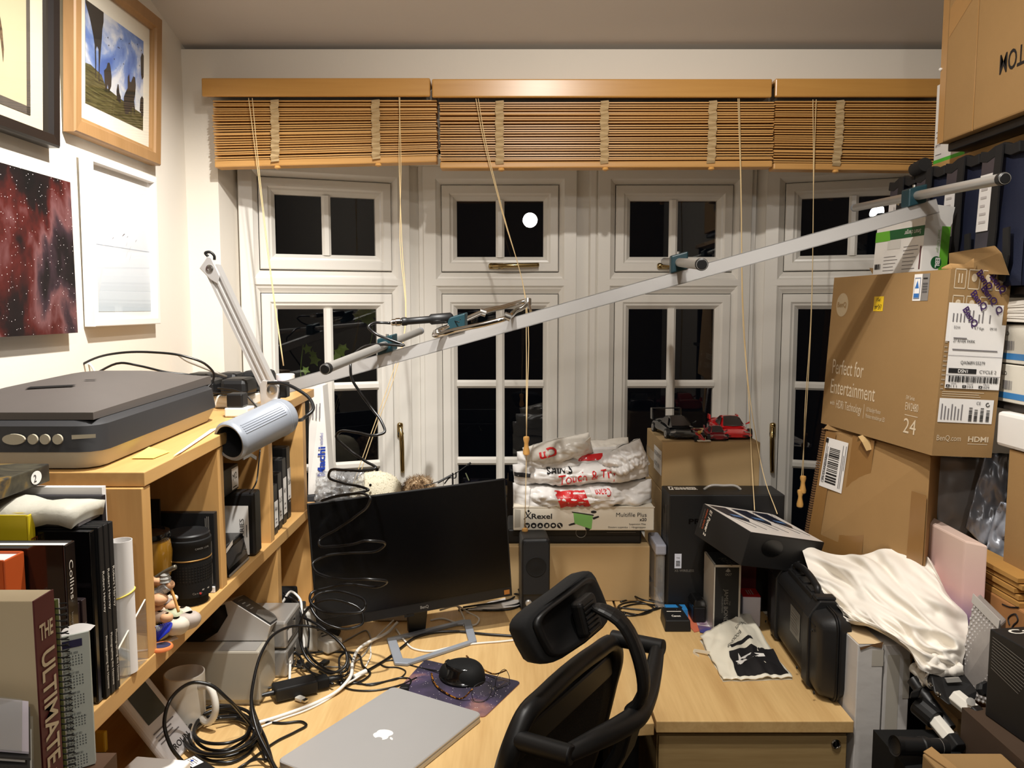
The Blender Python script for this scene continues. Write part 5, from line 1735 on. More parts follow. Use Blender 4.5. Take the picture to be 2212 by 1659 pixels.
def cross_rod(u, near, far, r, dz=.030, cap=True):
    s_ = boomX(u)
    p = fr.pt(s_, 0, hw + dz - .010)
    a, c_ = p - e_ * near, p + e_ * far
    ro = MB().cyl(a, c_, r, n=18).build('cross_rod', M_alutube, t, smooth=True)
    if cap:
        MB().lathe(a + e_ * .004, -e_, [(r + .0012, -.012), (r + .0012, .002), (r * .8, .005)], 18).build('end_cap', M_black, ro, smooth=True)
        MB().lathe(c_ - e_ * .004, e_, [(r + .0004, -.012), (r + .0004, .002), (r * .8, .005)], 18).build('end_cap', M_greymetal, ro, smooth=True)
    q2 = Fr(p, bd, e_, (0, 0, 1))
    MB().fbox(q2, -.021, -.026, -dz + .009, .021, .026, .021).build('clamp', M_teal, t, bevel=.003)
    MB().cyl(p + V((0, 0, .02)), p + V((0, 0, .026)), .004, n=10).build('clamp_bolt', M_steel, t, smooth=True)
    return p
cross_rod(845, .47, .38, .0105)
cross_rod(1474, .50, .50, .0105)
cross_rod(1982, .445, .47, .0105)
# folded driven rod
s_ = boomX(998)
p = fr.pt(s_, 0, hw + .020)
q2 = Fr(p, bd, e_, (0, 0, 1))
MB().fbox(q2, -.024, -.022, -.020, .022, .022, .024).build('clamp', M_teal, t, bevel=.003)
pts = [(938, 724, 2.00), (985, 713, 1.99), (1060, 697, 1.985), (1094, 687, 1.99), (1112, 673, 2.05), (1138, 656, 2.16), (1143, 650, 2.17), (1125, 653, 2.17), (1086, 664, 2.14), (1046, 673, 2.10), (1010, 688, 2.08), (970, 705, 2.05), (942, 717, 2.02)]
MB().tube([P(u, v, Y=y) for u, v, y in pts], .0066, 10, 5, closed=True).build('folded_rod', M_chrome, t, smooth='all')
for u, v, y, d_ in ((944, 721, 2.00, (0, .3, 1)), (1096, 684, 1.99, (1, .1, -.4)), (1043, 675, 2.10, (1, .1, -.3)), (1140, 652, 2.16, (0, .3, 1))):
    c_ = P(u, v, Y=y)
    MB().cyl(c_ - V(d_).normalized() * .008, c_ + V(d_).normalized() * .008, .0098, n=14).build('joint_sleeve', M_steel, t, smooth=True)
MB().tube([P(1140, 650, Y=2.16), P(1146, 672, Y=2.12)], .004, 8).build('spacer_rod', M_steel, t, smooth=True)
# matching unit
a_, b_ = P(843, 697, Y=2.02), P(980, 686, Y=2.06)
d_ = (b_ - a_)
ln = d_.length
m_ = MB().lathe(a_ + d_ * .17, d_, [(.0085, 0), (.0105, .003), (.0105, ln * .08), (.0088, ln * .10), (.0092, ln * .44), (.0135, ln * .47), (.0135, ln * .78), (.010, ln * .81), (.004, ln * .83)], 20).build('matching_unit', M_black, t, smooth=True, angle=.9)
MB().lathe(a_, d_, [(.004, 0), (.0085, .004), (.0085, .012), (.0105, .014), (.0105, .024), (.0085, .026), (.0085, ln * .18)], 16).build('connector', M_chrome, m_, smooth=True)
MB().tube([P(975, 686, Y=2.06), P(985, 684, Y=2.05), P(995, 690, Y=2.04)], .0014, 6).build('lead_wire', M_cable, m_, smooth='all')
MB().tube([P(975, 689, Y=2.06), P(984, 694, Y=2.04), P(992, 696, Y=2.03)], .0014, 6).build('lead_wire', M_cable, m_, smooth='all')
# its coiled lead
co_ = [(843, 698, 2.02), (822, 697, 2.02), (806, 698, 2.01), (796, 706, 2.0), (806, 717, 2.0), (840, 733, 1.99), (873, 746, 1.985), (830, 744, 1.99), (790, 748, 2.0), (764, 766, 2.02), (757, 790, 1.97), (759, 815, 1.97), (776, 845, 1.97), (803, 882, 1.97), (826, 915, 1.95), (831, 933, 1.94), (812, 940, 1.93), (770, 934, 1.95), (735, 932, 1.98), (726, 943, 2.0), (750, 968, 1.98), (790, 997, 1.95), (812, 1011, 1.93), (790, 1016, 1.93), (745, 1015, 1.96), (712, 1019, 2.0), (710, 1030, 2.01), (740, 1043, 1.99), (785, 1053, 1.95), (796, 1058, 1.94), (770, 1065, 1.95), (720, 1074, 1.985), (694, 1082, 2.0),
       (720, 1073, 1.985), (760, 1067, 1.95), (790, 1068, 1.92), (800, 1076, 1.91), (796, 1090, 1.91), (770, 1114, 1.92), (725, 1145, 1.95), (690, 1168, 1.965), (690, 1178, 1.95), (720, 1180, 1.93), (760, 1176, 1.905), (796, 1168, 1.87), (830, 1172, 1.89), (815, 1190, 1.93), (750, 1195, 1.95), (700, 1202, 1.95), (676, 1216, 1.94), (680, 1232, 1.92), (705, 1245, 1.90), (750, 1252, 1.88), (796, 1251, 1.85), (835, 1255, 1.87), (815, 1268, 1.91), (750, 1262, 1.93), (705, 1270, 1.93), (672, 1282, 1.92), (670, 1298, 1.90), (690, 1318, 1.88), (740, 1324, 1.86), (785, 1318, 1.86), (790, 1302, 1.88), (760, 1284, 1.91), (715, 1277, 1.92), (683, 1286, 1.91), (672, 1302, 1.90), (682, 1330, 1.88), (715, 1352, 1.87), (755, 1358, 1.87), (784, 1345, 1.88), (782, 1322, 1.89), (745, 1300, 1.90), (700, 1296, 1.90), (668, 1312, 1.90), (650, 1340, 1.90), (648, 1380, 1.90), (662, 1420, 1.88), (690, 1445, 1.86), (722, 1453, 1.84), (745, 1440, 1.85), (748, 1410, 1.88), (725, 1380, 1.90), (690, 1358, 1.90), (640, 1352, 1.88), (595, 1368, 1.82), (565, 1410, 1.74), (548, 1470, 1.66), (544, 1530, 1.58), (556, 1580, 1.54), (580, 1630, 1.50), (600, 1672, 1.46)]
def fl(u, v, y):
    p = P(u, v, Y=y)
    if p.z < DZ + .006:
        p = P(u, v, Z=DZ + .006)
    return p
MB().tube([fl(*c_) for c_ in co_], .0034, 8, 5).build('coiled_lead', M_cable, t, smooth='all')
# ================================================================== STACKS IN FRONT OF THE WINDOW
def lumpy(fr, hx, hz, hy, seed, freq=9., amp=.02, px=.75, n=60, m=30, crease=1.0, taper=0):
    """surface function of a crumpled bag lying along a; s,t in -1..1, side -1 front, +1 back"""
    off = V((seed * 7.3, seed * 3.1, seed * 1.7))
    def S(s, t_, side):
        ed = (max(0, 1 - abs(s) ** 2.6) ** .5) * (max(0, 1 - abs(t_) ** 2.4) ** .5)
        wz = 1 - taper * s * s
        p = fr.pt(s * hx, side * hy * ed, t_ * hz * wz)
        g = (p - fr.o)
        k1 = NZ.noise(g * freq + off)
        k2 = abs(NZ.noise(V((g.x * freq * 1.3, g.y * freq * 2, g.z * freq * 3.2)) + off * 2)) - .22
        k3 = abs(NZ.noise(g * freq * 3.4 + off * 3)) - .2
        k4 = abs(NZ.noise(V((g.x * freq * 5 + g.z * 60, g.y * 30, g.z * freq * 5 - g.x * 20)) + off)) - .2
        d = (amp * k1 + amp * 1.5 * k2 * crease + amp * .8 * k3 * crease + amp * .45 * k4 * crease)
        nrm = (fr.b * side * .8 + fr.c * t_ * .6 + fr.a * s * .3).normalized()
        return p + nrm * d * (.25 + .75 * ed)
    return S, n, m
def lumpy_mesh(L_):
    S, n, m = L_
    b = MB()
    b.grid(lambda i, j: S(2 * i - 1, 2 * j - 1, -1), n, m)
    k0 = len(b.v)
    b.grid(lambda i, j: S(1 - 2 * i, 2 * j - 1, 1), n, m)
    return b
def patch(L_, s0, t0, s1, t1, lift=.002, n=14, m=6, skew=0):
    S = L_[0]
    def fn(i, j):
        s, t_ = s0 + (s1 - s0) * i + skew * j, t0 + (t1 - t0) * j
        e = .01
        p = S(s, t_, -1)
        nn = (S(s + e, t_, -1) - p).cross(S(s, t_ + e, -1) - p)
        nn.normalize()
        return p + nn * lift
    return MB().grid(fn, n, m)
def on_bag(parent, L_, s_, s0, t0, s1, h, mat, flip=False, slope=0, bold=0):
    """letters printed on the front of a bag"""
    o = text(None, s_, (0, 0, 0), (1, 0, 0), (0, 1, 0), .7, mat, bold=bold, lift=0)
    me = o.data
    xs = [v.co.x for v in me.vertices]
    x0, x1 = min(xs), max(xs)
    S = L_[0]
    off = V((0, 0, 0))
    p_ = parent
    while p_ is not None:
        off += p_.location
        p_ = p_.parent
    for v in me.vertices:
        u = (v.co.x - x0) / (x1 - x0)
        y = v.co.y / .7
        if flip:
            u, y = 1 - u, 1 - y
        s, t_ = s0 + (s1 - s0) * u, t0 + h * y + slope * u
        e = .01
        p = S(s, t_, -1)
        nn = (S(s + e, t_, -1) - p).cross(S(s, t_ + e, -1) - p)
        nn.normalize()
        v.co = p + nn * .0024 - off
    o.parent = parent
    return o
M_bag = plain('white_carrier_film', (226, 223, 220), .28, var=.02, spec=.55)
M_bag2 = plain('greyish_carrier_film', (206, 200, 190), .3, var=.03, spec=.5)

# lower tan carton, black device and suspension file box
fr = yawfr((-.02, 2.40, DZ + .001), 0)
t = carton('cardboard_box', 'tan cardboard box on the desk behind the speaker, under the black device', 'box', fr, .44, .16, .172, M_card2)
fr_d = yawfr((.006, 2.425, .9035), 0)
t = thing('black_device', 'flat black device with a round silver ringed emblem under the file box', 'device', (.2, 2.5, .9035))
MB().fbox(fr_d, -.02, 0, 0, .392, .17, .046).build('body', M_black, t, bevel=.006)
f = Face(fr_d.pt(0, 0, 0), fr_d.a, fr_d.c, .39, .046)
ring_c = P(1255, 1150, Y=2.424)
MB().lathe(ring_c, (0, -1, 0), [(.0165, 0), (.0165, .002), (.0150, .002), (.0150, 0)], 28, cap=False).build('round_emblem', M_dimink, t, smooth=True)
f.text(t, 'MAX', .10, .72, .16, M_dimink)
f.lines(t, .73, .76, .97, .84, 1, M_dimink, .1, .3)
f.rect(t, 'seam', .0, .55, 1, .565, M_blackmat, .001)
fr_x = yawfr((.004, 2.405, .9505), 0)
Lx, Hx = .428, .074
t = carton('file_box', 'low white suspension file box with a green folder picture', 'box', fr_x, Lx, .19, Hx, plain('file_box_card', (216, 208, 192), .6, var=.02))
f = face_of(fr_x, Lx, .19, Hx, 'front')
f.text(t, 'Rexel', .13, .50, .21, M_ink, fit=.145, bold=.02)
MB().tube([f.at(.075, .48) + f.n * .0006, f.at(.10, .60) + f.n * .0006, f.at(.125, .78) + f.n * .0006], .0012, 5).build('mark_stroke', M_ink, t)
MB().tube([f.at(.088, .80) + f.n * .0006, f.at(.105, .60) + f.n * .0006, f.at(.125, .50) + f.n * .0006], .0016, 5).build('mark_stroke', M_ink, t)
f.shape(t, 'mark_dot', ellipse(.108, .82, .008, .045, 12), M_ink, .0008)
f.shape(t, 'tape_patch', [(.008, .12), (.05, .15), (.052, .86), (.008, .9)], plain('grey_tape', (170, 164, 152), .5), .0006)
for k in range(6):
    u = .098 + k * .0465
    f.shape(t, 'round_symbol', ellipse(u, .215, .0205, .115, 20), M_ink, .0008)
    f.shape(t, 'symbol_inside', [[(u - .010, .25), (u - .002, .25), (u, .17), (u + .004, .25), (u + .012, .25), (u + .002, .12), (u - .002, .12)], ellipse(u, .20, .010, .045, 10), [(u - .012, .16), (u + .012, .16), (u, .27)], [(u - .008, .15), (u + .008, .15), (u + .010, .26), (u - .006, .26)], ellipse(u, .215, .011, .05, 8), [(u - .012, .27), (u - .004, .29), (u + .014, .13), (u + .008, .12)]][k], plain('file_box_card', (0, 0, 0)), .0012)
f.shape(t, 'printed_arm', ellipse(.57, .78, .021, .06, 12), M_ink, .0007)
f.shape(t, 'printed_arm', [(.44, .26), (.40, .20), (.39, .24), (.41, .30), (.45, .36)], M_ink, .0007)
f.shape(t, 'printed_arm', [(.57, .46), (.61, .56), (.605, .62), (.58, .58), (.56, .54)], M_ink, .0007)
f.shape(t, 'printed_arm', ellipse(.53, .10, .02, .09, 12), M_ink, .0007)
f.shape(t, 'printed_folder', [(.425, .78), (.435, .30), (.555, .06), (.565, .64)], plain('leaf_green_print', (120, 178, 96), .5), .001)
f.shape(t, 'printed_rail', [(.415, .80), (.415, .76), (.57, .62), (.57, .67)], M_ink, .0014)
f.text(t, 'Multifile Plus', .945, .58, .17, M_ink, fit=.215, align='R')
f.text(t, 'x20', .945, .40, .13, M_ink, align='R', bold=.02)
f.text(t, 'Suspension Files', .94, .235, .075, M_ink, fit=.118, align='R')
f.text(t, 'Dossiers suspendus  |  Hängemappen', .94, .105, .075, M_ink, fit=.265, align='R')
MB().fbox(fr_x, -.001, -.001, Hx - .004, Lx + .001, .0, Hx).build('lid_edge', plain('file_box_lid', (206, 196, 178), .7), t)

# white carrier bags on top
zb = .950 + Hx
B = []
def bag(label, u, v, y, hx, hz, hy, seed, mat=M_bag, yaw=0, roll=0, freq=9, amp=.018, crease=1.0, z=None):
    c = P(u, v, Y=y)
    r = math.radians(roll)
    fr = Fr(c, (math.cos(r), 0, math.sin(r)), (0, 1, 0), (-math.sin(r), 0, math.cos(r)))
    L_ = lumpy(fr, hx, hz, hy, seed, freq, amp, crease=crease)
    t = thing('carrier_bag', label, 'bag', c - V((0, 0, hz)), 'white carrier bags on the file box')
    lumpy_mesh(L_).build('bag', mat, t, smooth='all')
    return t, L_
t, L1_ = bag('white carrier bag with a red panel, lowest of the bag pile', 1258, 1066, 2.47, .215, .040, .085, 1, roll=1.5, amp=.020)
patch(L1_, -.32, -.85, .10, .65, skew=-.10).build('red_panel', M_red, t, smooth='all')
patch(L1_, .13, -.10, .42, .80, skew=-.05).build('outlined_panel', plain('outlined_white', (236, 232, 232), .35), t, smooth='all')
on_bag(t, L1_, 'Canon', .15, .22, .36, .42, M_red, flip=True, bold=.02)
on_bag(t, L1_, 'Business and beyond', -.30, .15, .0, .22, M_whiteink)
patch(L1_, -.10, -.98, .30, -.86, n=8, m=2).build('black_print', M_ink, t, smooth='all')
patch(L1_, .38, -.95, .64, -.72, n=8, m=2).build('black_print', M_ink, t, smooth='all')
t, L2_ = bag('white carrier bag reading Touch and Try in red, second from below', 1255, 1017, 2.48, .21, .034, .085, 2, roll=4, amp=.020)
on_bag(t, L2_, 'Touch & Try', -.35, -.55, .48, .75, M_red, flip=False, slope=.35)
on_bag(t, L2_, 'SWIMS', -.52, .35, -.15, .5, M_ink, flip=True, bold=.03)
patch(L2_, -.98, .1, -.75, .45, n=6, m=2).build('black_print', M_ink, t, smooth='all')
t, L3_ = bag('white carrier bag with a small red bar, under the loose handles', 1235, 990, 2.50, .17, .030, .08, 3, roll=3, amp=.018)
patch(L3_, .10, .15, .55, .72, n=8, m=3).build('red_panel', M_red, t, smooth='all')
t, L4_ = bag('thin white carrier bag with red script and an upright handle, on top', 1205, 972, 2.46, .105, .032, .06, 4, M_bag2, roll=13, amp=.012)
on_bag(t, L4_, 'uD', -.55, -.1, -.05, .75, M_red, bold=.03)
hp_ = [P(1235, 985, Y=2.42), P(1246, 968, Y=2.415), P(1262, 955, Y=2.415), P(1276, 943, Y=2.42), P(1274, 962, Y=2.43), P(1262, 980, Y=2.43), P(1248, 992, Y=2.43)]
MB().poly([p + V((0, 0, 0)) for p in hp_]).build('handle', M_bag2, t, solid=.003)
t, L5_ = bag('greyish see-through carrier bag at the back of the pile', 1302, 972, 2.56, .085, .034, .05, 5, M_bag2, roll=6, amp=.016)
t, L6_ = bag('tied white carrier bag with a knotted top beside the tan box', 1345, 997, 2.45, .075, .043, .06, 6, roll=24, amp=.024, freq=14)

# stack of tan boxes with toy cars
fr_b = yawfr((.462, 2.455, DZ + .001), 0)
hB = P(1440, 1062, Y=2.455).z - DZ
t = carton('cardboard_box', 'tan cardboard box behind the black boxed headset, lower of two', 'box', fr_b, .302, .30, hB, M_card2)
fr_c = yawfr((.462, 2.452, DZ + .002 + hB), -.5)
hC = P(1440, 955, Y=2.452).z - DZ - hB - .002
zc_top = DZ + .002 + hB + hC
t = carton('cardboard_box', 'tan cardboard box with toy cars on top, upper of two', 'box', fr_c, .300, .30, hC, M_card2)
f = face_of(fr_c, .300, .30, hC, 'left')
f.rect(t, 'clear_tape', .0, .42, 1, .62, plain('clear_parcel_tape', (190, 164, 122), .15, spec=.7), .0006)
f.rect(t, 'paper_label', .52, .30, .98, .80, M_paper, .001)
f.text(t, 'RESERVE', .56, .62, .09, M_greyink, fit=.38, lift=.0016)
f.text(t, 'KIT 01', .56, .40, .09, M_greyink, fit=.3, lift=.0016)
ft = face_of(fr_c, .300, .30, hC, 'top')
ft.rect(t, 'parcel_tape', .0, .42, .25, .58, plain('clear_parcel_tape', (0, 0, 0)), .0006)
# clear storage tube box between the stacks
t = thing('storage_tub', 'clear plastic storage tub with a grey lid between the tan boxes', 'tub', (.44, 2.35, DZ))
M_clear = glassy('clear_plastic', (.92, .93, .96), rough=.08, milky=.16)
zl_ = P(1420, 1180, Y=2.33).z
MB().box(.427, 2.335, DZ + .002, .4545, 2.46, zl_).build('tub', M_clear, t, bevel=.006)
MB().box(.4245, 2.33, zl_ - .028, .457, 2.47, zl_ + .004).build('lid', plain('smoky_lid', (150, 152, 164), .3), t, bevel=.005)

# toy cars
def toy_car(label, c, yaw, L, W, H, body, kind, group):
    """c: middle of the front edge on the box top; yaw: direction the car points, degrees"""
    r = math.radians(yaw)
    fd = V((math.cos(r), math.sin(r), 0))
    sd = V((-fd.y, fd.x, 0))
    t = thing('toy_car', label, 'toy car', c - fd * L / 2, group)
    o = c - fd * L
    q = lambda x, y, z: o + fd * (x * L) + sd * (y * W / 2) + V((0, 0, z * H))
    # lengthwise sections: x, half width at sill, deck height, half width at deck
    secs = [(0, .86, .62, .72), (.03, .95, .70, .80), (.18, 1.0, .70, .84), (.30, .99, .66, .84), (.42, .95, .60, .82), (.58, .93, .54, .80), (.72, .97, .50, .80), (.84, 1.0, .44, .74), (.94, .95, .30, .62), (1.0, .78, .16, .45)]
    lo = []
    for x, ws, zd, wd in secs:
        pr = [(-ws * .9, .10), (-ws, .22), (-ws, zd * .62), (-wd, zd * .92), (-wd * .6, zd), (0, zd + .015), (wd * .6, zd), (wd, zd * .92), (ws, zd * .62), (ws, .22), (ws * .9, .10)]
        lo.append([q(x, y, z) for y, z in pr])
    stack_loops(lo).build('body', body, t, smooth=True, angle=.7, sub=1)
    # cabin
    cab = []
    for x, zz_, wb in ((.22, .66, .66), (.34, .92, .58), (.46, 1.0, .56), (.54, .97, .56), (.66, .74, .62), (.76, .54, .66)):
        cab.append([q(x, y, z) for y, z in ((-wb * 1.12, .5), (-wb * .98, .5 + (zz_ - .5) * .55), (-wb * .74, zz_), (wb * .74, zz_), (wb * .98, .5 + (zz_ - .5) * .55), (wb * 1.12, .5))])
    stack_loops(cab).build('cabin', body, t, smooth=True, angle=.7)
    MB().poly([q(.555, -.41, .985), q(.745, -.58, .60), q(.765, 0, .585), q(.745, .58, .60), q(.555, .41, .985), q(.545, 0, 1.01)]).build('windscreen', plain('dark_car_glass', (52, 46, 44), .12), t, solid=.0012)
    for s in (-1, 1):
        MB().poly([q(.36, s * .70, .62), q(.66, s * .70, .60), q(.56, s * .52, .93), q(.42, s * .52, .93)]).build('side_window', plain('dark_car_glass', (0, 0, 0)), t, solid=.002)
        for x in (.18, .80):
            w_ = MB().cyl(q(x, s * .80, .235), q(x, s * 1.02, .235), H * .255, n=22).build('wheel', M_black, t, smooth=True)
            MB().lathe(q(x, s * 1.02, .235), sd * s, [(H * .17, 0), (H * .17, .001), (H * .05, -.0005), (.0005, .001)], 16).build('hub', M_silver, w_, smooth=True)
        MB().prism([q(.865, s * y, z) for y, z in ((.50, .40), (.80, .36), (.82, .29), (.56, .30))], fd * L * .03 + V((0, 0, H * .02))).build('headlamp', M_silver, t)
        MB().prism([q(.955, s * y, z) for y, z in ((.28, .13), (.72, .13), (.66, .24), (.34, .22))], fd * L * .028).build('air_intake', M_black, t)
        MB().hexa([q(.60, s * .86, .60), q(.62, s * .86, .60), q(.62, s * 1.10, .66), q(.60, s * 1.10, .66), q(.60, s * .86, .64), q(.62, s * .86, .64), q(.62, s * 1.10, .76), q(.60, s * 1.10, .76)]).build('door_mirror', body, t)
    if kind == 'wing':
        MB().fbox(Fr(q(0, 0, 0), fd, sd, (0, 0, 1)), .0, -W * .47, H * 1.15, L * .075, W * .47, H * 1.20).build('rear_wing', body, t, bevel=.001)
        for s in (-1, 1):
            MB().hexa([q(.0, s * .86, .6), q(.09, s * .86, .6), q(.09, s * .94, .6), q(.0, s * .94, .6), q(-.01, s * .88, 1.17), q(.075, s * .88, 1.17), q(.075, s * .94, 1.17), q(-.01, s * .94, 1.17)]).build('wing_post', body, t)
    else:
        for s in (-1, 1):
            MB().prism([q(x, s * .80, z) for x, z in ((.0, .6), (.14, .62), (.12, .84), (.02, .86))], sd * s * W * .05).build('rear_fin', body, t)
    return t
M_cblack = plain('black_car_paint', (18, 20, 22), .2, var=.05, coat=.6)
M_cred = plain('red_car_paint', (196, 22, 26), .22, var=.03, coat=.6)
M_cdred = plain('deep_red_car_paint', (120, 18, 28), .3, var=.04, coat=.4)
zc = zc_top + .0012
g_ = 'toy cars on the tan box'
def onbox(u, v):
    return P(u, v, Z=zc)
toy_car('black toy sports car with a tall rear wing', onbox(1484, 951), -84, .235, .108, .062, M_cblack, 'wing', g_)
toy_car('big bright red toy sports car under the blind cord', onbox(1592, 951), -93, .235, .108, .062, M_cred, 'fin', g_)
toy_car('dark red toy sports car between the racer and the bright red car', onbox(1554, 953), -92, .115, .062, .040, M_cdred, 'fin', g_)
t = thing('toy_car', 'tiny red open wheel toy racer between the black and dark red cars', 'toy car', onbox(1516, 954), g_)
c_ = onbox(1521, 956)
r = math.radians(-86)
fd = V((math.cos(r), math.sin(r), 0))
sd = V((-fd.y, fd.x, 0))
q_ = lambda x, y, z: c_ + fd * (x - .085) + sd * y + V((0, 0, z))
MB().hexa([q_(.0, -.012, .005), q_(.085, -.004, .005), q_(.085, .004, .005), q_(.0, .012, .005), q_(.0, -.010, .022), q_(.085, -.003, .010), q_(.085, .003, .010), q_(.0, .010, .022)]).build('body', M_cred, t, bevel=.002)
MB().fbox(Fr(q_(0, 0, 0), fd, sd, (0, 0, 1)), .076, -.020, .004, .090, .020, .007).build('front_wing', M_whiteink, t, bevel=.001)
MB().fbox(Fr(q_(0, 0, 0), fd, sd, (0, 0, 1)), -.004, -.016, .027, .010, .016, .030).build('rear_wing', M_cdred, t, bevel=.001)
MB().fbox(Fr(q_(0, 0, 0), fd, sd, (0, 0, 1)), .0, -.003, .018, .008, .003, .028).build('wing_post', M_cdred, t)
for x in (.008, .066):
    for s in (-1, 1):
        MB().cyl(q_(x, s * .014, .0095), q_(x, s * .024, .0095), .0095, n=18).build('wheel', M_black, t, smooth=True)
b = MB()
pebble(b, q_(.036, 0, .024), .006, .005, .006, 5)
b.build('driver_helmet', plain('yellow_helmet', (206, 170, 80), .4), t, smooth='all')

# black boxed headset
hX = P(1560, 1069, Y=2.314).z - DZ - .001
fr_k = yawfr((.459, 2.314, DZ + .001), 0)
Lk, Wk = .337, .125
t = carton('headset_box', 'large black retail box with embossed lettering and a carry handle', 'box', fr_k, Lk, Wk, hX, M_blackcard)
f = face_of(fr_k, Lk, Wk, hX, 'front')
f.text(t, 'PRESENCE', .17, .755, .042, plain('raised_black_ink', (6, 6, 7), .25), fit=.44, bold=.03)
f.text(t, 'WIRELESS', .66, .79, .042, plain('raised_black_ink', (0, 0, 0)), fit=.29, bold=.03)
f.text(t, 'XS WIRELESS', .055, .345, .020, M_dimink, fit=.17)
f.rect(t, 'label', .055, .375, .115, .50, plain('bluish_label', (206, 212, 226), .5), .0006)
f.text(t, 'THE', .0705, .458, .012, M_ink, fit=.028, lift=.0012)
f.lines(t, .067, .395, .103, .445, 4, M_ink, .1, .5, lift=.0012)
MB().tube([f.at(.375, .33) + f.n * .001, f.at(.375, .26) + f.n * .001, f.at(.378, .205) + f.n * .001], .004, 8).build('printed_headset', M_silver, t, smooth='all')
f.lines(t, .31, .36, .36, .385, 1, M_dimink, .1, .5)
ft = face_of(fr_k, Lk, Wk, hX, 'top')
ft.text(t, 'SENNHEISER', .09, .52, .26, M_whiteink, fit=.20, bold=.03)
ft.shape(t, 'emblem', [(.035, .50), (.075, .50), (.085, .86), (.045, .86)], M_whiteink, .0008)
ft.shape(t, 'emblem_inside', [(.042, .55), (.060, .58), (.078, .81), (.062, .80)], M_blackcard, .0014)
MB().tube([ft.at(.345, .55), ft.at(.39, .55) + V((0, 0, .010)), ft.at(.52, .55) + V((0, 0, .012)), ft.at(.64, .55) + V((0, 0, .009)), ft.at(.675, .55)], .004, 8).build('carry_handle', plain('clear_handle', (170, 166, 160), .2), t, smooth='all')
fl_ = face_of(fr_k, Lk, Wk, hX, 'left')
fl_.lines(t, .35, .45, .75, .95, 3, M_dimink, .5, .3, vertical=True)

# small boxed lens box standing upright, reading downwards
frj = yawfr((.556, 2.165, DZ + .001), -1)
wj, dj = .074, .12
hj = P(1576, 1220, Y=2.165).z - DZ - .001
t = carton('boxed_set', 'narrow black and silver edged upright box with downward lettering', 'box', frj, wj, dj, hj, M_blackcard)
f = face_of(frj, wj, dj, hj, 'front')
M_edge = plain('silver_edge', (200, 194, 184), .35, .4)
for (u0, v0, u1, v1) in ((0, 0, .05, 1), (.93, 0, 1, 1), (0, .965, 1, 1)):
    f.rect(t, 'silver_rim', u0, v0, u1, v1, M_edge, .0006)
text(t, 'JAMES BOND', f.at(.40, .64), (0, 0, -1), f.a, wj * .15, M_dimink, fit=hj * .50, lift=.001)
text(t, 'COLLECTION', f.at(.31, .53), (0, 0, -1), f.a, wj * .05, M_dimink, fit=hj * .24, lift=.001)
text(t, 'THE', f.at(.58, .46), (0, 0, -1), f.a, wj * .05, M_dimink, fit=hj * .06, lift=.001)
f.text(t, '007', .42, .84, .035, M_dimink, fit=.24)
f.shape(t, 'lozenge', [(.42, .905), (.52, .955), (.62, .905), (.52, .89)], M_dimink, .001)
fl_ = face_of(frj, wj, dj, hj, 'left')
fl_.rect(t, 'silver_side', 0, 0, 1, 1, M_edge, .0005)
ft = face_of(frj, wj, dj, hj, 'top')
ft.text(t, 'REEL', .30, .45, .2, M_dimink, rot=-70)
ft.rect(t, 'silver_rim', 0, 0, .07, 1, M_edge, .0006)
# red and white narrow box
frr = yawfr((.648, 2.20, DZ + .001), -4)
hr_ = P(1630, 1290, Y=2.2).z - DZ
t = carton('gift_box', 'white narrow box with a red top between the black case and the lettered box', 'box', frr, .05, .07, hr_, plain('pale_lilac_card', (206, 200, 208), .5))
ft = face_of(frr, .05, .07, hr_, 'top')
ft.rect(t, 'red_top', 0, 0, 1, 1, M_red, .0006)
ft.lines(t, .35, .25, .75, .85, 3, M_whiteink, .2, .4, vertical=True, lift=.0012)
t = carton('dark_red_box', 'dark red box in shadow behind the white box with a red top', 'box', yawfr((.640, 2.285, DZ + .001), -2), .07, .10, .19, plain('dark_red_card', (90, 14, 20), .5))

# tilted black and white tripod light box, propped on the others
N1 = P(1622, 1150, Y=2.03)
N0 = P(1607, 1224, Y=2.04)
W1 = P(1541, 1091, Y=2.24)
E1 = P(1738, 1166, Y=2.10)
ez = (N1 - N0)
ea = (E1 - N1)
eb = (W1 - N1)
ez_ = ea.cross(eb).normalized()
hz_ = .092
La, Lb = .255, eb.length
ea.normalize()
eb = (eb - ea * eb.dot(ea))
Lb = eb.length
eb.normalize()
ez_ = ea.cross(eb).normalized()
frt = Fr(N1 - ez_ * hz_, ea, eb, ez_)
t = thing('light_kit_box', 'black box with a white picture top, tilted across the lettered box', 'box', frt.pt(La / 2, Lb / 2, 0))
MB().fbox(frt, 0, 0, 0, La, Lb, hz_).build('carton', M_blackcard, t, bevel=.002)
ft = Face(frt.pt(0, 0, hz_), frt.a, frt.b, La, Lb)
ft.rect(t, 'white_top', .01, .01, .99, .99, plain('white_gloss_card', (224, 218, 212), .3), .0006)
for k in range(3):
    v0 = .02 + .0 * k
    u0 = .02 + k * .30
    ft.shape(t, 'printed_device', [(u0 + .02, .93), (u0 + .24, .93), (u0 + .30, .52), (u0 + .24, .40), (u0 + .06, .60)], plain('navy_black_print', (24, 28, 44), .3), .0012)
    ft.shape(t, 'printed_light', [(u0 + .12, .66), (u0 + .25, .64), (u0 + .26, .56), (u0 + .14, .58)], plain('steel_blue_print', (84, 120, 170), .3), .0018)
    for (du, dv) in ((.0, 0), (.12, -.03)):
        MB().tube([ft.at(u0 + .08 + du, .56) + ft.n * .0008, ft.at(u0 + .20 + du, .12 + dv + .1) + ft.n * .0008], .0009, 5).build('printed_cable', M_ink, t)
ff = Face(frt.pt(0, Lb, 0), -frt.b, frt.c, Lb, hz_)
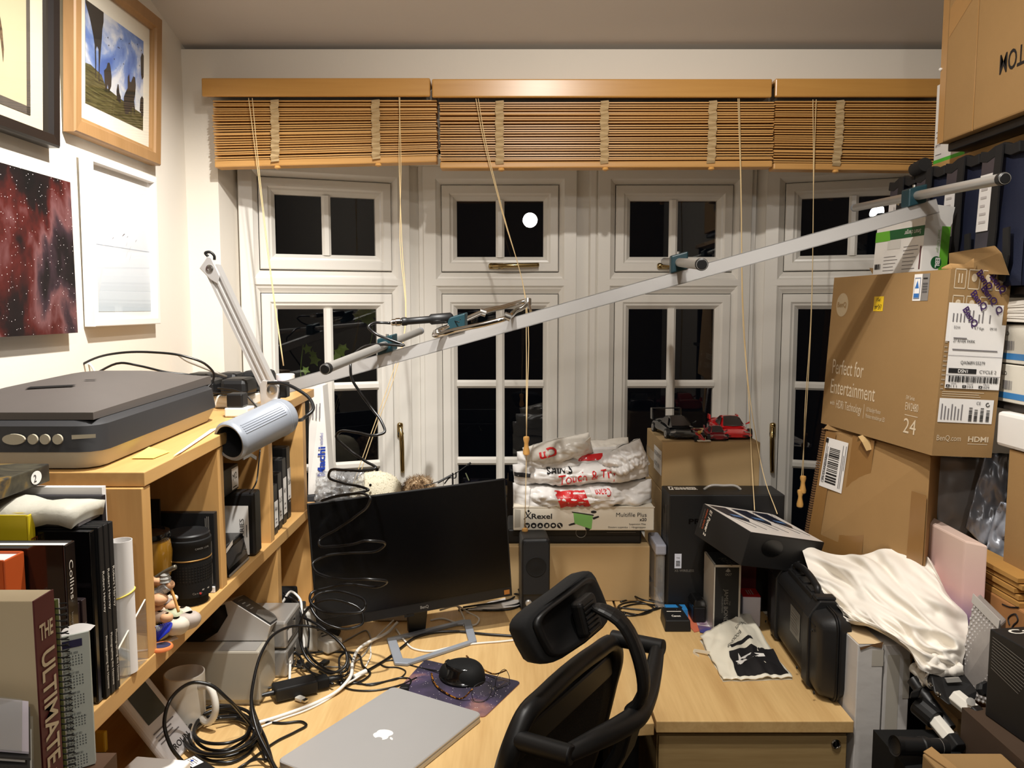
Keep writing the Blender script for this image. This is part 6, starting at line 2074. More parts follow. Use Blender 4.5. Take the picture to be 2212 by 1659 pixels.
text(t, 'E1 Power 2', ff.at(.18, .95), -ff.c, ff.a, .011, M_whiteink, fit=hz_ * .80, bold=.03, lift=.001, shear=.25)
text(t, 'MINIMAL REMOTE', ff.at(.115, .92), -ff.c, ff.a, .006, plain('orange_ink', (200, 90, 40), .5), fit=hz_ * .62, lift=.001)
text(t, 'Control System', ff.at(.07, .9), -ff.c, ff.a, .004, M_dimink, fit=hz_ * .6, lift=.001)
fr2 = Face(frt.pt(0, 0, 0), frt.a, frt.c, La, hz_)
fr2.shape(t, 'round_embossing', ellipse(.33, .62, .14, .26, 24), plain('raised_black_ink', (0, 0, 0)), .0008)

# hard black case standing on its edge
Z1 = DZ + .001
fo = V((.692, 1.738, Z1))
fa = V((.026, .50, 0)).normalized()
fb = V((fa.y, -fa.x, 0))
fc = (V((.0, 0, 1)) + fb * -.0).normalized()
frp = Fr(fo, fa, fb, fc)
t = thing('hard_case', 'black hard equipment case standing on edge with its handle up', 'case', fo + fa * .25 + fb * .04)
Lp, Wp, Hp = .50, .078, .205
def rrect(y, a0, c0, a1, c1, r, n=4):
    out = []
    for ca_, cc_, an0 in ((a1 - r, c0 + r, -90), (a1 - r, c1 - r, 0), (a0 + r, c1 - r, 90), (a0 + r, c0 + r, 180)):
        for k in range(n + 1):
            an = math.radians(an0 + 90 * k / n)
            out.append(frp.pt(ca_ + r * math.cos(an), y, cc_ + r * math.sin(an)))
    return out
M_case = plain('case_resin', (24, 24, 25), .45, var=.08, spec=.5, bump=.05, bscale=200)
stack_loops([rrect(.004, .03, .018, Lp - .03, Hp - .018, .02), rrect(.0, .04, .028, Lp - .04, Hp - .028, .02)][::-1] + [rrect(.010, .022, .010, Lp - .022, Hp - .012, .026), rrect(.036, .010, .004, Lp - .010, Hp - .006, .03)]).build('lid_half', M_case, t, smooth=True)
stack_loops([rrect(.040, .010, .004, Lp - .010, Hp - .006, .03), rrect(.070, .018, .008, Lp - .018, Hp - .012, .03), rrect(Wp, .036, .02, Lp - .036, Hp - .024, .03)]).build('base_half', M_case, t, smooth=True)
stack_loops([rrect(.034, .004, .0, Lp - .004, Hp, .034), rrect(.037, .004, .0, Lp - .004, Hp, .034)]).build('rim', M_black, t, smooth=True)
stack_loops([rrect(.039, .004, .0, Lp - .004, Hp, .034), rrect(.043, .004, .0, Lp - .004, Hp, .034)]).build('rim', M_black, t, smooth=True)
for a_ in (.085, .36):
    b = MB()
    b.prism([frp.pt(a_, y, c) for y, c in ((.002, .004), (-.006, .012), (-.006, Hp - .03), (.004, Hp - .012), (.02, Hp + .010), (.056, Hp + .010), (.066, Hp - .002), (.066, Hp - .03), (.03, .1), (.03, .004))], fa * .042)
    b.build('rib', M_case, t, bevel=.003)
    MB().fbox(frp, a_ + .006, .012, Hp + .008, a_ + .036, .060, Hp + .017).build('latch', M_black, t, bevel=.004)
MB().tube([frp.pt(.155, .038, Hp - .004), frp.pt(.158, .038, Hp + .014), frp.pt(.18, .038, Hp + .020), frp.pt(.31, .038, Hp + .020), frp.pt(.335, .038, Hp + .014), frp.pt(.338, .038, Hp - .004)], .0085, 9).build('handle', M_black, t, smooth='all')
MB().fbox(frp, .150, .020, Hp - .012, .345, .056, Hp + .004).build('handle_plate', M_case, t, bevel=.003)
for k in range(3):
    MB().fbox(frp, .165 + .06 * k, .024, Hp + .002, .205 + .06 * k, .052, Hp + .007).build('handle_rib', M_black, t, bevel=.001)
fpl = Face(frp.pt(Lp, 0, 0), -fa, fc, Lp, Hp)
fpl.rect(t, 'plate_label', .52, .40, .68, .74, plain('grey_label', (96, 94, 88), .35), .0012)
fpl.lines(t, .535, .44, .665, .70, 7, M_dimink, .4, .4, lift=.0018)
MB().tube([fpl.at(.06, .82), fpl.at(.9, .82)], .0015, 5).build('moulding_line', M_black, t)
for a_, c_ in ((.03, .02), (.16, .02), (.45, .02), (.06, Hp - .05), (.40, Hp - .06)):
    MB().lathe(frp.pt(a_, -.004, c_), -fb, [(.004, 0), (.004, .002), (.002, .003)], 10).build('stud', M_black, t, smooth=True)

# bookshop carrier bag lying on the desk
def bshop(i, j):
    A, Bq, Cq, D = P(1512, 1375, Z=DZ + .012), P(1562, 1470, Z=DZ + .004), P(1712, 1466, Z=DZ + .003), P(1618, 1322, Z=DZ + .040)
    p = (A * (1 - i) + D * i) * (1 - j) + (Bq * (1 - i) + Cq * i) * j
    h = .016 * math.sin(math.pi * min(1, i * 1.05)) * math.sin(math.pi * (j * .9 + .1)) + .007 * abs(NZ.noise(V((i * 7, j * 5, 1.3)))) + .010 * max(0, 1 - abs(i - .72 + .12 * j) * 8) * (1 - j * .6)
    ed = .010 * NZ.noise(V((i * 5, j * 5, 4.)))
    return V((p.x + ed, p.y + ed * .7, max(p.z * (1 - j) + (DZ + .004) * j, DZ + .002) + h))
t = thing('bookshop_bag', 'crumpled white bookshop carrier bag with a black picture block', 'bag', bshop(.5, .5) * 1.0)
t.location = V((t.location.x, t.location.y, DZ))
MB().grid(bshop, 30, 24).build('bag', plain('cream_carrier_film', (228, 222, 204), .35, var=.02, spec=.5), t, smooth='all', solid=.0025)
MB().grid(lambda i, j: V((bshop(i, j).x, bshop(i, j).y, DZ + .0008)), 10, 8).build('underside', plain('cream_carrier_film', (0, 0, 0)), t)
lift = V((0, 0, .0022))
def bp(i, j):
    return bshop(i, j) + lift
MB().grid(lambda i, j: bp(.22 + .74 * i + .06 * (1 - j), .56 + .40 * j), 22, 12).build('black_block', M_ink, t, smooth='all')
MB().grid(lambda i, j: bp(.34 + .40 * i, .46 + .055 * j - .06 * i), 12, 3).build('black_bar', M_ink, t, smooth='all')
BIRD = [(.30, .74), (.36, .73), (.40, .62), (.42, .70), (.60, .66), (.80, .66), (.80, .70), (.60, .72), (.44, .76), (.36, .80), (.33, .80)]
MB().poly([bp(i, j) + V((0, 0, .0012)) for i, j in BIRD]).build('white_bird', M_white, t)
def bag_text(s_, i0, j0, i1, j1, h):
    o = text(None, s_, (0, 0, 0), (1, 0, 0), (0, 1, 0), .7, M_ink, lift=0)
    xs = [v.co.x for v in o.data.vertices]
    for v in o.data.vertices:
        u = 1 - (v.co.x - min(xs)) / (max(xs) - min(xs))
        y = v.co.y / .7
        v.co = bp(i0 + (i1 - i0) * u, j0 + (j1 - j0) * u + h * y) - t.location
    o.parent = t
bag_text('BOOKSHOP', .28, .46, .62, .26, .055)
bag_text('THE WHITE', .58, .19, .82, .12, .045)
MB().strip([bp(0.02, .42), P(1500, 1405, Z=DZ + .006), P(1497, 1410, Z=DZ + .002), P(1510, 1418, Z=DZ + .002)], .008, .001, (0, 0, 1)).build('torn_handle', plain('cream_carrier_film', (0, 0, 0)), t)

# battery charger, small boxes, leaflets
cc = [P(1440, 1367, Z=DZ), P(1495, 1366, Z=DZ)]
t = thing('battery_charger', 'black battery charger with white lettering on the desk', 'charger', (.46, 2.2, DZ))
MB().hexa([(.424, 2.165, DZ + .001), (.497, 2.165, DZ + .001), (.490, 2.26, DZ + .001), (.428, 2.26, DZ + .001), (.426, 2.170, DZ + .032), (.495, 2.170, DZ + .032), (.488, 2.258, DZ + .036), (.430, 2.258, DZ + .036)]).build('body', M_black, t, bevel=.003)
f = Face((.426, 2.170, DZ + .0322), (1, 0, 0), (0, .088, .004), .069, .088)
f.text(t, 'Canon', .5, .24, .13, M_whiteink, fit=.36, align='C', bold=.03)
f.lines(t, .2, .62, .8, .74, 1, M_whiteink, .1, .4)
brick('small bright blue box at the foot of the black headset box', .446, 2.262, .510, 2.306, DZ + .001, .026, 'small_box', plain('bright_blue_card', (42, 126, 190), .5), .001, 'box')
t = thing('camera_pouch', 'small glossy black pouch beside the bright blue box', 'pouch', (.55, 2.25, DZ))
MB().box(.516, 2.225, DZ + .001, .553, 2.300, DZ + .05).build('pouch', M_black, t, bevel=.006)
MB().hexa([(.514, 2.222, DZ + .048), (.554, 2.222, DZ + .048), (.554, 2.302, DZ + .048), (.514, 2.302, DZ + .048), (.522, 2.232, DZ + .066), (.550, 2.232, DZ + .066), (.550, 2.298, DZ + .066), (.522, 2.298, DZ + .066)]).build('lid', M_blackgloss, t, bevel=.004)
for k, (pp, m_, lab, cat) in enumerate((([(1462, 1322), (1503, 1318), (1516, 1362), (1500, 1366)], plain('orange_white_print', (206, 110, 80), .5), 'orange and white leaflet peeping out beside the charger', 'leaflet'),
                                       ([(1500, 1332), (1538, 1334), (1542, 1372), (1512, 1366)], ramp_noise('mountain_print', [(.4, (70, 70, 130)), (.52, (120, 90, 110)), (.6, (230, 226, 226))], 20, 4, .4), 'white card with a purple mountain picture before the upright box', 'card'))):
    o = MB().prism([P(u, v, Z=DZ + .001 + .0012 * k) for u, v in pp], (0, 0, .0009)).build('picture_card', m_)
    tag(o, lab, cat)
o = MB().prism([P(u, v, Z=DZ + .001) for u, v in ((1412, 1268), (1470, 1290), (1500, 1318), (1440, 1326))], (0, 0, .002)).build('paper_sheet', M_paper)
tag(o, 'white paper sheet under the cable bundle at the tan box', 'paper')

# ------------------------------------------------------------------ along the sill: white carton, soft toys, small stand
t = thing('parts_box', 'tall white box with blue lettering reading upwards at the shelf end', 'box', (-.56, 2.52, DZ))
a_, b_ = P(665, 1065, Y=2.47), P(714, 1050, Y=2.50)
tl_, tr_ = P(668, 840, Y=2.47), P(697, 832, Y=2.50)
ex = (V((b_.x, b_.y, 0)) - V((a_.x, a_.y, 0)))
MB().hexa([(a_.x, a_.y, 1.045), (b_.x, b_.y, 1.045), (b_.x, b_.y + .07, 1.045), (a_.x, a_.y + .07, 1.045), (tl_.x, tl_.y, tl_.z), (tr_.x, tr_.y, tr_.z), (tr_.x, tr_.y + .07, tr_.z), (tl_.x, tl_.y + .07, tl_.z)]).build('box', M_white, t, bevel=.002)
f = Face((a_.x, a_.y, 1.045), ex, (tl_.x - a_.x, tl_.y - a_.y, tl_.z - 1.045), ex.length, tl_.z - 1.045)
text(t, 'Machi', f.at(.72, .17), (tl_ - V((a_.x, a_.y, 1.045))), -ex, .022, plain('bold_blue_ink', (24, 58, 158), .5), fit=f.h * .28, bold=.03, lift=.0016)
text(t, 'electrified', f.at(.62, .47), (tl_ - V((a_.x, a_.y, 1.045))), -ex, .010, plain('bold_blue_ink', (0, 0, 0)), fit=f.h * .11, lift=.0016)
f.lines(t, .15, .72, .6, .92, 3, M_greyink, .5, .3, vertical=True)
MB().box(a_.x - .003, a_.y, DZ + .001, b_.x + .008, a_.y + .12, 1.044).build('dark_base', plain('slate_card', (60, 62, 66), .6), t, bevel=.003)
def furry(label, cx, cz_v, y, r, col, seed, name='soft_toy', sx=1.0, sz=1.0, tuft=.006, n_t=420):
    c = P(cx, cz_v, Y=y)
    t = thing(name, label, 'soft toy', (c.x, y, DZ))
    b = MB()
    def S(i, j):
        th, ph = 2 * math.pi * i, math.pi * j
        p = V((math.sin(ph) * math.cos(th) * sx, math.sin(ph) * math.sin(th) * .8, math.cos(ph) * sz)) * r
        return c + p * (1 + .07 * NZ.noise(p * 22 + V((seed, 0, 0))) + .03 * NZ.noise(p * 60))
    b.grid(S, 30, 20)
    b.build('head', col, t, smooth='all')
    rnd = random.Random(seed)
    h = MB()
    for k in range(n_t):
        th, ph = rnd.uniform(0, 6.28), math.acos(rnd.uniform(-.5, 1))
        p = S(th / 6.28, ph / math.pi)
        d = (p - c).normalized()
        a = d.cross(V((rnd.uniform(-1, 1), rnd.uniform(-1, 1), rnd.uniform(-1, 1)))).normalized()
        tip = p + d * tuft * rnd.uniform(.5, 1.2) + a * tuft * .8
        h.add([p - a * .0015, p + a * .0015, tip], [(0, 1, 2)])
    h.build('fur', col, t, kind='stuff')
    bz = c.z - r * .5
    MB().lathe((c.x, y, DZ + .002), (0, 0, 1), [(r * .9, 0), (r * 1.15, .03), (r * 1.1, (bz - DZ) * .6), (r * .7, bz - DZ)], 24).build('body', col, t, smooth=True)
    return t, c
M_plush = plain('cream_plush', (226, 218, 194), .95, var=.06, scale=80, bump=.5, bscale=220, spec=.1)
t, c = furry('cream plush seal peeping over the monitor with a black eye', 815, 1068, 2.50, .078, M_plush, 2, sx=1.05, sz=.95, tuft=.004, n_t=900)
b = MB()
pebble(b, P(800, 1048, Y=2.425), .0045, .003, .0045, 2, 8)
b.build('eye', M_blackgloss, t, smooth='all')
b = MB()
pebble(b, P(775, 1052, Y=2.43), .007, .005, .004, 3, 8)
b.build('nose', M_black, t, smooth='all')
M_fur = ramp_noise('brown_fur', [(.35, (92, 70, 50)), (.5, (150, 122, 90)), (.62, (196, 172, 140))], 50, 4, .95)
t, c = furry('brown furry toy behind the monitor beside the white seal', 905, 1066, 2.50, .052, M_fur, 5, sx=1.0, sz=1.0, tuft=.014, n_t=1100)
b = MB()
for dx in (-.02, .012):
    pebble(b, c + V((dx, -.040, .008)), .013, .008, .010, 4, 8)
b.build('pale_muzzle', M_plush, t, smooth='all')
t = thing('desk_mic_stand', 'tiny black jointed stand with a rod behind the monitor', 'stand', P(978, 1050, Y=2.46))
t.location.z = DZ
p0 = P(978, 1030, Y=2.46)
MB().tube([P(915, 1050, Y=2.44), P(942, 1042, Y=2.45), P(980, 1025, Y=2.46), P(1015, 1001, Y=2.47)], .0014, 6).build('rod', M_black, t, smooth='all')
MB().tube([P(945, 1043, Y=2.45), P(976, 1026, Y=2.46)], .0036, 6).build('weight', M_black, t)
MB().cyl(P(1010, 1004, Y=2.468), P(1017, 1000, Y=2.472), .0035, n=10).build('tip', M_black, t)
MB().tube([(p0.x, 2.46, DZ + .01), (p0.x, 2.46, p0.z + .012)], .003, 6, smooth=False).build('post', M_black, t)
MB().tube([P(960, 1045, Y=2.46), P(972, 1032, Y=2.46), P(984, 1032, Y=2.46), P(985, 1020, Y=2.46)], .0022, 6).build('clip', M_black, t)
MB().lathe((p0.x, 2.46, DZ + .001), (0, 0, 1), [(.04, 0), (.04, .008), (.006, .012)], 20).build('base', M_black, t, smooth=True)
MB().tube([P(1013, 1038, Y=2.45), P(1006, 1022, Y=2.45)], .0018, 6).build('stylus', plain('olive_stylus', (120, 126, 96), .5), t)
c = P(735, 1050, Y=2.44)
t = thing('clear_bag', 'crumpled clear plastic bag beside the white box on the sill', 'bag', (c.x, 2.44, DZ))
L7 = lumpy(Fr(c + V((0, 0, -.01)), (1, 0, 0), (0, 1, 0), (0, 0, 1)), .075, .055, .045, 9, 16, .03)
lumpy_mesh(L7).build('film', glassy('crumpled_film', (.93, .94, .95), rough=.12, milky=.22, bump=.4), t, smooth='all')
MB().box(c.x - .06, 2.42, DZ + .001, c.x + .06, 2.50, c.z - .05).build('packed_box', plain('slate_card', (0, 0, 0)), t)
# ================================================================== RIGHT-HAND SIDE
# rack along the right wall
t = thing('storage_rack', 'tall rack of boards along the right wall holding boxes and blue bags', 'rack', (1.3, 1.6, 0))
for z0, z1, y1 in ((1.984, 2.006, 2.215), (1.655, 1.672, 2.42), (1.395, 1.412, 2.30), (.985, 1.005, 2.30)):
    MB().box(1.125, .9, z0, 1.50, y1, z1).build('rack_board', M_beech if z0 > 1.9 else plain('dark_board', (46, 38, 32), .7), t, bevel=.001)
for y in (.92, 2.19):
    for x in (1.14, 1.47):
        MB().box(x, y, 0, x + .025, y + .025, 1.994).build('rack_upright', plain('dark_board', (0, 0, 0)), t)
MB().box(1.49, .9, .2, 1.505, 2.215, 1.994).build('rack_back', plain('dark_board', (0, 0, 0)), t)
# navy bags
M_navy = plain('navy_nylon', (26, 31, 52), .7, var=.12, scale=20, bump=.15, bscale=400, spec=.3)
M_web = plain('black_webbing', (26, 24, 24), .8, var=.15, scale=200)
M_sleeve = plain('grey_clear_pocket', (70, 66, 74), .3, var=.1, spec=.5)
BAGS = [(2.378, 'navy fabric bag, farthest of the four, its white label printed in black'), (2.226, 'navy fabric bag with a white label, second from the window'), (2.074, 'navy fabric bag with a white label above the open carton flap'), (1.922, 'navy fabric bag cut off by the right edge of the view')]
for k, (y1, lab) in enumerate(BAGS):
    y0 = y1 - .148
    zt = 1.978
    t = thing('fabric_bag', lab, 'bag', (1.25, (y0 + y1) / 2, 1.673), 'navy bags on the rack')
    def S(i, j, y0=y0, y1=y1):
        y = y1 - (y1 - y0) * i
        z = 1.674 + (1.976 - 1.674) * j
        x = 1.112 - .022 * math.sin(math.pi * i) ** .5 * (1 - .4 * j) - .004 * NZ.noise(V((y * 20, z * 12, k)))
        return (x, y, z)
    b = MB().grid(S, 10, 12)
    b.box(1.113, y0 + .002, 1.674, 1.40, y1 - .002, 1.972)
    b.build('body', M_navy, t, smooth=True, angle=.8)
    MB().strip([(1.096, y1 - .148 * s_, 1.974 - .006 * math.sin(s_ * 9)) for s_ in (0, .2, .4, .6, .8, 1)], .024, .014, (0, 0, 1)).build('top_binding', M_web, t, bevel=.002)
    ym = (y0 + y1) / 2
    MB().strip([(1.086, ym - .010, 1.985), (1.080, ym - .012, 1.90), (1.082, ym - .006, 1.80), (1.086, ym + .012, 1.70)], .026, .004, (0, 1, 0)).build('strap', M_web, t)
    MB().strip([(1.083, ym - .055, 1.80), (1.082, ym - .060, 1.74), (1.084, ym - .045, 1.685)], .022, .004, (0, 1, 0)).build('strap', M_web, t)
    MB().lathe((1.080, ym - .012, 1.915), (-1, 0, 0), [(.006, 0), (.006, .002), (.004, .004)], 14).build('press_stud', plain('pale_stud', (196, 180, 150), .3, .6), t, smooth=True)
    yl = y1 - .012
    f = Face((1.084, yl, 1.80), (0, -1, 0), (.04, 0, 1), .052, .15)
    f.rect(t, 'label_pocket', -.06, -.25, 1.1, 1.2, M_sleeve, .0)
    f.rect(t, 'label', .02, .0, .94, .86, M_paper, .003)
    if k == 0:
        f.text(t, 'UNIT 1C', .62, .1, .13, M_ink, fit=.55, rot=90, lift=.004)
        f.lines(t, .66, .12, .9, .78, 3, M_greyink, .4, .35, vertical=True, lift=.004)
        f.text(t, '4', .75, .12, .12, M_ink, lift=.0045)
    else:
        f.lines(t, .2, .12, .8, .74, 5, plain('faint_ink', (196, 190, 188), .7), .4, .3, lift=.004)
c = P(2042, 325, X=1.09)
MB().cyl((1.085, 2.22, 1.995), (1.085, 2.165, 2.0), .018, n=16).build('rolled_handle', M_web, [x for x in bpy.data.objects if x.name == 'fabric_bag.001'][0], smooth=True)
# top carton with upside-down lettering
fr = Fr((1.052, 2.045, 2.0275), (0, -1, 0), (1, 0, 0), (0, 0, 1))
t = thing('moving_carton', 'big cardboard carton with upside down lettering on top of the rack', 'box', (1.25, 1.75, 2.0275))
MB().fbox(fr, 0, 0, 0, .62, .40, .42).build('carton', M_card3, t, bevel=.004)
f = Face(fr.pt(0, 0, 0), fr.a, fr.c, .62, .42)
text(t, 'BOTTOM', V((1.052, P(2160, 150, X=1.052).y - .16, P(2162, 120, X=1.052).z)), (0, 1, 0), (0, 0, -1), .041, M_ink, fit=.16, bold=.01, lift=.001)
M_ptape = plain('tan_parcel_tape', (176, 134, 82), .25, var=.04, spec=.6)
f.rect(t, 'tape', .0, .0, .045, 1, M_ptape, .0006)
f.shape(t, 'tape', [(.05, .58), (.26, .76), (.26, .92), (.05, .74)], M_ptape, .0006)
f.rect(t, 'tape_edge', .245, 0, .252, 1, M_ptape, .0008)
MB().box(1.07, 1.40, 2.0065, 1.44, 2.03, 2.0265).build('shade_filler', M_black, thing('filler', 'shade put in as a flat black tray between the big carton and the rack board', 'filler', (1.25, 1.7, 2.0065)), bevel=.003)  # black slab stands in for the shade beneath the carton
b = MB()
pebble(b, P(2032, 150, X=1.05), .004, .006, .004, 3, 8)
b.build('torn_foam', M_white, t, smooth='all')
fr = Fr((1.128, 2.208, 2.0068), (0, -1, 0), (1, 0, 0), (0, 0, 1))
t = thing('gadget_box', 'slim white box with a green foot and a black stripe by the blind', 'box', (1.2, 2.13, 2.0068))
MB().fbox(fr, 0, 0, 0, .15, .06, .205).build('carton', M_white, t, bevel=.001)
f = Face(fr.pt(0, 0, 0), fr.a, fr.c, .15, .205)
f.rect(t, 'green_foot', 0, 0, 1, .045, plain('bright_green_card', (80, 190, 60), .5), .0006)
f.text(t, 'IFTTT', .06, .20, .035, plain('dark_violet_ink', (60, 30, 60), .5), fit=.16, lift=.001)
f.lines(t, .06, .10, .3, .13, 1, M_greyink, .2, .3)
f.lines(t, .06, .32, .2, .45, 2, M_greyink, .4, .2)
f.shape(t, 'black_stripe', [(.22, .52), (.30, .48), (.30, .98), (.22, 1.0), (.16, .98), (.15, .56)], M_black, .0008)
# paper boxes with blue bands on the rack
for k, (z0, z1) in enumerate(((1.413, 1.498), (1.501, 1.588))):
    t = thing('paper_box', ['white paper box with a blue band, lower on the rack', 'white paper box with a blue band, upper on the rack, in shadow'][k], 'box', (1.25, 1.7, z0))
    fr = Fr((1.118, 2.02, z0), (0, -1, 0), (1, 0, 0), (0, 0, 1))
    MB().fbox(fr, 0, 0, 0, .42, .30, z1 - z0).build('carton', plain('off_white_card', (216, 210, 196), .6), t, bevel=.002)
    f = Face(fr.pt(0, 0, 0), fr.a, fr.c, .42, z1 - z0)
    f.rect(t, 'blue_band', 0, .10, 1, .26, plain('mid_blue_print', (60, 126, 186), .5), .0006)
    f.text(t, 'HALLFIELD', .34, .72, .10, M_ink, fit=.14, lift=.001)
    f.lines(t, .30, .42, .44, .66, 2, M_ink, .4, .3, lift=.001)
    f.barcode(t, .45, .34, .53, .58, M_greyink, 12)
t = thing('wrapped_parcel', 'white wrapped flat parcel under the paper boxes at the right edge', 'parcel', (1.2, 1.75, 1.30))
c8 = [(1.10, 1.62, 1.318), (1.10, 1.92, 1.318)]
MB().box(1.098, 1.55, 1.315, 1.13, 1.815, 1.393).build('parcel', M_white, t, bevel=.008)
MB().box(1.131, 1.50, 1.006, 1.40, 1.78, 1.394).build('backing_carton', M_card, thing('cardboard_box', 'cardboard carton on the rack behind the grey mailing bags', 'box', (1.25, 1.75, 1.006)), bevel=.003)
t.location = V((1.2, 1.75, 1.0055))
for o2 in [x for x in bpy.data.objects if x.parent == t]:
    for v in o2.data.vertices:
        v.co.z += 1.30 - 1.0055
MB().box(1.105, 1.56, 1.0055, 1.128, 1.772, 1.313).build('card_panel', M_card3, t)
c = P(2190, 660, X=1.11)
t = thing('film_roll', 'bundle of loose whitish film pushed above the paper boxes', 'film', (1.2, 1.85, 1.589))
for k in range(7):
    MB().strip([(1.112 + .002 * k, 1.95 - .02 * k, 1.625 - .004 * k), (1.108, 1.86, 1.630 - .005 * k + .004 * (k % 2)), (1.114, 1.72, 1.640 - .007 * k)], .010, .002, (.3, 0, 1)).build('film_strand', M_bag2, t)
MB().box(1.13, 1.70, 1.5895, 1.36, 1.95, 1.62).build('film_bundle', M_bag2, t, bevel=.01)

# ------------------------------------------------------------------ monitor carton, open at the top
NB = V((.947, 1.80, 1.293))
Lb_, Wb_, Hb_ = .522, .145, .418
ea = V((-.0995, .995, 0)).normalized()
ec = V((.055, 0, 1)).normalized()
eb = ea.cross(ec).normalized() 
if eb.x < 0:
    eb = -eb
frm = Fr(NB, ea, eb, ec)
t = thing('monitor_carton', 'brown monitor carton with white lettering, standing open on the taped carton', 'box', frm.pt(.26, .07, 0))
th = .006
b = MB()
b.fbox(frm, 0, 0, 0, Lb_, th, Hb_)
b.fbox(frm, 0, Wb_ - th, 0, Lb_, Wb_, Hb_)
b.fbox(frm, 0, th, 0, th, Wb_ - th, Hb_)
b.fbox(frm, Lb_ - th, th, 0, Lb_, Wb_ - th, Hb_)
b.fbox(frm, th, th, 0, Lb_ - th, Wb_ - th, th)
b.build('carton', M_card, t)
MB().fbox(frm, th, th, th, Lb_ - th, Wb_ - th, .34).build('packing', plain('void_shade_foam', (60, 46, 32), .9), t)  # foam insert coloured dark to give the shade inside the open carton
# flaps
MB().prism([P(2050, 588, Y=1.93), P(2050, 547, Y=1.94), P(2146, 531, Y=1.79), P(2160, 546, Y=1.77), P(2177, 594, Y=1.755)], eb * .004).build('flap', M_card, t)
MB().prism([frm.pt(.395, .05, Hb_ - .002), frm.pt(.425, .05, Hb_ + .026), frm.pt(.425, .11, Hb_ + .026), frm.pt(.395, .11, Hb_ - .002)], ea * .004).build('flap', M_card, t)
MB().prism([frm.pt(.012, .01, Hb_ + .001), frm.pt(.010, .06, Hb_ + .004), frm.pt(.022, .066, Hb_ + .026), frm.pt(.030, .05, Hb_ + .012), frm.pt(.05, .03, Hb_ + .014), frm.pt(.05, .01, Hb_ + .003)], ec * .003).build('torn_flap', M_card3, t)
M_cw = plain('printed_white_on_kraft', (214, 196, 168), .75)
f = Face(frm.pt(Lb_, 0, 0), -ea, ec, Lb_, Hb_)
f.text(t, 'Perfect for', .075, .355, .098, M_cw, fit=.315)
f.text(t, 'Entertainment', .075, .222, .098, M_cw, fit=.44)
f.text(t, 'with', .082, .145, .030, M_cw, fit=.05)
f.text(t, 'HDRi Technology', .150, .130, .055, M_cw, fit=.255)
f.rect(t, 'printed_rule', .425, .105, .428, .195, M_cw)
f.text(t, 'LED Backlight Monitor', .450, .155, .026, M_cw, fit=.13)
f.text(t, "Moniteur rétroéclairé par LED", .450, .115, .026, M_cw, fit=.17)
f.text(t, 'EW Series', .775, .275, .024, M_cw, fit=.065)
f.text(t, 'EW2480', .775, .215, .045, M_cw, fit=.098)
f.rect(t, 'printed_rule', .775, .185, .875, .189, M_cw)
f.text(t, '24', .775, .085, .085, M_cw, fit=.095)
M_lightm = plain('printed_grey_on_kraft', (178, 158, 126), .75)
f.shape(t, 'printed_badge', ellipse(.115, .815, .062, .078, 28), M_lightm)
f.text(t, 'BenQ', .068, .80, .034, M_card, fit=.092, lift=.0014, bold=.01)
M_yel = plain('yellow_sticker', (240, 200, 26), .5)
f.rect(t, 'price_sticker', .425, .775, .51, .865, M_yel, .0008)
f.text(t, '£45-44', .497, .815, -.03, M_ink, fit=-.06, lift=.0014)
f.text(t, 'PS1', .48, .855, -.02, M_ink, fit=-.03, lift=.0014)
f.rect(t, 'certificate_label', .745, .835, .805, .985, M_paper, .0008)
f.rect(t, 'certificate_frame', .752, .845, .798, .965, plain('grey_blue_print', (120, 130, 150), .5), .0012)
f.rect(t, 'certificate_inside', .756, .85, .794, .958, M_paper, .0016)
f.shape(t, 'certificate_triangle', [(.760, .905), (.790, .905), (.776, .950)], plain('mid_blue_ink', (50, 110, 180), .5), .0020)
f.rect(t, 'certificate_band', .756, .852, .794, .876, plain('mid_blue_ink', (0, 0, 0)), .0020)
f.rect(t, 'grey_label', .805, .835, .86, .985, plain('grey_sticker', (128, 124, 120), .5), .0008)
f.lines(t, .815, .955, .85, .97, 1, M_ink, .1, .5, lift=.0014)
f.lines(t, .815, .88, .85, .94, 4, plain('dark_grey_print', (84, 82, 82), .6), 0, .6, lift=.0014)
g = Face(frm.pt(0, 0, 0), eb, ec, Wb_, Hb_)
for r_ in range(2):
    for c_ in range(4 if r_ == 0 else 3):
        u, v = .07 + .225 * c_, .90 - .14 * r_
        b = MB()
        for (u0, v0, u1, v1) in ((u, v, u + .19, v + .006), (u, v + .10, u + .19, v + .106), (u, v, u + .012, v + .106), (u + .178, v, u + .19, v + .106)):
            b.poly([p + g.n * .0006 for p in (g.at(u0, v0), g.at(u1, v0), g.at(u1, v1), g.at(u0, v1))])
        if (r_, c_) == (0, 0):
            for du in (.06, .11):
                b.poly([p + g.n * .0006 for p in (g.at(u + du, v + .03), g.at(u + du + .02, v + .03), g.at(u + du + .02, v + .08), g.at(u + du, v + .08))])
        else:
            b.poly([p + g.n * .0006 for p in [g.at(a_, c__) for a_, c__ in ellipse(u + .095, v + .062, .045, .022, 12)]])
        b.build('handling_symbol', M_cw, t)
        if (r_, c_) == (1, 0):
            g.text(t, '5', u + .05, v + .025, .055, M_cw, lift=.001)
M_purp = plain('violet_ink', (62, 34, 90), .5)
for u, v, rot, s_ in ((.40, .985, -48, 'BenQ'), (.62, .97, -46, 'BenQ'), (.50, .905, -46, 'BenQ'), (.34, .875, -46, 'BenQ'), (.24, .79, -52, 'BenQ'), (.80, .97, -48, 'Ou'), (.76, .80, -40, 'Q')):
    g.text(t, s_, u, v, .036, M_purp, rot=rot, bold=.025, lift=.0032)
for v in (.5, .46):
    g.lines(t, .02, .36, .09, .66, 12, M_cw, .4, .35)
g.rect(t, 'address_label_back', .02, .62, .92, .825, M_paper, .0012)
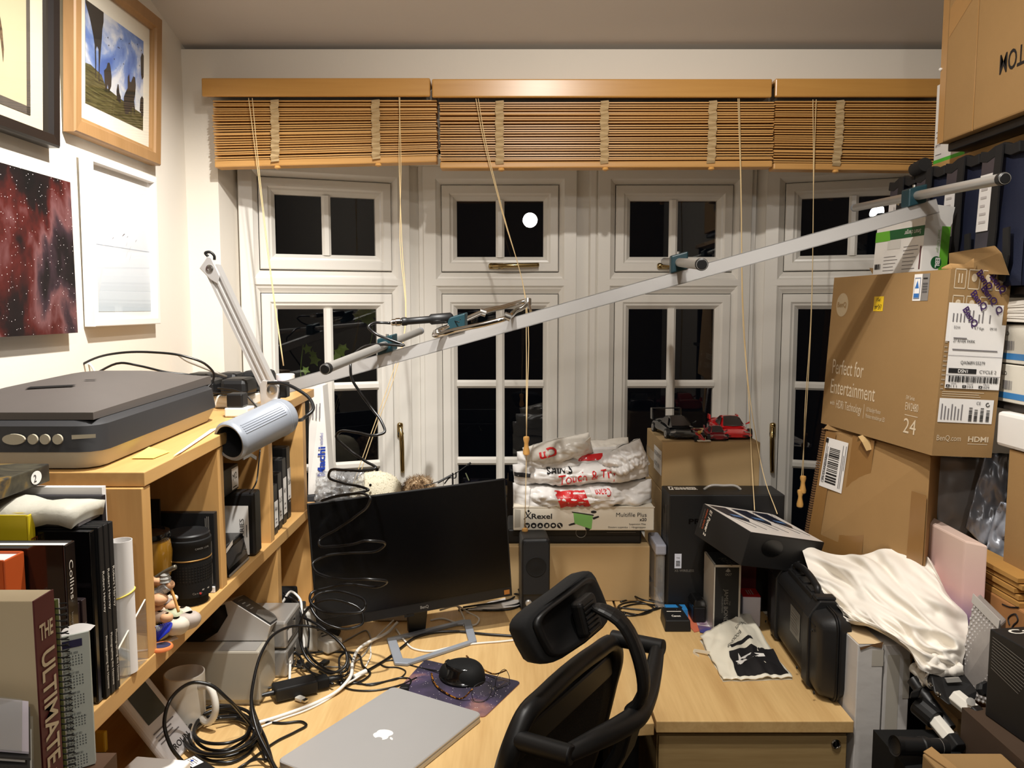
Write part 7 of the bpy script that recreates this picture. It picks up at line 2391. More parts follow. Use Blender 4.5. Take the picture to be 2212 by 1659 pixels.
for u in (.10, .16, .22, .28, .36, .42, .52, .58, .70):
    g.rect(t, 'label_print', u, .725, u + .02, .79 - .02 * (int(u * 100) % 3), M_greyink, .0020)
g.rect(t, 'address_label', .085, .37, .985, .72, M_paper, .0022)
g.text(t, 'EDI4', .13, .690, .014, M_greyink, fit=.10, lift=.0034)
g.text(t, '4.7 Kgs', .46, .690, .014, M_ink, fit=.16, lift=.0034)
g.text(t, '09/10', .72, .690, .014, M_ink, fit=.11, lift=.0034)
g.text(t, '27 RIVER PARK', .14, .617, .016, M_ink, fit=.36, lift=.0034)
g.lines(t, .14, .636, .38, .645, 1, M_greyink, .1, .7, lift=.0034)
g.lines(t, .14, .575, .92, .583, 1, M_greyink, .05, .8, lift=.0034)
g.rect(t, 'label_rule', .085, .545, .985, .547, M_greyink, .0030)
g.text(t, 'QA0689155279', .30, .502, .018, M_ink, fit=.40, lift=.0034)
g.rect(t, 'black_bar', .115, .452, .575, .478, M_ink, .0030)
g.text(t, 'DSN1', .27, .456, .018, M_paper, fit=.16, lift=.0038, bold=.02)
g.text(t, 'CYCLE 2', .625, .456, .018, M_ink, fit=.28, lift=.0034)
g.rect(t, 'label_rule', .085, .440, .985, .442, M_greyink, .0030)
g.barcode(t, .13, .405, .95, .438, M_ink, 40, .0034)
for u, a_, c_, d_ in ((.10, 'VEEK', 'A', '111'), (.37, 'MAN8', 'Y', '103'), (.64, 'SB02', 'X', '029')):
    g.text(t, a_, u + .07, .392, .009, M_greyink, fit=.10, lift=.0034)
    g.rect(t, 'black_bar', u, .375, u + .06, .390, M_ink, .0030)
    g.text(t, c_, u + .012, .3765, .011, M_paper, lift=.0038)
    g.text(t, d_, u + .075, .376, .012, M_ink, fit=.10, lift=.0034)
g.lines(t, .06, .325, .90, .36, 3, M_cw, .3, .3)
g.rect(t, 'rating_label', .03, .185, .93, .315, M_paper, .0012)
for k in range(7):
    g.rect(t, 'label_print', .07 + k * .055, .20, .09 + k * .055, .285 - .012 * (k % 3), M_greyink, .0020)
for k, u in enumerate((.53, .62, .72, .82)):
    g.barcode(t, u, .195, u + .055, .27 - .01 * (k % 2), M_ink, 16, .0020, vertical=True)
g.text(t, 'CE', .64, .287, .016, M_ink, fit=.07, lift=.0024)
b = MB()
ell = ellipse(.83, .288, .035, .012, 20, 60, 360)
b.poly([g.at(u, v) + g.n * .0022 for u, v in ell] + [g.at(.83 + (u - .83) * .6, .288 + (v - .288) * .6) + g.n * .0022 for u, v in reversed(ell)])
b.build('recycling_ring', M_ink, t)
g.text(t, 'BenQ.com', .05, .085, .030, M_cw, fit=.40)
g.text(t, 'HDMI', .57, .085, .028, M_cw, fit=.34, bold=.03)
g.rect(t, 'printed_rule', .57, .070, .90, .0735, M_cw)

# battery charger carton standing in it
N = frm.pt(.175, .040, .359)
e1, e2 = ea, eb
fre = Fr(N, e1, e2, V((.04, -.02, 1)).normalized())
t = thing('charger_carton', 'white and green charger carton with open flap stuck in the monitor carton', 'box', N)
Le, We, He = .215, .066, .175
b = MB()
b.fbox(fre, 0, 0, 0, Le, .002, He)
b.fbox(fre, 0, We - .002, 0, Le, We, He)
b.fbox(fre, 0, .002, 0, .002, We - .002, He)
b.fbox(fre, Le - .002, .002, 0, Le, We - .002, He)
b.build('carton', M_white, t)
M_g1 = plain('dark_green_print', (30, 92, 50), .45)
M_g2 = plain('fresh_green_print', (104, 178, 52), .45)
f = Face(fre.pt(Le, 0, 0), -fre.a, fre.c, Le, He)
f.shape(t, 'green_header', [(0, .86), (1, .86), (1, 1), (0, 1)], M_g1, .0006)
f.shape(t, 'green_header', [(0, .85), (.33, .85), (.30, 1), (0, 1)], M_g2, .0008)
f.text(t, 'Smart charger', .94, .955, -.065, M_white, fit=-.32, lift=.0014)
f.lines(t, .22, .36, .52, .66, 6, M_greyink, .3, .16)
f.lines(t, .62, .36, .92, .78, 8, M_greyink, .3, .16)
f.barcode(t, .03, .44, .16, .52, M_ink, 16)
f.barcode(t, .03, .22, .08, .34, M_ink, 8, vertical=True)
f.rect(t, 'printed_bar', .95, .40, .975, .72, plain('maroon_print', (96, 50, 54), .5), .0008)
f.rect(t, 'grey_box_print', .28, .72, .55, .85, plain('pale_grey_print', (214, 212, 206), .6), .0008)
g2 = Face(fre.pt(0, 0, 0), fre.b, fre.c, We, He)
g2.rect(t, 'green_panel', .66, .0, 1, 1, M_g2, .0006)
g2.shape(t, 'round_emblem', ellipse(.55, .50, .21, .085, 24), M_g1, .0010)
text(t, 'EBL', g2.at(.52, .565), -g2.c, g2.a, .011, M_white, fit=.024, bold=.04, lift=.0016)
text(t, 'Smart Charger', g2.at(.52, .95), -g2.c, g2.a, .007, plain('pale_green_ink', (160, 190, 140), .6), fit=.055, lift=.0016)
MB().prism([fre.pt(0, .001, He), fre.pt(Le, .001, He), fre.pt(Le - .012, -.004, He + .045), fre.pt(.06, -.006, He + .05), fre.pt(0, -.004, He + .05)], fre.b * .0012).build('flap', M_white, t)
MB().prism([fre.pt(.001, 0, He), fre.pt(.001, We, He), fre.pt(-.006, We + .002, He + .046), fre.pt(-.006, 0, He + .05)], fre.a * .0012).build('flap', M_white, t)

# taped carton under it
U0, U1 = V((.967, 1.85, .945)), V((.855, 2.28, .945))
t = thing('taped_carton', 'battered cardboard carton with brown tape and a shipping label', 'box', (1.0, 2.05, .945))
TA, TB = V((.972, 1.85, 1.284)), V((.900, 2.28, 1.284))
thk = V((.12, .17, 0))
MB().hexa([U0, U0 + thk, U1 + thk, U1, TA, TA + thk, TB + thk, TB]).build('carton', M_card3, t, bevel=.006)
exq = (U0 - U1)
f = Face(U1, exq, (TB - U1), exq.length, (TB - U1).length)
def quad_at(u, v, lift=.0):
    p = (U1 * (1 - u) + U0 * u) * (1 - v) + (TB * (1 - u) + TA * u) * v
    return p + V((-1, -.2, 0)).normalized() * lift
def qrect(name, u0, v0, u1, v1, mat, lift=.0012, n=4):
    return MB().grid(lambda i, j: quad_at(u0 + (u1 - u0) * i, v0 + (v1 - v0) * j, lift), n, n).build(name, mat, t)
qrect('parcel_tape', .30, .0, .52, 1.0, M_tapebrown, .0046)
qrect('parcel_tape', .0, .0, .12, .98, M_tapebrown, .0046)
qrect('parcel_tape', .0, .0, 1.0, .13, M_tapebrown, .0040)
qrect('parcel_tape', .88, .0, 1.0, .72, M_tapebrown, .0046)
qrect('shipping_label', .03, .52, .27, .93, M_paper, .0062)
b = MB()
rnd = random.Random(5)
y = .565
while y < .86:
    hgt_ = rnd.choice((.006, .009, .014))
    b.add([quad_at(.085, y, .0072), quad_at(.20, y, .0072), quad_at(.20, y + hgt_, .0072), quad_at(.085, y + hgt_, .0072)], [(0, 1, 2, 3)])
    y += hgt_ + rnd.choice((.006, .008, .012))
b.build('barcode', M_ink, t)
b = MB()
for u, v0, v1 in ((.045, .56, .90), (.060, .58, .86), (.225, .55, .90), (.24, .55, .82), (.255, .7, .9)):
    b.add([quad_at(u, v0, .0072), quad_at(u + .006, v0, .0072), quad_at(u + .006, v1, .0072), quad_at(u, v1, .0072)], [(0, 1, 2, 3)])
b.build('label_print', M_greyink, t)
pA, pB = quad_at(.075, .56, .0074), quad_at(.075, .80, .0074)
text(t, 'UPS STANDARD', pA, pB - pA, quad_at(.05, .56) - quad_at(.075, .56), .010, M_ink, fit=(pB - pA).length, lift=.0004)
qrect('black_square', .03, .89, .06, .925, M_ink, .0078)
# open corrugated edge
b = MB()
for k in range(48):
    v = k / 48
    p = U1 * (1 - v) + TB * v
    b.box(p.x - .010, p.y + .004, p.z, p.x - .001, p.y + .016, p.z + .0042)
b.build('corrugated_edge', M_cardcut, t, kind='stuff')
MB().prism([TB + V((-.012, .0, -.002)), TB + V((.10, -.30, .0)) * 1.0, TB + V((.115, -.30, .008)), TB + V((.0, .0, .012))], V((.02, 0, 0))).build('torn_rim', M_card, t)
MB().strip([quad_at(.40, .985, .006), quad_at(.43, 1.03, .012), quad_at(.47, .99, .010), quad_at(.50, .93, .004)], .03, .0008, (1, .2, .3)).build('loose_tape', plain('shiny_brown_tape', (190, 160, 112), .12, spec=.8), t)
# supporting carton, mostly hidden
carton('cardboard_box', 'cardboard carton carrying the taped carton, hidden by cloth', 'box', Fr((.90, 2.00, .001), (1, 0, 0), (0, 1, 0), (0, 0, 1)), .10, .30, .942, M_card)

# two tall white cartons beside the desk
hw_ = P(1880, 1392, Y=1.69).z
for k, (xa, xb, lab) in enumerate(((.750, .806, 'tall white carton against the desk end, its top torn brown'), (.811, .868, 'tall white carton with tape, second from the desk end'))):
    fr = Fr((xa, 1.69 + .006 * k, .001), (1, 0, 0), (0, 1, 0), (0, 0, 1))
    t = thing('tall_carton', lab, 'box', (xa + .03, 1.75, 0), 'tall white cartons beside the desk')
    MB().fbox(fr, 0, 0, 0, xb - xa, .195, hw_ - .001 - .004 * k).build('carton', plain('dusty_white_card', (206, 202, 198), .75, var=.05, scale=20, bump=.25, bscale=30), t, bevel=.002)
    f = Face(fr.pt(0, 0, 0), fr.a, fr.c, xb - xa, hw_)
    M_ct = plain('clear_tape_on_white', (188, 182, 170), .3, spec=.6)
    if k == 0:
        f.rect(t, 'clear_tape', .55, .945, 1.0, .985, M_ct, .0008)
        f.shape(t, 'torn_edge', [(.05, .992), (.95, 1.006), (.98, 1.012), (.90, .990), (.5, .995), (.1, .985)], M_cardcut, .0016)
        tp = face_of(fr, xb - xa, .195, hw_ - .001, 'top')
        tp.rect(t, 'brown_tape', .02, .0, .98, .9, plain('cream_tape', (222, 196, 156), .5), .0012)
    else:
        f.rect(t, 'clear_tape', .12, .72, .60, .97, M_ct, .0008)
        f.rect(t, 'clear_tape', .75, .86, 1.0, .96, M_ct, .0008)
        MB().prism([(xb + .001, 1.70, hw_ - .01), (xb + .014, 1.705, hw_ - .012), (xb + .012, 1.72, hw_ - .075), (xb + .001, 1.70, hw_ - .07)], (0, .003, 0)).build('torn_flap', M_card, t)

# white cloth heaped over the cartons
rows = [[(1732, 1180, 2.16), (1790, 1200, 2.12), (1850, 1206, 2.06), (1905, 1194, 2.0), (1960, 1200, 1.95), (2006, 1215, 1.90), (2020, 1235, 1.90)],
        [(1745, 1225, 2.08), (1800, 1235, 2.02), (1860, 1240, 1.95), (1920, 1245, 1.90), (1975, 1255, 1.86), (2025, 1270, 1.84), (2052, 1300, 1.84)],
        [(1760, 1262, 2.00), (1810, 1275, 1.95), (1865, 1290, 1.88), (1925, 1300, 1.82), (1980, 1310, 1.79), (2035, 1315, 1.77), (2085, 1330, 1.78)],
        [(1790, 1300, 1.90), (1825, 1318, 1.86), (1875, 1335, 1.79), (1935, 1350, 1.75), (1985, 1360, 1.72), (2040, 1362, 1.71), (2090, 1370, 1.73)],
        [(1822, 1330, 1.82), (1850, 1345, 1.79), (1895, 1362, 1.73), (1945, 1385, 1.70), (1990, 1402, 1.68), (2040, 1400, 1.66), (2088, 1405, 1.69)],
        [(1832, 1350, 1.79), (1868, 1356, 1.76), (1915, 1375, 1.70), (1955, 1402, 1.665), (1995, 1428, 1.64), (2040, 1435, 1.63), (2078, 1440, 1.66)],
        [(1838, 1352, 1.785), (1880, 1360, 1.755), (1925, 1380, 1.69), (1965, 1412, 1.66), (1990, 1455, 1.62), (2030, 1462, 1.62), (2078, 1458, 1.65)]]
ctl = [[P(*r_[:2], Y=r_[2]) for r_ in row] for row in rows]
us = [spline(r_, 9) for r_ in ctl]
cols = [spline([us[k][i] for k in range(len(us))], 9) for i in range(len(us[0]))]
nu, nv = len(cols), len(cols[0])
def cloth(i, j):
    p = cols[min(nu - 1, round(i * (nu - 1)))][min(nv - 1, round(j * (nv - 1)))]
    dgl = (i * 1.25 + j * 1.0)
    w1 = NZ.noise(V((dgl * 2.2, (i - j) * 8.0, 2.2)))
    w2 = 1 - (NZ.noise(V((dgl * 1.5 + w1 * .8, (i * .8 - j * 1.2) * 5.5 + w1 * 1.2, 7.7))) ** 2 + .006) ** .5 * 2.8
    w3 = NZ.noise(V((i * 14, j * 16, 3.3)))
    e = min(1, 8 * min(i, 1 - i, j, 1 - j) + .35)
    return p + V((-.012, -.022, .016)) + V((-.45, -.7, .55)) * ((.026 * w1 + .030 * max(-.5, w2) + .004 * w3) * e)
t = thing('white_cloth', 'crumpled white cotton cloth heaped over the cartons', 'cloth', (.88, 1.85, .94))
MB().grid(cloth, nu - 1, nv - 1).build('cloth', plain('white_cotton', (238, 232, 222), .9, var=.015, spec=.1), t, smooth='all', sub=1)
def cuff(i, j):
    th = 2 * math.pi * i
    a, b_ = P(1990, 1452, Y=1.62), P(2072, 1440, Y=1.62)
    r = .020 + .006 * math.sin(3 * th + 8 * j) + .008 * NZ.noise(V((math.cos(th) * 2, math.sin(th) * 2, j * 6)))
    c = a * (1 - j) + b_ * j + V((0, 0, .012 * math.sin(5 * j)))
    return c + V((0, -.8, .2)) * 0 + V((0, math.cos(th), math.sin(th))) * r
MB().grid(cuff, 20, 24).build('gathered_hem', plain('white_cotton', (0, 0, 0)), t, smooth='all', solid=.003)

# pink canvas, grey mailers, bubble wrap
t = thing('sunset_canvas', 'pink and violet canvas print standing on edge behind the cloth', 'picture', (1.02, 1.82, 0))
c0, c1, c2 = V((1.003, 1.905, 1.118)), V((1.005, 1.752, 1.108)), V((1.035, 1.715, 1.108))
M_sun = gradient('sunset_print', [(0, (54, 46, 92)), (.30, (82, 72, 124)), (.46, (140, 112, 140)), (.62, (206, 168, 164)), (1, (214, 188, 174))], 2, .80, 1.12, .55, .01)
b = MB()
poly = [V((1.003, 2.02, 0)), c1.copy(), c2.copy(), V((1.045, 2.02, 0))]
b.prism([(p.x, p.y, .002) for p in poly], (0, 0, 1.108))
b.build('canvas', M_sun, t, bevel=.004)
ff_ = Face((1.003, 2.02, 0), (.002, -.268, 0), (0, 0, 1), .268, 1.11)
b = MB()
prev = None
for k in range(14):
    u = .55 + .45 * k / 13
    v = .872 - .012 * k / 13 + .003 * math.sin(k * 1.9)
    q0 = (ff_.at(u, v) + ff_.n * .0016, ff_.at(u, v - .006) + ff_.n * .0016)
    if prev:
        b.add([prev[1], q0[1], q0[0], prev[0]], [(0, 1, 2, 3)])
    prev = q0
b.build('printed_hills', plain('violet_hill_print', (112, 96, 140), .6), t)
M_mail = plain('grey_mailer_film', (150, 154, 164), .3, .25, .04, spec=.6)
M_mail2 = plain('dark_grey_mailer_film', (142, 138, 136), .4, .1, .05, spec=.5)
def sheet(name, label, cat, pts, mat, seed, amp=.012, freq=14, n=22, solid=.004, z0=None):
    A, B_, C_, D_ = [P(u, v, Y=y) for u, v, y in pts]
    nn = (B_ - A).cross(D_ - A).normalized()
    def fn(i, j):
        p = (A * (1 - i) + B_ * i) * (1 - j) + (D_ * (1 - i) + C_ * i) * j
        k = abs(NZ.noise(p * freq + V((seed, 0, 0)))) - .2 + .6 * (abs(NZ.noise(p * freq * 2.6 + V((seed, 4, 0)))) - .2)
        return p + nn * amp * k * 2
    t = thing(name, label, cat, sum((A, B_, C_, D_), V()) / 4)
    b = MB().grid(fn, n, n).build('film', mat, t, smooth='all', solid=solid)
    return t
def drape(name, label, cat, pts, mat, seed, hang, **k):
    return sheet(name, label, cat, pts, mat, seed, **k)
sheet('mailing_bag', 'dark grey mailing bag hanging behind the pink canvas', 'mailing bag', [(2015, 985, 1.99), (2150, 990, 1.95), (2140, 1190, 1.95), (2030, 1200, 1.99)], M_mail2, 1, .010, 8)
sheet('mailing_bag', 'shiny blue grey mailing bag with a pointed corner, creased', 'mailing bag', [(2128, 980, 1.905), (2178, 980, 1.885), (2168, 1225, 1.88), (2086, 1140, 1.905)], M_mail, 2, .016, 16)
sheet('mailing_bag', 'small shiny grey mailing bag beside the cardboard at the right edge', 'mailing bag', [(2162, 1085, 1.845), (2202, 1092, 1.83), (2192, 1256, 1.835), (2120, 1212, 1.87)], M_mail, 3, .018, 18)
t = thing('bubble_mailer', 'bubble wrap envelope standing between the canvas and the black lens box', 'envelope', (.96, 1.60, .80))
M_bub = glassy('bubble_film', (.86, .86, .88), rough=.1, milky=.35, milk=(190, 184, 180), bump=.2)
A, B_, C_, D_ = P(2104, 1292, Y=1.66), P(2162, 1350, Y=1.56), P(2150, 1530, Y=1.56), P(2062, 1500, Y=1.66)
MB().hexa([D_, C_, C_ + V((.03, .03, 0)), D_ + V((.03, .03, 0)), A, B_, B_ + V((.03, .03, 0)), A + V((.03, .03, 0))]).build('envelope', plain('grey_bubble_backing', (152, 146, 142), .35, var=.15, scale=60, spec=.6), t, bevel=.004)
b = MB()
nn = (B_ - A).cross(D_ - A).normalized()
if nn.y > 0:
    nn = -nn
for i in range(9):
    for j in range(22):
        u, v = (i + .5 * (j % 2) + .3) / 9.6, (j + .5) / 22
        p = (A * (1 - u) + B_ * u) * (1 - v) + (D_ * (1 - u) + C_ * u) * v
        b.lathe(p, nn, [(.0036, 0), (.0030, .0014), (.0014, .0022)], 7)
b.build('bubbles', plain('bubble_highlight_film', (186, 182, 180), .08, spec=.9), t, smooth='all', kind='stuff')
MB().strip([A + nn * .003, B_ + nn * .003], .02, .002, (0, 0, 1)).build('rolled_edge', plain('clear_edge_film', (178, 174, 170), .2, spec=.8), t)
A2 = MB().box(.90, 1.56, 0, .99, 1.68, min(D_.z, C_.z) - .002)
o = A2.build('cardboard_box', M_card)
tag(o, 'plain cardboard carton on the floor under the bubble wrap envelope', 'box')

# cartons at the far right
fr = Fr((1.065, 2.08, .62), (0, -1, 0), (1, 0, 0), (0, 0, 1))
t = thing('cardboard_box', 'cardboard carton with a black marker squiggle at the right edge', 'box', (1.10, 1.85, 0))
z1_ = P(2150, 1285, X=1.06).z
MB().box(1.060, 1.62, .001, 1.12, 2.10, z1_).build('carton', plain('rust_cardboard', (168, 116, 66), .85, var=.06, scale=12), t, bevel=.004)
pq = lambda u, v: P(u, v, X=1.0595)
MB().tube([pq(2165, 1305), pq(2180, 1311), pq(2200, 1312)], .0016, 5).build('marker_stroke', M_ink, t)
MB().tube([pq(2181, 1350), pq(2178, 1338), pq(2184, 1329), pq(2196, 1329), pq(2199, 1338), pq(2190, 1350), pq(2184, 1360)], .0018, 5).build('marker_stroke', M_ink, t)
zz0 = z1_ + .001
for k in range(5):
    o = MB().box(1.062 + .004 * (k % 2), 1.64 + .01 * (k % 3), zz0 + .0125 * k, 1.12, 2.08 - .012 * (k % 2), zz0 + .0125 * k + .0095).build('flat_carton', plain('gold_cardboard', (178, 132, 66), .85, var=.08))
    tag(o, ['lowest', 'second lowest', 'middle', 'second highest', 'topmost'][k] + ' flattened cardboard sheet in the pile above the marked carton', 'cardboard', 'flattened cartons at the right edge')
# black lens box, cardboard below
A_, N_ = V((.899, 1.47, .855)), V((.922, 1.28, .855))
dz_ = P(2140, 1358, Y=1.47).z - .855
t = thing('lens_box', 'black lens box with white brand lettering and a pattern of fine lines', 'box', (1.0, 1.4, .855))
wv_ = V((.19, .03, 0))
MB().hexa([A_, N_, N_ + wv_, A_ + wv_, A_ + V((0, 0, dz_)), N_ + V((0, 0, dz_)), N_ + wv_ + V((0, 0, dz_)), A_ + wv_ + V((0, 0, dz_))]).build('carton', M_blackcard, t, bevel=.002)
f = Face(A_, N_ - A_, (0, 0, 1), (N_ - A_).length, dz_)
b = MB()
for k in range(11):
    u0, v0 = .05, .93 - .035 * k
    u1, v1 = .62 - .02 * k, .93 - .035 * k - .10
    b.poly([p + f.n * .0008 for p in (f.at(u0, v0 - .006), f.at(u1, v1 - .006), f.at(u1, v1 + .002), f.at(u0, v0 + .002))])
b.build('printed_line', M_dimink, t)
ft = Face(A_ + V((0, 0, dz_)), wv_, (A_ - N_), .192, (A_ - N_).length)
ft = Face(N_ + V((0, 0, dz_)), wv_, A_ - N_, .192, (A_ - N_).length)
ft.text(t, 'Canon', .12, .84, .10, M_whiteink, fit=.55, bold=.02)
ft.text(t, 'RF', .18, .58, .17, M_whiteink, fit=.4, bold=.03)
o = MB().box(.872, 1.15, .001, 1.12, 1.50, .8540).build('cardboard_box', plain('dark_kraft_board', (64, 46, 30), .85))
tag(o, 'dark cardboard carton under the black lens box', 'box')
t = thing('open_carton', 'cardboard carton top with a creased corner at the bottom right', 'box', (.78, 1.25, 0))
zt_ = P(2060, 1628, Y=1.36).z
MB().box(.726, 1.06, .001, .866, 1.362, zt_).build('carton', M_card, t, bevel=.003)
MB().prism([(.728, 1.362, zt_ + .001), (.742, 1.362, zt_ + .010), (.760, 1.30, zt_ + .002), (.745, 1.30, zt_ + .001)], (0, 0, .002)).build('creased_corner', M_card3, t)

# tripod legs with white tubes, eyepiece
t = thing('tripod', 'folded tripod with white tube legs and black fittings lying at the right', 'tripod', (.88, 1.55, .80))
M_wt = plain('white_enamel_tube', (228, 224, 214), .3, var=.02)
def hexrod(a, b_, r, name, mat, n=6):
    return MB().cyl(a, b_, r, n=n).build(name, mat, t, smooth=False, bevel=.002)
MB().cyl(P(1975, 1442, Y=1.66), P(2016, 1478, Y=1.60), .0125, n=18).build('leg_tube', M_wt, t, smooth=True)
br = [P(2012, 1464, Y=1.59), P(2032, 1458, Y=1.60), P(2088, 1462, Y=1.60), P(2100, 1478, Y=1.58), P(2112, 1492, Y=1.56), P(2108, 1512, Y=1.55), P(2050, 1524, Y=1.54), P(2020, 1500, Y=1.56)]
MB().prism(br, (.004, .04, .004)).build('leg_bracket', M_black, t, bevel=.004)
MB().prism([P(2040, 1464, Y=1.585), P(2070, 1462, Y=1.585), P(2076, 1471, Y=1.58), P(2044, 1473, Y=1.58)], (0, -.004, 0)).build('slot', M_silver, t)
hexrod(P(2062, 1504, Y=1.545), P(2106, 1540, Y=1.50), .0165, 'leg_tube', M_wt)
MB().lathe(P(2097, 1516, Y=1.500), (-.2, -.7, .6), [(.008, 0), (.008, .001), (.002, .0014)], 18).build('medallion', M_silver, t, smooth=True)
hexrod(P(2100, 1536, Y=1.505), P(2126, 1562, Y=1.48), .0185, 'leg_fitting', M_black)
MB().cyl(P(2126, 1562, Y=1.48), P(2150, 1590, Y=1.46), .010, n=14).build('leg_tip', M_black, t, smooth=True)
MB().lathe(P(2112, 1490, Y=1.555), P(2138, 1488, Y=1.52) - P(2112, 1490, Y=1.555), [(.004, 0), (.004, .012), (.013, .014), (.016, .03), (.012, .034)], 8).build('clamp_knob', M_black, t)
MB().cyl(P(1972, 1468, Y=1.64), P(2052, 1575, Y=1.545), .013, n=14).build('leg_shadow_tube', M_black, t, smooth=True)
hexrod(P(1982, 1522, Y=1.585), P(2022, 1556, Y=1.545), .0205, 'leg_fitting', M_black, 14)
MB().hexa([P(1964, 1510, Y=1.57), P(1984, 1508, Y=1.56), P(1986, 1500, Y=1.585), P(1966, 1500, Y=1.60), P(1968, 1494, Y=1.57), P(1990, 1486, Y=1.56), P(1994, 1482, Y=1.585), P(1974, 1490, Y=1.60)]).build('clamp_lever', M_black, t, bevel=.003)
hexrod(P(2016, 1552, Y=1.55), P(2056, 1600, Y=1.50), .0155, 'leg_tube', M_wt)
hexrod(P(2052, 1594, Y=1.505), P(2072, 1620, Y=1.48), .0175, 'leg_fitting', M_black)
for u, v, y in ((2011, 1480, 1.575), (2027, 1500, 1.55), (2066, 1586, 1.50)):
    MB().lathe(P(u, v, Y=y), (0, -1, 0), [(.004, -.004), (.004, .003), (.002, .004)], 12).build('screw', M_chrome, t, smooth=True)
t = thing('eyepiece', 'black flared eyepiece lying by the tall white cartons', 'eyepiece', (.78, 1.45, .80))
a_, b_ = P(1932, 1611, Y=1.44), P(2042, 1614, Y=1.46)
d_ = (b_ - a_)
ln = d_.length
MB().lathe(a_, d_, [(.0155, .002), (.0185, 0), (.0165, .010), (.0160, .012), (.0165, .016), (.0165, ln * .5), (.0185, ln * .52), (.0185, ln * .62), (.0155, ln * .64), (.0155, ln)], 28).build('barrel', M_black, t, smooth=True)
MB().lathe(a_, d_, [(.0150, .0015), (.010, .012), (.001, .012)], 24, cap=False).build('eye_lens', M_blackgloss, t, smooth=True)
MB().lathe(a_ + d_ * .86, d_, [(.0158, 0), (.0158, .0012)], 24, cap=False).build('pale_ring', M_dimink, t)
o = MB().box(.73, 1.40, .001, .86, 1.56, min(a_.z, b_.z) - .0195).build('shade_box', M_blackmat)  # added support, its black colour stands for the shade under the eyepiece
tag(o, 'added box under the eyepiece, black in place of the shade there', 'box')
o = MB().box(.862, 1.505, .001, .898, 1.56, .76).build('shade_stand', M_blackmat)  # added block, coloured black as the shade below the legs
tag(o, 'added upright support under the tripod fittings, black in place of shade', 'stand')
# ================================================================== CABLES AND SMALL ELECTRICAL THINGS
def DK(u, v, h=.004):
    return P(u, v, Z=DZ + h)
def run(label, pts, r, mat, group=None, name='cable', n=7, res=6):
    q_ = []
    for p in pts:
        q_.append(DK(p[0], p[1], (p[2] if len(p) > 2 else .0) + r + .0005))
    return cable(name, label, q_, r, mat, n, res, group)
# scanner leads against the wall
cable('cable', 'black cable looping up in the air over the scanner lid', [P(*p[:2], Y=p[2]) for p in ((136, 832, 1.95), (150, 812, 1.95), (205, 774, 1.93), (262, 762, 1.92), (330, 761, 1.92), (400, 770, 1.93), (448, 790, 1.95), (462, 808, 1.96), (458, 826, 1.96), (447, 838, 1.95))], .0030, M_cable)
cable('cable', 'black cable sagging in a shallow wave between the loop and the scanner', [P(*p[:2], Y=p[2]) for p in ((150, 812, 1.95), (148, 821, 1.95), (162, 823, 1.94), (205, 807, 1.93), (262, 784, 1.93), (300, 790, 1.94), (360, 804, 1.95), (420, 812, 1.98), (440, 818, 2.0))], .0028, M_cable)
cable('cable', 'grey cable slanting down to the black adaptors behind the scanner', [P(*p[:2], Y=p[2]) for p in ((385, 766, 2.02), (400, 777, 2.02), (430, 790, 2.02), (465, 804, 2.02), (490, 814, 2.03))], .0034, M_greycable)
cable('cable', 'white cable in a small hoop against the wall above the scanner', [P(*p[:2], Y=p[2]) for p in ((160, 806, 1.96), (178, 790, 1.96), (192, 786, 1.96), (202, 798, 1.96), (206, 818, 1.96))], .0030, M_whitecable)
cable('cable', 'thin black cable trailing from the adaptors to the grey plate', [P(*p[:2], Y=p[2]) for p in ((470, 838, 1.975), (510, 843, 1.97), (530, 852, 1.96), (545, 868, 1.95), (557, 882, 1.94))], .0022, M_cable)
cable('cable', 'thin black cable stretched along the front of the adaptors', [P(*p[:2], Y=p[2]) for p in ((458, 848, 1.97), (500, 851, 1.965), (540, 850, 1.965), (560, 846, 1.965))], .0022, M_cable)
cable('cable', 'thin black lead hanging from the lamp into the second shelf bay', [P(*p[:2], X=-.596) for p in ((562, 972), (559, 1000), (554, 1040), (545, 1058), (540, 1066))], .0018, M_cable)
t = thing('shelf_clip', 'small clear hook fixed under the top board behind the lamp', 'hook', P(540, 990, X=-.61))
MB().strip([P(525, 990, X=-.612), P(540, 982, X=-.606), P(553, 990, X=-.606)], .008, .003, (0, 0, 1)).build('hook', M_dimink, t)

# coil of cable with its inline block at the bottom left
cc_ = DK(480, 1592)
pts = []
rnd = random.Random(4)
A_, B_, C_ = DK(480, 1592), DK(556, 1580), DK(470, 1546)
for k in range(6 * 10 + 4):
    an = 2 * math.pi * k / 10 + .4
    j = k // 10
    r1, r2 = .92 + .17 * math.sin(j * 2.1), .90 + .20 * math.cos(j * 1.7)
    p = A_ + (B_ - A_) * (math.cos(an) * r1) + (C_ - A_) * (math.sin(an) * r2)
    p.z = DZ + .005 + .0042 * j + .003 * math.sin(an * 2 + j)
    pts.append(p)
cable('cable_coil', 'coil of thick black cable on the desk beside the laptop', pts, .0034, M_cable, 8, 4)
t = thing('inline_block', 'black cable block with a white printed sticker at the desk edge', 'adaptor', DK(420, 1650))
fr = ortho(DK(404, 1664, .002), DK(452, 1696, .002) - DK(404, 1664, .002), (0, 0, 1))
MB().fbox(fr, .0, -.018, 0, .085, .018, .026).build('body', M_black, t, bevel=.005)
f = Face(fr.pt(.004, -.015, .0262), fr.a, fr.b, .075, .03)
f.rect(t, 'sticker', .05, .12, .50, .88, M_white, .0006)
f.lines(t, .09, .2, .46, .8, 4, M_greyink, .3, .4)
f.shape(t, 'blue_dot', ellipse(.22, .5, .04, .1, 12), M_blue, .0014)
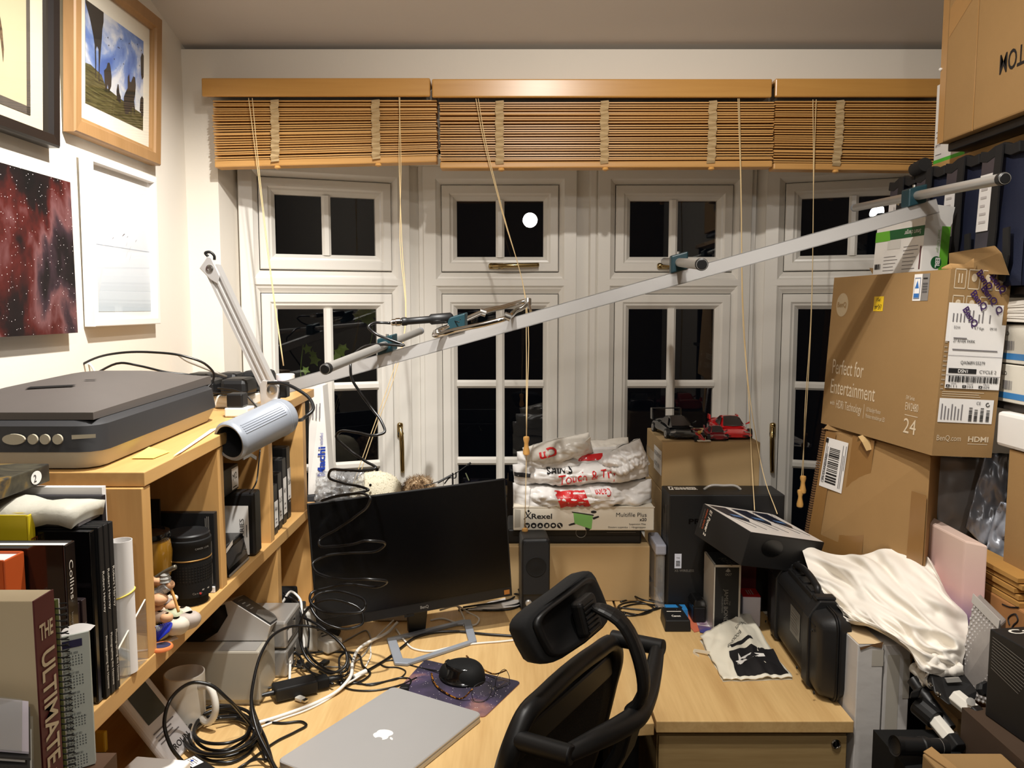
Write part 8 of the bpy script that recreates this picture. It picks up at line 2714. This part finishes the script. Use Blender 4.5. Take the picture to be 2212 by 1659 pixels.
run('black cable arching high over the mug and down to the inline block', [(404, 1656, .02), (368, 1610, .07), (355, 1560, .11), (364, 1520, .14), (385, 1492, .15), (420, 1474, .15), (455, 1480, .14), (490, 1508, .11), (520, 1540, .06), (545, 1570, .02), (566, 1610, .008), (585, 1640, .004), (600, 1668, .004)], .0036, M_cable)
run('black cable running along the desk under the coil towards the laptop', [(548, 1470, .01), (545, 1520, .006), (556, 1556, .004), (575, 1600, .004), (590, 1650, .004), (596, 1672, .004)], .003, M_cable)
run('black cable lying in a long flat loop right of the coil', [(470, 1552, .02), (520, 1550, .01), (560, 1558), (610, 1562), (655, 1560), (662, 1566), (640, 1580), (600, 1600), (560, 1628), (520, 1660), (508, 1672)], .0028, M_cable)
run('thin black cable curling away at the laptop corner', [(500, 1672), (530, 1650, .004), (556, 1640, .01), (580, 1644, .008), (598, 1660, .002), (604, 1672)], .0026, M_cable)
# power adaptor between drives and laptop
t = thing('power_adaptor', 'black power adaptor brick lying on the desk below the silver drives', 'adaptor', DK(640, 1500))
a_, b_ = DK(597, 1520), DK(688, 1498)
ex = (b_ - a_).normalized()
fr = Fr(a_, ex, V((-ex.y, ex.x, 0)), (0, 0, 1))
lb = (b_ - a_).length
MB().fbox(fr, 0, 0, .001, lb, .046, .031).build('body', M_black, t, bevel=.004)
MB().fbox(fr, lb, .008, .004, lb + .030, .038, .027).build('socket_end', M_blackmat, t, bevel=.003)
MB().lathe(fr.pt(lb + .030, .024, .015), ex, [(.009, 0), (.008, .008), (.0085, .010), (.007, .018), (.0075, .020), (.006, .03), (.0035, .036)], 12).build('plug', M_black, t, smooth=True)
MB().lathe(fr.pt(.0, .023, .016), -ex, [(.006, 0), (.0055, .012), (.004, .03)], 10).build('strain_relief', M_black, t, smooth=True)
run('black lead leaving the adaptor brick and dropping in front of the grey enclosure', [(592, 1484, .012), (566, 1490, .010), (548, 1506, .01), (544, 1545, .006), (556, 1590, .004), (575, 1640, .004)], .003, M_cable)
run('thick black lead from the adaptor plug over the desk to the monitor foot', [(735, 1478, .012), (765, 1462, .006), (800, 1445), (835, 1424), (868, 1398), (900, 1376), (940, 1366), (985, 1364), (1050, 1370), (1130, 1375)], .0036, M_cable)
run('white cable lying across the desk behind the monitor foot to the chair', [(855, 1358), (875, 1385), (895, 1402), (930, 1407), (970, 1399), (1030, 1390), (1080, 1386), (1135, 1380)], .0026, M_whitecable)
run('thick white cable sweeping from the bottom edge up to the cable knot', [(545, 1565), (590, 1552), (640, 1535), (690, 1515), (730, 1492, .004), (755, 1465, .012), (762, 1430, .016), (775, 1402, .016), (800, 1385, .012), (835, 1368, .008), (858, 1345, .01)], .0042, M_whitecable)
run('thin white cable following the thick white one along the desk', [(545, 1578), (600, 1556), (660, 1535), (715, 1506), (745, 1480, .008), (770, 1465, .008), (788, 1452, .008)], .0024, M_whitecable)
o = MB().cyl(DK(764, 1463, .012), DK(790, 1450, .012), .006, n=14).build('cable_sleeve', M_whitecable, smooth=True)
tag(o, 'short white plug sleeve pointing right in the cable knot', 'plug')
t = thing('usb_plug', 'white flat cable plug lying before the adaptor brick', 'plug', DK(655, 1515))
a_, b_ = DK(642, 1510, .003), DK(668, 1520, .003)
ex = (b_ - a_).normalized()
fr = Fr(a_, ex, V((-ex.y, ex.x, 0)), (0, 0, 1))
MB().fbox(fr, 0, -.008, 0, .020, .008, .008).build('body', M_plastic, t, bevel=.002)
MB().fbox(fr, .020, -.006, .0015, .031, .006, .006).build('metal_end', M_chrome, t)
run('thin black mouse lead lying on the desk to the cable knot', [(948, 1450, .006), (910, 1443), (870, 1432), (845, 1426), (822, 1432), (830, 1440), (860, 1442), (876, 1450), (868, 1462), (820, 1474), (780, 1478), (740, 1466)], .0018, M_cable)
run('black plug lead ending at the top corner of the laptop', [(760, 1470), (800, 1480), (840, 1470), (868, 1464), (884, 1466), (886, 1478), (876, 1486)], .0022, M_cable)
brick('small black plug at the top corner of the laptop by the mat', *DK(862, 1492).to_2d(), *(DK(886, 1482).to_2d()), DZ + .003, .008, 'plug', M_black, .002, 'plug')
# knot of black leads
for k, (lab, pts, r) in enumerate((
    ('black lead in a wide arc from behind the drives to the adaptor plug', [(648, 1330, .10), (690, 1352, .09), (730, 1385, .06), (752, 1420, .03), (745, 1450, .01), (725, 1452, .008), (690, 1436, .01), (660, 1400, .02), (650, 1370, .04)], .0034),
    ('black lead curving under the white cable towards the drives', [(620, 1420, .02), (660, 1412, .01), (720, 1408), (770, 1412), (785, 1440), (800, 1455), (770, 1475), (720, 1470), (690, 1450)], .0028),
    ('black lead standing in a tight loop left of the white cable', [(740, 1470, .006), (733, 1440, .02), (735, 1418, .03), (748, 1410, .03), (760, 1425, .02), (755, 1452, .01), (742, 1462, .006)], .0028),
    ('black lead crossing in front of the silver drives', [(612, 1390, .05), (640, 1410, .03), (660, 1440, .02), (690, 1466, .012), (720, 1478, .012)], .0030),
    ('black lead trailing behind the adaptor brick', [(600, 1440, .02), (640, 1440, .008), (680, 1455), (715, 1466), (760, 1490), (800, 1492), (870, 1478), (900, 1464)], .0022),
    ('thin black lead between the power strip and the monitor edge', [(612, 1280, .14), (640, 1300, .12), (660, 1330, .10), (668, 1370, .05), (665, 1400, .02)], .0022),
    ('black lead rising beside the shelf divider', [(614, 1290, .13), (640, 1300, .13), (650, 1325, .11), (652, 1360, .07), (650, 1390, .03)], .0030))):
    run(lab, pts, r, M_cable)
for lab, pts, r, m_ in (('white lead hooked over beside the shelf divider', [(610, 1302, .12), (628, 1278, .14), (645, 1290, .13), (652, 1330, .10), (655, 1370, .05), (658, 1400, .02)], .0034, M_whitecable),
                    ('white lead running down the side of the silver drives', [(612, 1396, .04), (624, 1420, .03), (626, 1455, .02), (622, 1490, .01), (618, 1502, .004)], .0034, M_whitecable),
                    ('white lead bending from the power strip to the drives', [(655, 1388, .02), (636, 1402, .02), (624, 1418, .02), (622, 1440, .02)], .003, M_whitecable),
                    ('grey lead looping flat on the desk under the monitor', [(720, 1400), (760, 1376), (790, 1362), (800, 1376), (796, 1400), (780, 1420), (740, 1440), (700, 1440)], .0020, M_greycable),
                    ('pale lead dropping from behind the monitor to the foot', [(850, 1340, .02), (826, 1364, .01), (806, 1384), (800, 1420), (790, 1440)], .0022, M_whitecable),
                    ('white lead in a pointed loop behind the monitor foot', [(950, 1318, .02), (990, 1310, .02), (1010, 1322), (1035, 1338), (1025, 1350), (990, 1346), (950, 1336), (930, 1340)], .0026, M_whitecable),
                    ('white lead with a kink beside the monitor foot', [(960, 1312, .02), (985, 1308, .02), (1000, 1330), (1002, 1352)], .0026, M_whitecable)):
    run(lab, pts, r, m_)
for k, (lab, pts, r) in enumerate((('black lead behind the monitor corner, topmost of the bundle', [(1000, 1312, .004), (1040, 1306, .006), (1080, 1300, .006), (1110, 1290, .01), (1122, 1272, .03), (1112, 1262, .05)], .003),
                     ('black lead behind the monitor corner, middle of the bundle', [(990, 1318), (1050, 1312), (1095, 1310), (1124, 1300, .008), (1122, 1285, .02), (1108, 1282, .02)], .003),
                     ('black lead curling round the speaker foot', [(1010, 1316), (1060, 1318), (1110, 1314), (1130, 1300, .006), (1120, 1272, .04)], .003))):
    run(lab, pts, r, M_cable)
o = MB().prism([DK(1010, 1318), DK(1060, 1300), DK(1118, 1286), DK(1130, 1308), DK(1060, 1318)], (0, 0, .0015)).build('crumpled_paper', M_paper)
tag(o, 'white paper sheet under the leads behind the monitor corner', 'paper')
# charger leads
for lab, pts in (('black lead swinging from behind the headrest over the charger leads', [(1318, 1280, .01), (1360, 1284, .012), (1390, 1296, .012), (1425, 1302, .008), (1455, 1304, .02), (1472, 1312, .034)]),
                 ('twisted black lead of the battery charger, nearest strand', [(1330, 1326), (1365, 1330), (1400, 1320), (1420, 1310), (1390, 1304), (1350, 1310), (1335, 1318)]),
                 ('twisted black lead of the battery charger, flat middle strand', [(1334, 1312), (1370, 1316), (1410, 1318), (1432, 1312), (1436, 1324, .004), (1440, 1338, .02)]),
                 ('twisted black lead of the battery charger, back strand', [(1340, 1300), (1380, 1292), (1420, 1300), (1445, 1308, .006), (1462, 1318, .034)]),
                 ('twisted black lead of the battery charger, lowest loop', [(1345, 1322), (1380, 1328), (1412, 1314), (1380, 1300), (1345, 1304), (1334, 1314), (1350, 1326)])):
    run(lab, pts, .0027, M_cable)
# blocks under the shelf end and under the monitor
brick('black puck shaped hub under the monitor corner', *DK(668, 1385).to_2d(), *DK(738, 1362).to_2d(), DZ + .001, .016, 'hub', M_blackmat, .005, 'hub')
t = thing('power_strip', 'grey white power strip with dark slots under the monitor', 'extension lead', DK(690, 1405))
a_, b_ = DK(662, 1384), DK(722, 1410)
ex = (b_ - a_).normalized()
fr = Fr(a_, ex, V((-ex.y, ex.x, 0)), (0, 0, 1))
MB().fbox(fr, -.03, -.02, .001, (b_ - a_).length, .028, .032).build('body', plain('grey_white_plastic', (196, 192, 182), .45), t, bevel=.004)
for k in range(6):
    MB().fbox(fr, -.015 + .017 * k, -.004, .032, -.009 + .017 * k, .014, .0325).build('slot', M_ink, t)
brick('upright white and grey power brick at the left edge of the monitor', -.552, 2.03, -.505, 2.09, DZ + .001, .105, 'power_adaptor', plain('grey_white_plastic', (0, 0, 0)), .006)
t = thing('network_box', 'dark grey box with white paper tags beside the shelf divider', 'box', (-.60, 2.13, DZ))
MB().box(-.655, 2.08, DZ + .001, -.572, 2.18, DZ + .085).build('body', plain('charcoal_plastic', (44, 44, 46), .5), t, bevel=.004)
for u0, v0 in ((632, 1328), (634, 1340), (652, 1338)):
    print_(t, 'paper_tag', [P(u0, v0 + 8, Y=2.075), P(u0 + 14, v0 + 3, Y=2.075), P(u0 + 14, v0 - 6, Y=2.075), P(u0, v0 - 1, Y=2.075)], M_white)
brick('smaller black box on top of the grey box beside the shelf divider', -.652, 2.10, -.59, 2.17, DZ + .087, .045, 'small_box', M_blackmat, .004, 'box')
for k, (u, v, lab) in enumerate(((648, 1440, 'black flat plug standing left of the plug pair before the power strip'), (662, 1446, 'black flat plug beside the other plug before the power strip'), (694, 1440, 'black flat plug lying apart below the power strip'))):
    t = thing('cable_plug', lab, 'plug', DK(u, v))
    p = DK(u, v, .002)
    fr = yawfr(p, 100 - 15 * k)
    MB().fbox(fr, 0, -.009, 0, .026, .009, .008).build('body', M_black, t, bevel=.002)
    MB().fbox(fr, -.012, -.006, .0015, 0, .006, .0065).build('metal_end', M_steel, t)
o = MB().box(-.40, 2.24, DZ + .001, -.27, 2.30, DZ + .030).build('white_box', M_plastic, bevel=.004)
tag(o, 'flat white box lying behind the monitor foot', 'box')
for k, (u, v) in enumerate(((632, 1384), (645, 1392), (628, 1402))):
    o = MB().box(*(DK(u, v) + V((-.012, -.012, .001))), *(DK(u, v) + V((.018, .014, .022)))).build('plug_block', [M_greycable, M_black, plain('mid_grey_plastic', (120, 118, 112), .5)][k], bevel=.003)
    tag(o, ['light grey plug block above the silver drives', 'black plug block among the leads above the silver drives', 'mid grey plug block nearest the silver drives'][k], 'plug')

# creeper outside the first window
t = thing('creeper', 'dim green creeper leaves outside the first window', 'plant', P(690, 800, Y=3.1))
M_leaf = plain('creeper_leaf', (96, 122, 44), .5, var=.3, scale=60)
rnd = random.Random(12)
MB().tube([P(655, 745, Y=3.12), P(650, 790, Y=3.12), P(656, 900, Y=3.12), V((P(656, 900, Y=3.12).x, 3.12, .001))], .002, 5).build('stem', M_leaf, t, smooth='all')
MB().tube([P(760, 660, Y=3.12), P(800, 690, Y=3.12), P(790, 760, Y=3.12), P(730, 780, Y=3.12), P(710, 900, Y=3.12), V((P(710, 900, Y=3.12).x, 3.12, .001))], .002, 5).build('stem', M_leaf, t, smooth='all')
for u, v, s_ in ((664, 754, .022), (676, 765, .018), (680, 778, .026), (735, 760, .030), (728, 772, .026), (742, 752, .022), (785, 672, .034), (796, 690, .034), (775, 682, .028), (802, 676, .030), (660, 800, .02), (720, 782, .02)):
    c = P(u, v, Y=3.11)
    r = rnd.uniform(0, 6.28)
    tilt = rnd.uniform(-.6, .6)
    lo = []
    for k in range(15):
        an = 2 * math.pi * k / 15
        rr_ = s_ * (1.0 if k % 3 == 0 else .55)
        lo.append(c + V((rr_ * math.cos(an + r), rr_ * tilt * math.sin(an), rr_ * math.sin(an + r))))
    MB().poly(lo).build('leaf', M_leaf, t, solid=.0008)
